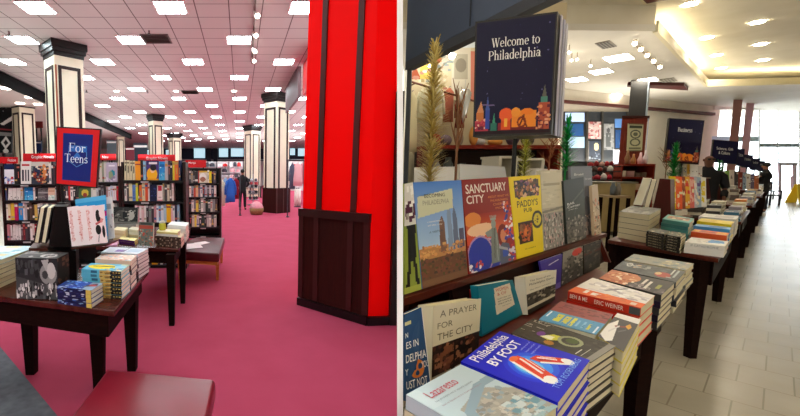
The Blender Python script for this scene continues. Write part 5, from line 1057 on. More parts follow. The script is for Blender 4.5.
o = lean('slate grey book with pale title behind the dark green one', ((572, 243.6), (594, 235.6), (591.6, 166), (570.6, 166.4)), -.79, -.838, .014, '6c6c72', a, group=gT1)
q = list(LASTQ); text('Broad', q, o, wht, (.14, .87, .55, .9)); text('Street', q, o, mat('c8c4c4', .5), (.62, .8, .94, .83))
lean('sand-coloured book at the far end of the ledge', ((594.6, 235), (601.4, 233), (597.4, 184), (591.6, 186)), tb, tt, .016, 'b8a080', Art(12, 40, 'bba486').specks(0, 0, 1, .7, ['8a7458', 'd8c8a8', '5a4c3c', 'c86a4a'], 40, .2, .06, 2), group=gT1)
# below the ledge
tb, tt = -.578, -.625
tb, tt = -.562, -.61; px = ((405, 401), (432, 392.6), (421.6, 307), (404.6, 314.4)); a = Art(26, 60, '274a72').rect(0, .86, .32, .9, 'c8c08a').ell(.5, .32, .3, .105, 'c8722c').ell(.38, .34, .09, .035, '274a72').ell(.62, .34, .09, .035, '274a72').ell(.5, .27, .08, .03, '274a72').rect(.965, 0, 1, 1, 'd8d4cc')
o = lean('dark blue book with a pretzel and white lettering below the ledge', px, tb, tt, .012, '274a72', a, group=gT2)
q = list(LASTQ)
text('N', q, o, wht, (.02, .71, .14, .77)); text('ES IN', q, o, wht, (.05, .58, .62, .66)); text('DELPHIA', q, o, wht, (.03, .42, .92, .51)); text('Y', q, o, wht, (.0, .28, .12, .35)); text('YOU', q, o, wht, (.68, .31, .97, .385)); text('UST NOT', q, o, wht, (.04, .12, .86, .21))
px = ((431.2, 386), (477, 371), (481, 298.4), (433.4, 306)); a = Art(40, 56, 'd3c9ab').rect(0, 0, 1, .47, '2a1a14').rect(0, 0, 1, .1, '8e866e').ell(.3, .3, .16, .14, '7a4a32').ell(.62, .32, .2, .12, '130e0c').specks(0, .1, 1, .46, ['4a2c20', '6c4030', '1a1210', '8c5c40', '241814'], 60, .1, .07, 2).rect(.42, .1, .46, .47, '18110e')
tb, tt = -.568, -.612
o = lean('thick cream book with brown photo strip below the ledge', px, tb, tt, .05, 'd3c9ab', a, 'd8cfa8', gT2, name='hardcover_book')
q = list(LASTQ); gb = mat('6c6450', .5)
text('A PRAYER', q, o, gb, (.12, .83, .9, .92)); text('FOR', q, o, gb, (.08, .68, .38, .76)); text('THE CITY', q, o, gb, (.08, .53, .82, .62))
tb, tt = -.655, -.69
lean('thin red book peeking out behind the thick cream one', ((476, 330), (482, 328), (479.4, 286.4), (471, 289.6)), tb - .034, tt - .034, .008, 'b81c20', None, group=gT2)
px = ((481.4, 352), (521, 339), (512.4, 279.8), (478, 286)); a = Art(30, 44, '0f7488').poly(((.36, .28), (.86, .34), (.88, .93), (.4, .88)), 'dcd2b8').rect(0, 0, 1, .03, '0c5a68')
o = lean('teal book with a cream title label below the ledge', px, tb, tt, .03, '0f7488', a, group=gT2)
q = list(LASTQ); rd = mat('b8442c', .5)
text('WOMEN', q, o, rd, (.43, .79, .8, .87)); text('& OF', q, o, rd, (.46, .69, .72, .76))
for i in range(3): text(('HISTORY OF', 'REMARKABLE', 'PEOPLE')[i], q, o, ink, (.45, .6 - .06 * i, .82, .63 - .06 * i))
text('by hand', q, o, ink, (.54, .41, .76, .435))
px = ((527, 329), (553.4, 317), (556.4, 269.6), (525, 277)); a = Art(32, 44, 'dcd5c0').rect(0, .2, 1, .52, '48443c').specks(0, .2, 1, .52, ['8a8474', '2a2824', 'a8a08c', '1a1816'], 44, .12, .08, 3).rect(0, .13, 1, .2, 'd0c8b0').rect(0, 0, 1, .13, '2a2822')
o = lean('thick white book with a dark photo strip and fanned pages below the ledge', px, -.635, -.67, .044, 'dcd5c0', a, 'cfc6a2', gT2, name='hardcover_book')
q = list(LASTQ); dk = mat('3a3832', .5)
text('The Story of the', q, o, dk, (.12, .82, .78, .885)); text('Philadelphia Eleven', q, o, dk, (.1, .71, .92, .79)); text('the first women', q, o, dk, (.1, .6, .8, .63))
a = Art(20, 40, '40308c').rect(0, .92, 1, 1, '4c3c98').line(.35, .8, .8, .86, .03, 'd8d4e4').rect(0, 0, 1, .16, '6c5aa8')
lean('purple book beside the thick white one below the ledge', ((545, 312), (559, 306), (562.4, 253.4), (540, 261.4)), -.698, -.73, .01, '40308c', a, group=gT2)
a = Art(24, 40, '3c3a36').rect(0, .5, 1, 1, '8c867a').ell(.7, .86, .26, .12, 'c8321e').ell(.4, .6, .2, .2, '5c574e').specks(0, 0, 1, .8, ['a8a296', '24221f', '6c675e', '14130f'], 60, .12, .08, 5)
lean('grey photo book with a red splash below the ledge', ((560, 306), (581, 298), (582.6, 245.6), (563, 252.6)), -.70, -.733, .012, '3c3a36', a, group=gT2)
a = Art(18, 40, '35312c').rect(0, .62, 1, .7, '5a2a22').specks(0, 0, 1, 1, ['4c463e', '221f1c', '6c6050'], 40, .2, .08, 6)
lean('dark brown book at the far end below the ledge', ((582.4, 297.6), (598, 290), (601, 239.6), (583.8, 245.2)), -.70, -.733, .012, '35312c', a, group=gT2)
# ---------------------------------------------------------------- flat piles on the front table
gP = 'book piles on the front table of the tiled aisle'
def pile(what, px, zt, n, cover, art, seed=0, zb=RT, **k):
    return stack(what, gP, [P(u, v, zt) for u, v in px], zt, zb + .0005, n, cover, art=art, seed=seed, **k)
def quadz(px, z): return [P(u, v, z) for u, v in px]
z = .996; px = ((497, 447), (558.2, 406), (460.8, 364.6), (406.2, 394.6))
a = Art(60, 46, 'b9c8cc').blend(0, .4, 'a2b0b0', 'b4c2c6').poly(((.25, 0), (.2, .5), (.7, .62), (1, .4), (1, 0)), 'a39e92').specks(.25, .05, .95, .5, ['b4ac9c', '8f8b82', 'c4beb0', '94a0a4'], 130, .08, .06, 3).poly(((.1, 0), (.3, .4), (.8, .6), (1, .6), (1, .7), (.7, .68), (.2, .45), (0, .1)), '8ea2ac').specks(.6, 0, 1, .3, ['6f95a0', '9db4b8', 'c4ccc8'], 40, .12, .06, 4).rect(0, .66, .16, 1, 'c2ced0')
o = pile('pale blue-grey books with a low coastal picture', px, z, 4, ['b4c4c8', 'cfc7a4', 'b4c4c8', 'c8c0a0'], a, 1, pages='d4caa4', jit=.004, toplabel='pale blue-grey book with faint red title at the very front of the table')[0]
q = quadz(px, z); text('Lazaretto', q, o, mat('c8606c', .5), (.14, .78, .62, .9), lift=.002)
text('how philadelphia used an unpopular quarantine', q, o, mat('7c868c', .5), (.12, .7, .75, .735), lift=.002); text('based on disputed science to accommodate immigrants', q, o, mat('9a7c84', .5), (.12, .62, .78, .65), lift=.002)
z = 1.0; px = ((557.8, 402.6), (590, 360.2), (500, 331.2), (461, 361.4))
a = Art(84, 64, '1d23c4').ell(.47, .4, .33, .3, '2434d2').ell(.47, .4, .27, .25, '2c58e0').ell(.45, .4, .2, .2, '3f8cf0').ell(.42, .42, .14, .15, '6cc0f4')
a.poly(((.58, .48), (.7, .45), (.79, .3), (.86, .18), (.78, .1), (.68, .2), (.58, .34)), 'd83822').line(.59, .35, .76, .12, .035, 'f2efe9').ell(.8, .16, .055, .065, 'f4f1ec').line(.66, .42, .75, .26, .022, 'f6f2ee').line(.62, .4, .7, .3, .015, '641c18').line(.7, .4, .78, .28, .015, 'f0d8d0')
a.poly(((.39, .63), (.55, .6), (.54, .44), (.46, .26), (.4, .14), (.28, .12), (.25, .2), (.33, .38)), 'e2442a').line(.39, .6, .25, .2, .035, 'f4f0ec').ell(.32, .17, .075, .065, 'f4f2ee').line(.5, .54, .38, .28, .03, 'f8ece8').line(.46, .56, .36, .36, .014, 'c83020').line(.54, .5, .44, .28, .014, 'f6e4dc').ell(.45, .6, .07, .04, 'e8703c')
o = pile('dark royal blue paperbacks with red sneakers', px, z, 5, '1c22c0', a, 2, pages='dcd0ac', jit=.004, backs=None, toplabel='royal blue walking guide with red sneakers on its cover', name='paperback_book')[0]
q = quadz(px, z); W_ = mat('f4f2f2', .5)
text('Philadelphia', q, o, W_, (.1, .8, .9, .965), lift=.002, bold=.6); text('BY FOOT', q, o, W_, (.16, .665, .86, .785), lift=.002, bold=1.6)
for i in range(3): text(('walking tours of', 'history culture', 'neighborhoods'), q, o, mat('b8c4f4', .5), (.8, .84 - .07 * i, .98, .875 - .07 * i), lift=.002) if False else text(('walking tours of', 'history and art', 'neighborhoods')[i], q, o, mat('b8c4f4', .5), (.68, .6 - .06 * i, .95, .63 - .06 * i), lift=.002)
text('TOM ROSENBERG', q, o, mat('7fb0f4', .5), (.2, .06, .92, .12), lift=.002)
z = .99; px = ((590.8, 362.6), (616, 346.2), (533, 318.8), (511.5, 333.2))
a = Art(70, 36, '3c3832').specks(0, 0, 1, 1, ['46423a', '34302a', '4c473e'], 80, .1, .1, 2).ell(.28, .42, .05, .12, '6c3a8c').poly(((.3, .3), (.4, .58), (.5, .6), (.52, .4), (.42, .25)), 'c8c440').poly(((.3, .3), (.36, .46), (.44, .48), (.45, .3)), 'e0e0c4').ring(.62, .52, .14, .24, .3, '9aa07c').ell(.63, .56, .07, .12, '4c5c2c').ell(.46, .16, .06, .09, 'a8742c').rect(.93, 0, 1, 1, '8f8b80').line(.8, .1, .8, .35, .012, 'c8c4b8').line(.86, .1, .86, .5, .012, 'c8c4b8').specks(.03, .3, .22, .9, ['c4c0b4', 'd4d0c8'], 14, .1, .015, 4).specks(0, .86, .3, 1, ['a8a498', '2a2824'], 30, .02, .1, 5)
q4 = [px[3], px[0], px[1], px[2]]
st3 = pile('dark spiral-bound food books with an apple', q4, z, 6, '3c3832', None, 3, pages='d6ccae', jit=.003, toplabel='charcoal food book with a green apple on its cover')
a.on('cover_print', [P(u, v, z) for u, v in q4], st3[0], lift=.001)
z = .992; px = ((596.2, 334.6), (613, 314.6), (561, 301.4), (538.8, 319.6))
a = Art(60, 40, '5f9ec4').rect(.0, .5, 1, 1, '9c5450').rect(0, .5, .04, 1, 'a85c54')
q4 = [px[3], px[0], px[1], px[2]]
a = Art(64, 36, '5c9cc2').rect(0, .48, 1, 1, '98504c').specks(.1, .56, .95, .94, ['7a3c3c', '86444a', '6c3438'], 34, .12, .06, 3).rect(.2, .1, .32, .42, 'd8d44c').rect(.36, .1, .46, .4, 'd4cc54').rect(.5, .06, .56, .42, 'e0d850').rect(.6, .1, .64, .36, '8cc0dc').rect(.7, .1, .74, .36, '8cc0dc').rect(.8, .08, .84, .32, 'd8d04c').rect(.04, .2, .07, .44, 'e8f0f4').rect(.93, .02, .96, .3, 'e8f0f4').specks(.15, .05, .9, .45, ['5c9cc2', '4c8cb4'], 30, .03, .06, 4)
st4 = pile('light blue and brick red books with yellow letters', q4, z, 4, '5c9cc2', None, 4, pages='dcd4b8', jit=.003, toplabel='light blue and brick red book with yellow letters on top')
a.on('cover_print', [P(u, v, z) for u, v in q4], st4[0], lift=.001)
px = ((623.4, 352.4), (641, 319.6), (617.4, 313.2), (597.8, 336.6)); z = .987
a = Art(36, 36, '4c4a4a').poly(((0, .1), (0, .5), (.25, .75), (.4, .4), (.5, .1), (.3, 0)), 'ece8e0').rect(0, .82, 1, 1, 'e8e4dc').poly(((.6, .62), (.72, .74), (.84, .66), (.78, .56)), 'dca030').line(.28, .52, .62, .6, .05, '8c4438').line(.2, .3, .4, .55, .06, 'd8d4d0').line(.5, .4, .7, .52, .04, '6a6c70')
q4 = [px[3], px[0], px[1], px[2]]
st5 = pile('white and charcoal books with yellow edges', q4, z, 4, ['e0d040', 'd8c83c', 'e0d040', 'd8c83c'], None, 5, pages='dcd2b0', jit=.003, toplabel='white and charcoal book with yellow page border and a small star')
a.on('cover_print', [P(u, v, z) for u, v in q4], st5[0], lift=.001)
z = 1.0; px = ((568, 291), (641, 308), (655, 295.6), (592.6, 277.8))
a = Art(60, 30, 'e4e0da').rect(0, 0, 1, .3, 'e4682c').rect(.18, .1, .24, .26, 'ece4dc').rect(.3, .08, .44, .22, 'ece4dc').rect(.84, .06, .92, .22, 'e8d0c4').specks(.1, .35, .95, .95, ['c4c0c4', 'f2f0ee', 'b0aab0', 'd4cfd0'], 50, .12, .1, 3).specks(.4, .0, .75, .28, ['e88034', 'd8602a'], 14, .1, .1, 4).line(.4, .5, .6, .9, .05, '8c8a90')
st6 = pile('red-spined biographies', px, z, 4, 'd8482a', a, 6, pages='d8cfae', jit=.003, spine=0, spines=['c8301c', 'c4281a'], toplabel='red-spined biography with white and orange cover, lettered along its spine', name='hardcover_book')
zt_ = z; th_ = (z - RT) / 4
for i in range(1):
    b_ = st6[i]; bl, br_ = P(*px[0], zt_), P(*px[1], zt_)
    nn = Z * -(th_ * .9); qq = [bl + nn, br_ + nn, br_, bl]
    text('BEN & ME', qq, b_, mat('f0d8c8', .5), (.04, .22, .3, .72), lift=.002, bold=.6); text('ERIC WEINER', qq, b_, mat('f0d8c8', .5), (.4, .22, .79, .74), lift=.002, bold=.6)
    MB().prism([p_ + (qq[1] - qq[0]).cross(Z).normalized() * .001 for p_ in (bil(qq, .86, .08), bil(qq, .995, .08), bil(qq, .995, .9), bil(qq, .86, .9))], (qq[1] - qq[0]).cross(Z).normalized() * .0006).build('publisher_block', mat('4a4c4c', .5), b_)
z = 1.0; px = ((599, 278.4), (661.4, 295), (675, 282.6), (612, 269.6))
a = Art(60, 22, '3c3a3c').rect(0, .0, .45, 1, 'b46440').ell(.3, .6, .26, .4, 'c4784c').specks(0, .1, .5, .9, ['dcb488', 'a8502c', 'e8d4b8', 'c87c50'], 44, .06, .14, 3).rect(.62, .1, .66, .8, 'd8d4cc').rect(.7, .1, .74, .7, 'd8d4cc').rect(.7, .1, .8, .22, 'd8d4cc').rect(.84, .3, .9, .6, '9a9c4c').specks(.5, 0, 1, .3, ['8a7c80', '5c5458'], 20, .08, .16, 4)
pile('dark art books with an orange picture', px, z, 5, ['3c3a3c', '2a2038', '3c3a3c', '241c34', '3c3a3c'], a, 7, pages='dcd2b2', jit=.004, spine=0, toplabel='dark art book with an orange picture on its cover')
px = ((613.6, 268.4), (676, 282.2), (685.4, 271.6), (623.2, 260.8))
a = Art(60, 22, '4a5054').specks(0, 0, .8, 1, ['565c60', '3c4246', '60666a'], 40, .1, .14, 3).ring(.17, .7, .05, .2, .4, 'c8c8c4').line(.1, .8, .35, .6, .06, 'b4b4b0').specks(.25, .5, .5, .8, ['c4a484', '9a9c98'], 14, .08, .1, 4).ell(.75, .35, .12, .22, 'b04038').ell(.68, .4, .05, .12, 'd8b888').rect(.84, .5, .87, 1, 'c8ccc8').rect(.9, .3, .93, .95, 'a8b4b4').rect(.82, .2, .9, .26, 'c0c4c0')
pile('slate music books with a red emblem', px, z, 5, ['4a5054', 'c9c0a0', '4a5054', '2a2a30', 'c4bc9c'], a, 8, pages='dad0ae', jit=.012, spine=0, toplabel='slate music book with white lettering and a red emblem')
pile('plain cream books at the far corner of the front table', ((624.6, 259.6), (686, 270.4), (694, 263.6), (634, 254)), .985, 5, ['b8b094', '8a8878', 'c4bc9c', '6a6c68', 'b8b094'], Art(30, 10, '9a9a90').specks(0, 0, 1, 1, ['c4bc9c', '7a8a8c', 'b0a888'], 30, .1, .2, 2), 9, pages='dad0ae', jit=.01, spine=0)
# ================================================================ second table of the tiled aisle
gQ = 'book piles on the second table of the tiled aisle'
def pile2(what, px, zt, n, cover, art=None, seed=0, zb=RT, grp=gQ, **k):
    return stack(what, grp, [P(u, v, zt) for u, v in px], zt, zb + .0005, n, cover, art=art, seed=seed, **k)
pile2('thick cream-edged books at the easel end of the second table', ((619.4, 211.4), (649.4, 215), (661, 208.6), (632, 205.6)), 1.115, 5, ['3a3a38', '44423c', '35332f', '3c3a36', '403c36'], Art(20, 10, '8a8a84').specks(0, 0, 1, 1, ['a8a69c', '6c6c68'], 20, .2, .2, 2), 1, pages='d9cdaa', spine=2, jit=.006, name='hardcover_book')
pile2('small black paperbacks, inner of the two black piles', ((646.8, 231), (664.4, 234.4), (670.4, 231), (653, 227.8)), .985, 6, '23221f', Art(14, 10, '4a4840').specks(0, 0, 1, 1, ['b8a888', '2a2824'], 14, .2, .2, 2), 2, pages='d6ccb0', spine=0, spines=['1b1a18', '262420'], spine_art=Art(40, 6, '1b1a18').rect(.12, .35, .86, .65, 'a89c80').specks(.1, .2, .9, .8, ['1b1a18'], 14, .04, .6, 2), jit=.004, name='paperback_book')
pile2('small black paperbacks, outer of the two black piles', ((665.8, 234.7), (680.6, 237.4), (686, 233.6), (671.8, 231.2)), .985, 6, '2a2824', Art(14, 10, '5a5648').specks(0, 0, 1, 1, ['c8b890', '2a2824'], 14, .2, .2, 3), 3, pages='e0d4b0', spine=0, spines=['201f1c', '2b2925'], spine_art=Art(40, 6, '201f1c').rect(.14, .35, .8, .65, 'b8ac90').specks(.1, .2, .9, .8, ['201f1c'], 12, .05, .6, 3), jit=.004, name='paperback_book')
pile2('teal paperbacks behind the black piles', ((662.4, 219), (689.6, 223.4), (694.4, 218.6), (668, 214.4)), 1.058, 6, ['4c9a98', '3a8488', '56a4a0', '43908f', '3a8488', '4c9a98'], Art(30, 10, '58a8a4').rect(.1, .3, .9, .8, 'b88a64').specks(.1, .3, .9, .8, ['d8b890', '7c5a48'], 14, .2, .2, 2), 4, pages='d8d2ba', spine=0, jit=.006, name='paperback_book')
spines_row = [('thick white novels at the corner of the second table', 685, 242, 725, 246.4, .07, 0, .94, 2, 'e6e2d8', Art(30, 14, 'e9e6de').poly(((.5, .3), (.95, .4), (.9, .8), (.55, .9)), '4c9ad4').specks(.1, .2, .5, .8, ['c8c4bc', 'd8d4cc'], 10, .2, .2, 1)),
      ('orange-spined books behind the thick white ones', 691, 231.6, 727, 235.8, .045, 0, .98, 3, 'd8582c', Art(30, 10, 'd8603a').rect(0, .2, .2, .8, 'e8a838').rect(.7, .1, 1, .9, 'e89a30').rect(.25, .3, .65, .7, 'b8442c')),
      ('sky blue books behind the orange-spined ones', 693.5, 225.8, 730, 229.6, .037, 0, 1.0, 3, '4c94cc', Art(30, 10, '549cd0').rect(.4, .2, .9, .8, '3a7cb4')),
      ('yellow books behind the sky blue ones', 697, 221, 731.6, 224.8, .06, 0, 1.02, 4, 'e4cc2c', Art(30, 10, 'e8d23c').rect(.1, .2, .5, .8, 'e0c020')),
      ('white books at the far end of the second table', 698.6, 216.4, 736, 219.6, .07, 0, 1.03, 4, 'd8d6d0', Art(30, 10, 'dcdad4').rect(.4, .2, .9, .8, 'c0beb8'))]
for i, (w_, u0, v0, u1, v1, du, dvv, zt, n, c, ar) in enumerate(spines_row):
    o = pile2(w_, ((u0, v0), (u1, v1), (u1 + (778 - u1) * du, v1 + (173 - v1) * du), (u0 + (778 - u0) * du, v0 + (173 - v0) * du)), zt, n, c, ar, 10 + i, pages='e4dfd0', spine=0, jit=.004, name='hardcover_book')
    if i == 0:
        zz = (zt - RT) / n * .9; q = [P(u0, v0, zt) - Z * zz, P(u1, v1, zt) - Z * zz, P(u1, v1, zt), P(u0, v0, zt)]; text('IF CATASTROPHE', q, o[0], mat('8c8c88', .5), (.16, .3, .86, .7), lift=.003)
# book easel of the second table, with coloured covers facing the aisle
gE = 'bright covers leaning on the second easel'
yE = 4.95
c_ = [Y(650, 213.5, yE), Y(671.4, 221, yE), Y(670.4, 179.4, yE), Y(659.6, 178.6, yE)]
lowz = RT + .002
e = empty('book_easel', V(((c_[0].x + c_[1].x) / 2, yE, RT)), 'dark red wooden easel end standing on the second table of the tiled aisle', 'book easel')
c_[0].z = lowz; c_[1].z = lowz
MB().prism(c_, E1 * .32).build('end_panel', noisy('easel_wood_red', '3c1210', '4c1a16', 6, .35), e)
MB().prism([c_[1] + V((.01, -.06, .0)), c_[1] + V((.06, -.12, .0)), c_[1] + V((.06, -.12, .1)), c_[1] + V((.01, -.06, .1))], E1 * .5).build('ledge', noisy('easel_wood_red', '3c1210', '4c1a16', 6, .35), e)
cols = [('d8c02c', 'yellow', 'c8a024'), ('e8643c', 'coral', 'f07a44'), ('8a4a3c', 'brown', 'a85c44'), ('e0a83c', 'amber', 'd84c3c'), ('d86c64', 'rose', 'e8b0a0'), ('b8b4bc', 'grey', 'e4dcd8'), ('9ab0c0', 'pale blue', '6c5a8c'), ('e4e2da', 'white', 'e0c838')]
us = [670.5, 675, 681.5, 684.5, 689, 693.4, 696.5, 700.4, 705.4]
for i, (c, nm, c2) in enumerate(cols):
    u0, u1 = us[i], us[i + 1] + 1.0; yy = yE + .22 + i * .05; ar = Art(12, 26, c).specks(.1, .1, .9, .9, [c2, c, c2, 'e8d8b0'], 14, .5, .14, i).rect(.15, .7, .85, .82, c2)
    q = [Y(u0, 209.6 - i * .35, yy), Y(u1, 209.4 - i * .35, yy), Y(u1 - .5, 177 + .1 * i, yy + .05), Y(u0 - .6, 176 + .1 * i, yy + .05)]
    book('%s cover in the bright row on the second easel' % nm, gE, q, .02, c, 'e6dfc8', 3, ar, name='paperback_book')
for i, (x0, x1, v0, v1, c) in enumerate(((643.4, 650.6, 208, 179.4, 'd9d0b4'), (633, 640.5, 204.6, 178, 'cfc7ae'))):
    y_ = yE - .02 if i == 0 else 4.6
    q = [Y(x0 + 5 * i - 1, v0, y_ + .22), Y(x0, v0, y_), Y(x0 + 8 + i * 2, v1, y_), Y(x0 + 8 + i * 2, v1 - .5, y_ + .22)]
    book(['cream-edged hardcover leaning against the red easel end', 'thick cream-edged hardcover leaning at the left of the red easel, on the cream pile'][i], None, q, .05 + .02 * i, 'cfcac0' if i else '3a3028', c, 0, name='hardcover_book', tc=.006)
# piles on the farther tables
def far_piles(grp, rows, where):
    r = random.Random(len(where))
    for k, (s_, t_, ws, wt, zt, n, c, nm) in enumerate(rows):
        q = [W(s_, t_ + wt, 0), W(s_ + ws, t_ + wt, 0), W(s_ + ws, t_, 0), W(s_, t_, 0)]; q = [q[3], q[0], q[1], q[2]]
        ar = Art(10, 10, c).specks(0, 0, 1, 1, [c, 'd8d2c4', c, '8c8880'], 8, .3, .3, k)
        stack('%s %s' % (nm, where), grp, q, zt, RT + .0005, n, [c, 'd8d0bc', c], 'e0dac6', 0, ar, .02, seed=k, lip=.008)
far_piles('book piles on the third aisle table', [(8.55, -.42, .5, .13, .97, 3, '3c6c84', 'steel blue books'), (8.6, -.58, .6, .13, 1.05, 5, '3a3836', 'black and white books'), (9.4, -.42, .5, .12, 1.0, 3, '8c8690', 'grey mauve books'), (9.5, -.6, .55, .13, 1.06, 4, 'c8bfa0', 'cream books'), (10.2, -.42, .5, .13, 1.02, 4, 'd4c8a0', 'straw-coloured books'), (10.8, -.43, .5, .13, 1.05, 3, 'd8843c', 'orange books'), (8.75, -.75, .7, .14, 1.1, 6, '4a4440', 'charcoal books')], 'on the third aisle table')
far_piles('book piles on the fourth aisle table', [(12.9, -.45, .7, .15, 1.02, 3, '9a96a0', 'silver books'), (13.9, -.45, .7, .15, 1.06, 4, 'd8d4cc', 'white books'), (14.9, -.45, .7, .15, 1.08, 4, '5a7c9c', 'denim blue books'), (15.8, -.45, .6, .15, 1.1, 4, 'c8a878', 'tan books'), (13.6, -.62, .7, .12, 1.15, 5, '6c5c50', 'brown books'), (14.7, -.8, .8, .2, 1.2, 5, 'b8b4ac', 'pale grey books')], 'on the fourth aisle table')
far_piles('book piles on the fifth aisle table', [(18.4, -.5, 1, .2, 1.06, 3, 'b8b8c4', 'lilac grey books'), (20, -.5, 1, .2, 1.1, 4, 'e0dcd8', 'white books'), (21.4, -.5, 1, .2, 1.12, 3, '8a9cb0', 'dusty blue books')], 'on the fifth aisle table')
# upright covers displayed on the farther tables
def upright(lab, u0, u1, v0, v1, y, c, c2, grp):
    q = [Y(u0, v1, y), Y(u1, v1, y), Y(u1 + .3, v0, y + .03), Y(u0 + .3, v0, y + .03)]
    mz = min(p_.z for p_ in q[:2])
    return book(lab, grp, q, .03, c, 'e0dac6', 3, Art(10, 18, c).specks(.1, .1, .9, .9, [c2, c, 'e4ded0'], 9, .4, .12, int(u0)))
gV = 'covers displayed upright on the farther aisle tables'
def stand(lab, u0, u1, v, y, t_=.04):
    a, b = Y(u0, v, y), Y(u1, v, y); e = empty('book_stand', V(((a.x + b.x) / 2, y, RT)), lab, 'book stand')
    MB().box(a.x, b.x, y - .03, y + .12, a.z - .03, a.z - .002).build('ledge', noisy('easel_wood_red', '3c1210', '4c1a16', 6, .35), e)
    MB().box(a.x + .02, b.x - .02, y + .06, y + .1, RT + .002, a.z - .031).build('support', noisy('easel_wood_red', '3c1210', '4c1a16', 6, .35), e)
stand('dark stand holding upright covers on the third aisle table', 677, 703, 178, 7.15)
for i, (u0, u1, v0, c, c2, nm) in enumerate(((678.6, 683, 163, '8c8a84', '4a4844', 'grey'), (683.4, 686.8, 163.4, 'b8b098', '5a6c8c', 'sand'), (687, 689.6, 164, 'c89a3c', '3a3430', 'ochre'), (690, 697.6, 164.6, 'ece8e4', '24242a', 'white and black'), (698, 702, 166, 'd0ccc8', '8c5a58', 'pale'))):
    upright('%s cover standing upright under the large navy sign' % nm, u0, u1, v0, 177.6, 7.12, c, c2, gV)
stand('dark stand holding upright covers before the second navy sign', 715, 760, 190, 10.4)
for i, (u0, u1, v0, c, c2, nm) in enumerate(((716, 720.6, 170, '5a9c4c', 'd8d0a0', 'green'), (721.4, 724.6, 171, 'c8c2b8', 'b05a4a', 'pale grey'), (725.4, 729, 170.6, '8cb85c', 'e0dcc8', 'lime'), (730, 734, 170, 'e0d8d0', '8c8480', 'off-white'), (735, 738, 171, '4a4448', 'c8c0b8', 'charcoal'), (739, 742.4, 172, '8a3c34', 'e0c8a0', 'brick red'), (743, 746, 172.4, '9ab0c8', '3a4c6c', 'powder blue'), (747, 750.4, 173, 'd8d4d0', '7c5c4c', 'white'), (751, 754, 174, '6a5c7c', 'd0c8d4', 'violet'), (755, 758.6, 175, 'b86c4c', 'e8d8c8', 'terracotta'))):
    upright('%s cover standing upright before the second navy sign' % nm, u0, u1, v0, 189.6, 10.36, c, c2, gV)
# dark block easels on the third table
for i, (u0, u1, v0, y, lab) in enumerate(((702, 712, 178.6, 7.6, 'dark red wooden easel block in front of the man in black'), (715, 723, 186, 8.9, 'dark wooden easel block beside the black and white pile'))):
    a, b = Y(u0, v0, y), Y(u1, v0, y); e = empty('book_easel', V(((a.x + b.x) / 2, y, RT)), lab, 'book easel')
    MB().hexa([V((a.x - .06, y, RT + .002)), V((b.x + .06, y, RT + .002)), V((b.x + .06, y + .3, RT + .002)), V((a.x - .06, y + .3, RT + .002))], [V((a.x, y + .06, a.z)), V((b.x, y + .06, a.z)), V((b.x, y + .2, a.z)), V((a.x, y + .2, a.z))]).build('block', noisy('easel_wood_red', '3c1210', '4c1a16', 6, .35), e)
    MB().box(a.x - .02, b.x + .02, y + .04, y + .22, a.z + .001, a.z + .02).build('cap', mat('8a7460', .4), e)
# ================================================================ navy signs
def skyline(nx=60, ny=80):
    a = Art(nx, ny, '131030').specks(0, .3, 1, 1, ['5a5a86', '1b1840', '1b1840'], 40, .018, .012, 2)
    a.rect(0, .0, 1, .04, '3a1420').rect(.02, .04, .12, .2, 'c8743c').poly(((.02, .2), (.08, .3), (.12, .2)), 'd08a5c').rect(.0, .03, .18, .12, 'a83044').specks(0, .02, .2, .14, ['e0b8a0', '5a2038', 'c84a54'], 26, .04, .02, 3).rect(.14, .05, .2, .22, '34489c').poly(((.14, .22), (.17, .34), (.2, .22)), '44589c').line(.1, .27, .26, .26, .012, '6c5c84').rect(.22, .03, .3, .1, '2c6c5c').poly(((.24, .1), (.26, .2), (.28, .1)), '3c8c6c')
    a.rect(.32, .03, .5, .1, '7c1c24').rect(.36, .04, .48, .2, 'd8501c').ell(.42, .17, .09, .06, 'e85c2c').rect(.4, .06, .44, .14, 'e8a83c').rect(.5, .05, .82, .2, 'e8862a').ell(.55, .19, .06, .04, 'ec9434').ell(.7, .19, .08, .03, 'e87c24').line(.6, .06, .66, .16, .02, '5c2414').line(.7, .06, .64, .15, .02, '5c2414').ring(.63, .1, .06, .05, .4, '7c2c14').rect(.5, .03, .84, .055, '6c1c1c').rect(.84, .03, .98, .26, 'a84c34').specks(.82, .03, .99, .24, ['d88a5c', '7c2c2c', '5c2434', 'e0a07c'], 30, .05, .025, 4).rect(.87, .26, .95, .31, '4a7c6c').poly(((.88, .31), (.91, .42), (.94, .31)), '5c5a50').rect(.0, 0, 1, .03, '241018')
    return a
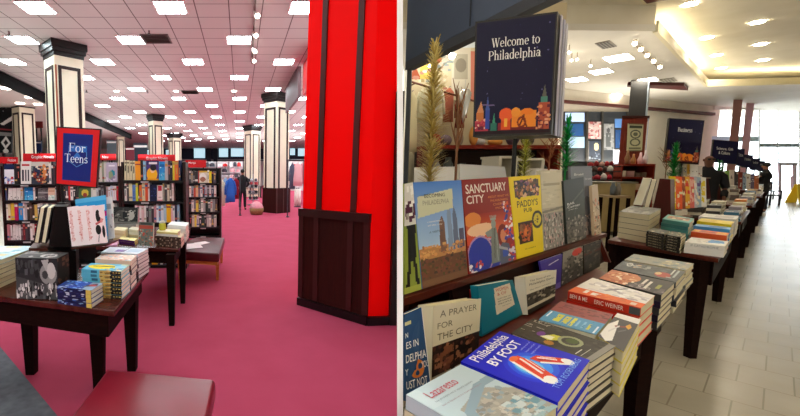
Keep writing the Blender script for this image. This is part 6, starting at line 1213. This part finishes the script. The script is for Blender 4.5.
def navy_sign(label, px, yl, yr, lines, depth, text_boxes, zfoot=RT, post_uv=None, art_on=True, bars=False, group=None):
    (u0, v0), (u1, v1), (u2, v2), (u3, v3) = px; q = [Y(u0, v0, yl), Y(u1, v1, yr), Y(u2, v2, yr), Y(u3, v3, yl)]
    e = empty('navy_sign', V(((q[0].x + q[1].x) / 2, (yl + yr) / 2, zfoot + .002)), label, 'sign', group)
    MB().prism(q, depth).build('frame', mat('2a2823', .4, .2), e)
    n = (q[1] - q[0]).cross(q[3] - q[0]).normalized()
    qi = [p_ + n * .001 for p_ in (bil(q, .022, .018), bil(q, .978, .018), bil(q, .978, .982), bil(q, .022, .982))]
    (skyline() if art_on else Art(12, 12, '131238')).on('poster', qi, e)
    for s_, b_ in zip(lines, text_boxes):
        if all(ch in SERIF for ch in s_): serif(s_, qi, e, mat('eceae6', .5), b_)
        else: text(s_, qi, e, mat('eceae6', .5), b_, 'lettering', lift=.002, bold=1)
    if post_uv: m_ = Y(post_uv[0], post_uv[1], (yl + yr) / 2)
    else: m_ = (q[0] + q[1]) / 2
    m_ = m_ + depth * .5
    MB().tube([V((m_.x, m_.y, zfoot + .003)), V((m_.x, m_.y, m_.z))], .013 if zfoot > 1 or yl < 3 else .02, 8).build('post', mat('1c1c1a', .4), e)
    MB().box(m_.x - .07, m_.x + .07, m_.y - .02, m_.y + .02, zfoot + .002, zfoot + .012).build('foot_plate', mat('1c1c1a', .4), e)
    return e, q
yl, yr = 2.62, 2.47
bk_ = Y(568.5, 17, 2.72) - Y(558, 11, yr); bk_.z = 0
e, q = navy_sign('large navy framed sign reading Welcome to Philadelphia over the book easel', ((473, 137), (551.4, 134.4), (557.8, 11.4), (475.4, 21.6)), yl, yr, ['Welcome to', 'Philadelphia'], bk_, [(.2, .77, .82, .855), (.165, .635, .84, .745)], RT, (508, 137))
for i in range(3):
    p0, p1 = q[1] + bk_ * (.2 + i * .27), q[2] + bk_ * (.2 + i * .27); dn = V((.004, -.002, 0))
    MB().prism([p0 + dn, p0 + bk_ * .13 + dn, p1 + bk_ * .13 + dn, p1 + dn], V((.006, 0, 0))).build('edge_strip', mat(['a8a2b4', '8c88a0', 'b8b4c0'][i], .4), e)
navy_sign('navy framed sign reading Business over the second table', ((664.4, 162.6), (698.6, 164.6), (704.6, 120.4), (669.4, 118)), 7.0, 6.9, ['Business'], V((.02, .05, 0)), [(.27, .72, .7, .82)], RT, (682, 163), group='navy table signs down the aisle')
navy_sign('navy sign with two lines of lettering behind the Business sign', ((710.8, 162), (736.8, 164.4), (739, 141.6), (713.6, 139.4)), 10.7, 10.6, ['Science, Gift', '& Culture'], V((.02, .05, 0)), [(.14, .56, .82, .7), (.24, .38, .7, .52)], RT, (724, 163), False, group='navy table signs down the aisle')
for i, (px, y) in enumerate(((((736.6, 166), (744, 166.4), (744.8, 149), (737.4, 148.6)), 14), (((742, 167.4), (752.6, 168), (753.4, 155), (742.6, 154.4)), 16.4), (((750, 170), (759.6, 170.4), (760.4, 158.6), (750.4, 158)), 19), (((757.4, 171), (765, 171.4), (765.6, 161), (757.8, 160.6)), 21.5))):
    navy_sign('small navy sign far down the aisle, %s behind the two-line sign' % NTH[i], px, y, y, ['Fiction'], V((.02, .05, 0)), [(.2, .55, .8, .75)], RT if i == 0 else 0, None, False, group='navy table signs down the aisle')
# ================================================================ tinsel and twig trees
def tree(label, tip, foot, t_, r_bot, r_mid, r_top, c1, c2, zb, n=420, L=.06, name='tinsel_tree', at=None):
    b = T(foot[0], foot[1], t_) if at is None else Y(foot[0], foot[1], at); tp = T(tip[0], tip[1], t_) if at is None else Y(tip[0], tip[1], at)
    h = tp.z - b.z; e = empty(name, V((b.x, b.y, zb)), label, 'decorative tree'); r = random.Random(int(foot[0]))
    MB().tube([V((b.x, b.y, zb + .012)), V((b.x, b.y, b.z)), V((b.x, b.y, tp.z - h * .04))], [.008, .007, .002], 6).build('stem', mat(c2, .5), e)
    MB().lathe((b.x, b.y, zb + .001), [(.045, 0), (.045, .01)], 14).build('foot', mat(c2, .5), e)
    m = MB()
    for i in range(n):
        k = r.random(); z = b.z + h * k; rr = (r_bot + (r_mid - r_bot) * k * 2 if k < .5 else r_mid + (r_top - r_mid) * (k - .5) * 2); a = r.uniform(0, 6.283); up = r.uniform(.1, .9)
        d = V((math.cos(a), math.sin(a), 0)); p0 = V((b.x, b.y, z)); p1 = p0 + d * rr * r.uniform(.6, 1.1) + Z * (L * up); s = V((-d.y, d.x, 0)) * L * .07
        m.mi = i % 2; m.face([p0 - s, p0 + s, p1 + s * .5, p1 - s * .5])
    m.build('tinsel', [mat(c1, .35, .15), mat(c2, .4, .1)], e, fix=False)
    return e
def twig(label, tip, foot, t_, w_, c, zb, name='twig_tree', at=None):
    b = T(foot[0], foot[1], t_) if at is None else Y(foot[0], foot[1], at); tp = T(tip[0], tip[1], t_) if at is None else Y(tip[0], tip[1], at)
    h = tp.z - b.z; e = empty(name, V((b.x, b.y, zb)), label, 'decorative tree'); r = random.Random(int(tip[0])); m_ = mat(c, .5, .2)
    MB().tube([V((b.x, b.y, zb + .012)), V((b.x, b.y, b.z + h * .45)), V((tp.x, tp.y, tp.z))], [.007, .006, .002], 6).build('stem', m_, e)
    MB().lathe((b.x, b.y, zb + .001), [(.04, 0), (.04, .01)], 14).build('foot', m_, e)
    for i in range(9):
        k = .3 + .065 * i; p0 = V((b.x, b.y, b.z + h * k)); a = r.uniform(0, 6.28); d = V((math.cos(a), math.sin(a) * .6, 0)); f_ = MB()
        p1 = p0 + d * w_ * .5 + Z * h * .14; p2 = p0 + d * w_ + Z * h * .3; f_.tube([p0, p1, p2], [.0045, .0035, .0015], 5)
        for j in range(3):
            q0 = p0 + (p1 - p0) * (.4 + .3 * j); f_.tube([q0, q0 + V((r.uniform(-1, 1) * w_ * .4, r.uniform(-1, 1) * w_ * .2, h * .12))], [.003, .001], 4)
        f_.build('branch', m_, e)
    return e
tree('tall gold tinsel tree behind the blue-sky book', (426, 42), (429.6, 184), -1.08, .085, .085, .03, 'e4d48c', 'c4aa58', RT, 1000, .06)
tree('yellow-green tinsel tree under the large navy sign', (529, 136), (524, 178), -1.18, .065, .06, .03, 'dcdc6c', 'b8b84c', RT, 420, .05)
twig('brown glitter twig tree beside the tall gold one', (458.6, 88), (455.4, 180), -1.06, .045, '7a5030', RT)
twig('copper twig tree between the yellow-green and green ones', (553, 134), (548.4, 176), -1.05, .09, '8c5030', RT)
tree('bright green tinsel tree beyond the large navy sign', (567, 120), (565, 172), -1.04, .10, .07, .02, '20b450', '148a3c', RT, 380, .07)
tree('bright green tinsel tree in front of the Business sign', (676, 146), (673, 180), 0, .13, .09, .03, '1c9c3c', '12702c', RT, 240, .12, at=6.1)
tree('green tinsel tree before the man in black', (720, 163), (718, 178), 0, .14, .1, .04, '3c9c4c', '2c7c3c', RT, 120, .12, at=8.7)
twig('brown twig tree beside the green one under the Business sign', (667, 150), (665, 180), 0, .2, '7c5428', RT, at=6.7)
# white boxes behind the front easel
for i, (px, yy, d_) in enumerate(((((405.6, 186), (459, 184), (457, 167.6), (405.6, 168.4)), 2.75, .06), (((460, 183), (512, 183), (505, 167.6), (460, 165)), 2.8, .2), (((534, 186), (560, 185), (558, 170.6), (536, 169)), 3.2, .3))):
    q = [Y(u, v, yy) for u, v in px]; zb0 = RT
    q[0].x += .06 * (i == 0); q[3].x += .06 * (i == 0)
    q[0].z = q[1].z = 1.30; e = empty('white_box', V(((q[0].x + q[1].x) / 2, yy, 1.30)), ['white cardboard box behind the yellow-green and blue-sky books', 'white cardboard box behind the red and orange book', 'pale cardboard box behind the cream crowd book'][i], 'box', None)
    MB().prism(q, V((.4 * d_, d_, 0))).build('carton', mat('f4f1e8', .6), e); MB().prism([q[3] + Z * .001, q[2] + Z * .001, q[2] + V((.4 * d_, d_, .001)), q[3] + V((.4 * d_, d_, .001))], Z * .006).build('lid', mat('f0ece2', .6), e)
    e2 = empty('riser_block', V(((q[0].x + q[1].x) / 2, yy, 0)), 'dark plinth carrying the %s' % ['end white box', 'middle white box', 'far pale box'][i], 'plinth'); MB().prism([V((p_.x, p_.y, 0)) for p_ in (q[0], q[1], q[1] + V((.4 * d_, d_, 0)), q[0] + V((.4 * d_, d_, 0)))], Z * 1.298).build('plinth_body', dark_wood, e2)
    MB().prism([V((p_.x, p_.y, 0)) for p_ in (q[0] + V((.0, -.012, 0)), q[1] + V((.01, -.012, 0)), q[1] + V((.01, -.002, 0)), q[0] + V((.0, -.002, 0)))], Z * .08).build('kick_board', black_paint, e2)
# ================================================================ people
pm = Y(707, 177, 8.35); person('bald man in sunglasses and a black jacket standing behind the aisle tables', (pm.x, 8.35, 0), (-.6, -1), 1.86, '1b1b1f', '22242a', '6c4636', '0c0c0c', True, ((.12, .0), (.12, .0)), True)
pm = Y(764, 190, 15.2); person('person in black far down the tiled aisle near the glazed front', (pm.x, 15.2, 0), (-.3, 1), 1.86, '17181c', '1c1d22', '8a5c48', '0f0d0c', False)
# ================================================================ gift shop corner under the bulkhead
YG = 7.6
a, b = Y(405.4, 170, YG), Y(556, 170, YG)
ga = V((.4 * cp * YG + .07 + .08, YG, 0)); struct(MB().prism([ga, V((b.x, YG, 0)), V((b.x, YG + .1, 0)), ga + V((.05, .1, 0))], Z * 4.6).build('wall_gift', mat('b8a888', .6)))
q = [Y(408, 88, YG - .03), Y(476, 100, YG - .03), Y(476, 30, YG - .03), Y(408, 40, YG - .03)]; q[0].z = q[1].z = min(q[0].z, q[1].z); q[2].z = q[3].z = max(q[2].z, q[3].z)
e = empty('mural', (q[0] + q[1]) / 2, 'illustrated mural with yellow and cream figures under the slate bulkhead', 'mural')
MB().prism(q, (0, .025, 0)).build('board', mat('c8b890', .5), e)
Art(70, 60, 'cdbf9c').rect(0, .6, .3, 1, 'b8ac8c').poly(((.0, .3), (.1, .5), (.2, .3)), 'a8502c').rect(.18, .3, .42, .62, 'd8b850').ell(.3, .5, .1, .14, 'e0c04c').ell(.36, .64, .06, .06, 'e8d8a0').poly(((.42, .45), (.5, .8), (.62, .7), (.6, .4)), 'c8b4a0').poly(((.4, .5), (.45, .8), (.5, .55)), 'b86048').rect(.64, .1, .92, .75, 'd4ccb8').rect(.68, .3, .88, .66, 'b0a894').ell(.78, .5, .08, .1, '8c8474').rect(.62, .75, 1, 1, 'd4dce0').rect(.92, .0, 1, .7, 'c87c68').specks(0, .1, .64, .9, ['d8c8a4', 'a89464', 'b8806c', 'e4d8bc', '8c9c9c'], 60, .1, .06, 3).on('print', q, e)
p = Y(452, 56, YG - .5); o = MB().ball((p.x, p.y, p.z), .05).build('round_spotlight', mat('fffaf0', .4, emit=160.0)); tag(o, 'glaring white spotlight at the top of the mural', 'spotlight')
p2 = Y(430, 66, YG - .5); o = MB().ball((p2.x, p2.y, p2.z), .025).build('round_spotlight', mat('fff4e0', .4, emit=160.0)); tag(o, 'small glaring spotlight beside the gold tinsel tree tip', 'spotlight')
yg = YG - .35
a0, a1 = Y(409, 81, yg), Y(474, 101, yg); e = empty('clothes_rail', V((a0.x + .3, yg + .25, a0.z)), 'thin brown wall rail carrying the hanging shirts in the gift corner', 'clothes rail')
MB().tube([a0, V((a1.x, yg, a0.z - (a0.z - a1.z) * 1.0))], .018).build('hanging_bar', mat('6c3a24', .4), e)
for p_ in (a0 + (a1 - a0) * .1, a0 + (a1 - a0) * .9): MB().tube([p_, V((p_.x, YG - .04, p_.z))], .014).build('bracket', mat('6c3a24', .4), e)
gG = 'garments hanging in the gift corner'
garment('long cream hanging dress at the slate post in the gift corner', 412.5, 92, 152, yg - .14, 11, 'e6dcb4', False, gG)
garment('cream printed shirt hanging behind the gold tinsel tree', 424, 88, 122, yg + .12, 10, 'd4d0b0', True, gG)
garment('white shirt with dark print hanging beyond the gold tinsel tree', 438, 87, 126, yg - .12, 10, 'd9d4bc', True, gG)
garment('salmon shirt hanging beside the silver ornament', 449.5, 88, 122, yg + .1, 10, 'b86c54', False, gG, flare=1.0)
garment('dark red top hanging behind the brown twig tree', 461, 95, 128, yg - .1, 8, '6c1c1c', True, gG)
garment('pale garment low behind the cream dress', 411, 152, 196, yg + .13, 9, 'cfc6a4', False, gG)
p = Y(465, 92, yg - .4); e = empty('hanging_ornament', (p.x, p.y, p.z - .5), 'silver icicle ornament hanging beside the large navy sign', 'ornament')
MB().lathe((p.x, p.y, p.z - .52), [(.01, 0), (.05, .2), (.09, .42), (.1, .5), (.06, .56)], 12).build('cone', mat('d8d8d4', .25, .6), e, smooth=True); MB().tube([(p.x, p.y, p.z), (p.x, p.y, p.z + .2)], .006).build('thread', mat('c8c4bc', .4), e)
# red counter with wire baskets
ya = 6.6
a, b = Y(409, 141, ya), Y(540, 151, ya); zc = Y(440, 145, ya).z
e = empty('counter', V(((a.x + b.x) / 2, ya, 0)), 'dark red wooden counter with open shelves in the gift corner', 'counter'); cw = noisy('counter_red_wood', '6c1c12', '84281a', 5, .35)
x0, x1 = Y(430, 150, ya).x, Y(562, 150, ya).x
MB().box(x0, x1, ya, ya + .6, zc - .06, zc).build('countertop', cw, e); MB().box(x0, x1, ya + .5, ya + .58, 0, zc - .061).build('back_panel', mat('2a100c', .5), e)
MB().box(x0 + .02, x1 - .02, ya + .02, ya + .49, zc - .62, zc - .58).build('shelf', cw, e)
for x in (x0 + .03, x1 - .03): MB().box(x - .025, x + .025, ya + .01, ya + .49, 0, zc - .061).build('upright', cw, e)
r = random.Random(5); x = x0 + .12
gs = 'boxed goods on the red counter shelf'; k = 0
while x < x1 - .25:
    w2 = r.uniform(.12, .2); hh = r.uniform(.2, .4); c = r.choice(['5c605c', '3a3c3e', '8c8e88', '24262a', 'a8a69c'])
    o = MB().lathe((x + w2 / 2, ya + .22, zc - .579), [(w2 * .42, 0), (w2 * .48, hh * .7), (w2 * .3, hh * .85), (w2 * .3, hh)], 12).build('shelf_canister', mat(c, .4)); tag(o, '%s canister on the red counter shelf, %s from the slate post' % (colour_name(c), NTH[k]), 'canister', gs); k += 1
    x += w2 + r.uniform(.05, .12)
x = x0 + .08; k = 0; r = random.Random(9)
while x < x1 - .3:
    w2 = r.uniform(.14, .26); hh = r.uniform(.12, .34); c = r.choice(['8c7c6c', '3a2a28', 'a83c30', '5a4c5c', 'd8cdb0', '2a2c38', 'c88a40', '6c5a64', 'b8b4b0'])
    o = MB().ball((x + w2 / 2, ya + .25 + r.uniform(-.08, .1), zc + hh / 2 + .002), w2 * .45, w2 * .4, hh / 2).build('plush_toy' if k % 3 == 0 else 'gift_item', mat(c, .7), smooth=True); tag(o, 'small %s gift on the red counter, %s along it' % (colour_name(c), NTH[k]), 'gift', 'gifts on the red counter'); k += 1
    x += w2 + .03
# tray stands in the middle distance
for i, (u0, u1, v0, v1, y) in enumerate(((499, 518, 156, 176, 5.2), (512, 545, 158, 178, 5.5))):
    a, b = Y(u0, v0, y), Y(u1, v0, y); e = empty('tray_stand', V(((a.x + b.x) / 2, y, 0)), ['white slatted tray stand near the post of the large sign', 'white trestle tray stand behind the yellow-green tree'][i], 'stand'); m_ = mat('c8c4b4', .5)
    MB().box(a.x, b.x, y, y + .4, a.z - .03, a.z).build('tray', m_, e)
    for x in (a.x + .02, b.x - .02): MB().hexa([V((x - .1, y - .05, 0)), V((x - .06, y - .05, 0)), V((x - .06, y + .4, 0)), V((x - .1, y + .4, 0))], [V((x - .02, y, a.z - .031)), V((x + .02, y, a.z - .031)), V((x + .02, y + .36, a.z - .031)), V((x - .02, y + .36, a.z - .031))]).build('leg', m_, e)
    MB().box(a.x + .06, b.x - .06, y + .1, y + .3, a.z + .001, a.z + .012).build('cloth', mat('2a2a2c', .6), e)
# ================================================================ merchandise in the middle distance
ym = 9.6
a, b = Y(591, 205, ym), Y(634, 205, ym); zt = Y(600, 183.5, ym).z
e = empty('merchandise_counter', V(((a.x + b.x) / 2, ym, 0)), 'beige merchandise counter with stepped rows of goods', 'counter')
MB().box(a.x, b.x, ym, ym + .6, 0, zt).build('cabinet', noisy('beige_laminate', 'b09a68', 'bca878', 4, .5), e); MB().box(a.x - .03, b.x + .03, ym - .03, ym + .63, zt + .001, zt + .04).build('top', mat('8c8a78', .4), e)
MB().box(a.x, b.x, ym - .012, ym - .001, 0, .09).build('plinth', mat('4a4438', .5), e)
gm_ = 'goods on the stepped merchandise racks'
for lv, (v, y, cs_) in enumerate(((179.6, 10.3, ['c8283c', 'b01c34', 'd8d0d0', 'a82438']), (171, 10.6, ['e4e0dc', '8c3c3c', 'c8c4c0', '5c4844']), (166, 10.9, ['a82c34', '8c2028', 'd0a8a0', '7c1c28']))):
    pa, pb = Y(590, v, y), Y(621, v, y)
    e = empty('goods_rack', V(((pa.x + pb.x) / 2, y, 0)), ['front', 'middle', 'rear'][lv] + ' step of the red and white goods racks behind the beige counter', 'rack', None)
    MB().box(pa.x, pb.x, y, y + .28, pa.z - .03, pa.z).build('shelf', mat('3a3234', .5), e)
    for x in (pa.x + .03, (pa.x + pb.x) / 2, pb.x - .03): MB().box(x - .02, x + .02, y + .2, y + .27, 0, pa.z - .031).build('upright', mat('3a3234', .5), e)
    x = pa.x + .05; r = random.Random(lv); k = 0
    while x < pb.x - .12:
        w2 = r.uniform(.1, .16); c = r.choice(cs_); hh = r.uniform(.1, .16)
        o = MB().lathe((x + w2 / 2, y + .13, pa.z + .002), [(w2 * .4, 0), (w2 * .46, hh * .5), (w2 * .3, hh * .8), (w2 * .12, hh)], 10).build('wrapped_gift', mat(c, .5), smooth=True); tag(o, '%s wrapped gift on the %s step of the goods racks, %s along' % (colour_name(c), ['front', 'middle', 'rear'][lv], NTH[k]), 'gift', gm_); k += 1; x += w2 + .015
yk = 11.6; a, b = Y(622, 160, yk), Y(656, 160, yk); z1 = Y(640, 164, yk).z
e = empty('gift_shelf', V(((a.x + b.x) / 2, yk, 0)), 'dark red wooden shelf unit with boxes in front of the panelled column', 'shelf unit')
MB().box(a.x, b.x, yk + .5, yk + .55, 0, z1).build('back_panel', mat('2c0f0c', .5), e)
for z_ in (z1 - .05, z1 - .42, z1 - .8): MB().box(a.x, b.x, yk, yk + .49, z_, z_ + .05).build('shelf', cw, e)
for x in (a.x, b.x - .05): MB().box(x, x + .05, yk, yk + .49, 0, z1 - .051).build('side_panel', cw, e)
gk = 'boxes on the dark red shelf unit'; k = 0; r = random.Random(3)
for z_ in (z1 - .369, z1 - .749):
    x = a.x + .1
    while x < b.x - .25:
        w2 = r.uniform(.12, .22); hh = r.uniform(.1, .24); c = r.choice(['c8a888', 'a87c5c', 'e0d4c4', '6c5a50', 'b8908c']); o = bevel(MB().box(x, x + w2, yk + .1, yk + .3, z_, z_ + hh).build('gift_box', mat(c, .5)), .01); tag(o, '%s gift box on the dark red shelf unit, %s counted from its upper shelf' % (colour_name(c), NTH[k]), 'box', gk); k += 1; x += w2 + .04
for i, (u, c, h_) in enumerate(((640, 'e0c0cc', .34), (633, 'b8844c', .3), (645, 'd8d4dc', .4), (627, '8c6a4c', .42))):
    p = Y(u, 164, yk + .25); p.z = z1 + .002; o = MB().lathe((p.x, p.y, p.z), [(.05, 0), (.065, h_ * .4), (.03, h_ * .7), (.022, h_)], 14).build('bottle_vase', mat(c, .3), smooth=True)
    tag(o, ['pink vase on top of the dark red shelf unit', 'amber vase on top of the dark red shelf unit', 'white tall vase on top of the dark red shelf unit', 'brown tall vase on top of the dark red shelf unit'][i], 'vase')
# glass cloche and small shop table between counter and easel
for i, (u0, u1, v, y, c) in enumerate(((618, 632, 196, 7.2, 'a8906c'), (560, 592, 190, 8.2, 'b8a888'))):
    a, b = Y(u0, v, y), Y(u1, v, y); e = empty('goods_table', V(((a.x + b.x) / 2, y, 0)), ['small table with jars between the beige counter and the cream pile', 'low table with rows of goods beyond the front easel'][i], 'table')
    MB().box(a.x, b.x, y, y + .4, a.z - .04, a.z).build('tabletop', mat(c, .5), e)
    for x in (a.x + .03, b.x - .03):
        for yy in (y + .03, y + .37): MB().box(x - .02, x + .02, yy - .02, yy + .02, 0, a.z - .041).build('leg', dark_wood, e)
    x = a.x + .04; k = 0; r = random.Random(i + 20)
    while x < b.x - .06:
        hh = r.uniform(.1, .26); c2 = r.choice(['d8d4cc', '8c8478', '5c4838', 'b8b4b0', 'e8e4dc', '6c7478']); o = MB().lathe((x + .045, y + .2, a.z + .002), [(.04, 0), (.044, hh * .6), (.026, hh * .8), (.026, hh)], 12).build('goods_jar', mat(c2, .4), smooth=True)
        tag(o, '%s jar on the %s, %s along' % (colour_name(c2), ['small table by the beige counter', 'low goods table beyond the easel'][i], NTH[k]), 'jar', 'jars on the small goods tables'); k += 1; x += .1
p = Y(797.5, 196, 17.5); p = P(797.5, 203, 0)
e = empty('wet_floor_sign', (p.x, p.y, 0), 'yellow folding caution sign on the tiles by the glazed front', 'sign')
for sg in (-1, 1): MB().prism([V((p.x - .28, p.y + sg * .25, 0)), V((p.x + .28, p.y + sg * .25, 0)), V((p.x + .2, p.y + sg * .02, .95)), V((p.x - .2, p.y + sg * .02, .95))], (0, sg * .02, 0)).build('panel', mat('f0d02c', .5), e)
p = P(778, 199, 0)
for i, (u, v) in enumerate(((771.6, 199), (768, 205))):
    p = P(u, v, 0); e = empty('cafe_chair', (p.x, p.y, 0), ['dark chair at the end of the aisle tables nearest the glazed front', 'dark chair just in front of another near the glazed front'][i], 'chair')
    bm_ = mat('1c1d22', .5); MB().box(p.x - .25, p.x + .25, p.y - .25, p.y + .25, .44, .5).build('seat', bm_, e); MB().box(p.x - .25, p.x + .25, p.y + .2, p.y + .25, .501, 1.0).build('backrest', bm_, e)
    for sx in (-1, 1):
        for sy in (-1, 1): MB().box(p.x + sx * .22 - .025, p.x + sx * .22 + .025, p.y + sy * .22 - .025, p.y + sy * .22 + .025, 0, .439).build('leg', bm_, e)
# ================================================================ unseen fill lights without fittings, added to brighten both ceilings
def fill_light(name, x, y, z, sx, sy, w, c):
    l = bpy.data.lights.new(name, 'AREA'); l.shape = 'RECTANGLE'; l.size = sx; l.size_y = sy; l.energy = w; l.color = c
    o = bpy.data.objects.new(name, l); COL.objects.link(o); o.location = (x, y, z); o.rotation_euler = (math.pi, 0, 0)
for x, y, sx, sy, w in ((-5, 9, 3, 3, 44), (-4.5, 15, 4, 4, 85), (-6, 24, 5, 6, 190), (3.2, 10.5, 2.4, 5, 85), (6, 20, 4, 8, 250), (2, 32, 10, 6, 480), (-2.2, 6.6, 2, .6, 18)): fill_light('ceiling_fill', x, y, 1.75, sx, sy, w, (.9, .98, 1))
for x, y, sx, sy, w in ((9, 12.5, 3, 2, 100), (16, 17, 4, 3, 300), (5.5, 5.5, 2, 2, 30), (9, 6.5, 2, 2, 36)): fill_light('ceiling_fill', x, y, 2.0, sx, sy, w, (1, .93, .8))
# ================================================================ daylight and view
wd = bpy.data.worlds.new('daylight'); SC.world = wd; wd.use_nodes = True
bg = wd.node_tree.nodes['Background']; bg.inputs['Color'].default_value = (.86, .94, 1, 1); bg.inputs['Strength'].default_value = 7.5
vs_ = SC.view_settings; vs_.view_transform = 'Standard'; vs_.look = 'None'; vs_.exposure = 0; vs_.gamma = 1; vs_.use_curve_mapping = False
SC.cycles.max_bounces = 8; SC.cycles.diffuse_bounces = 5; SC.cycles.glossy_bounces = 3; SC.cycles.transparent_max_bounces = 8
SC.cycles.sample_clamp_indirect = 6; SC.cycles.use_denoising = True
SC.cycles.caustics_reflective = False; SC.cycles.caustics_refractive = False
for o in list(bpy.data.objects):
    if '_o' in o.keys(): del o['_o']
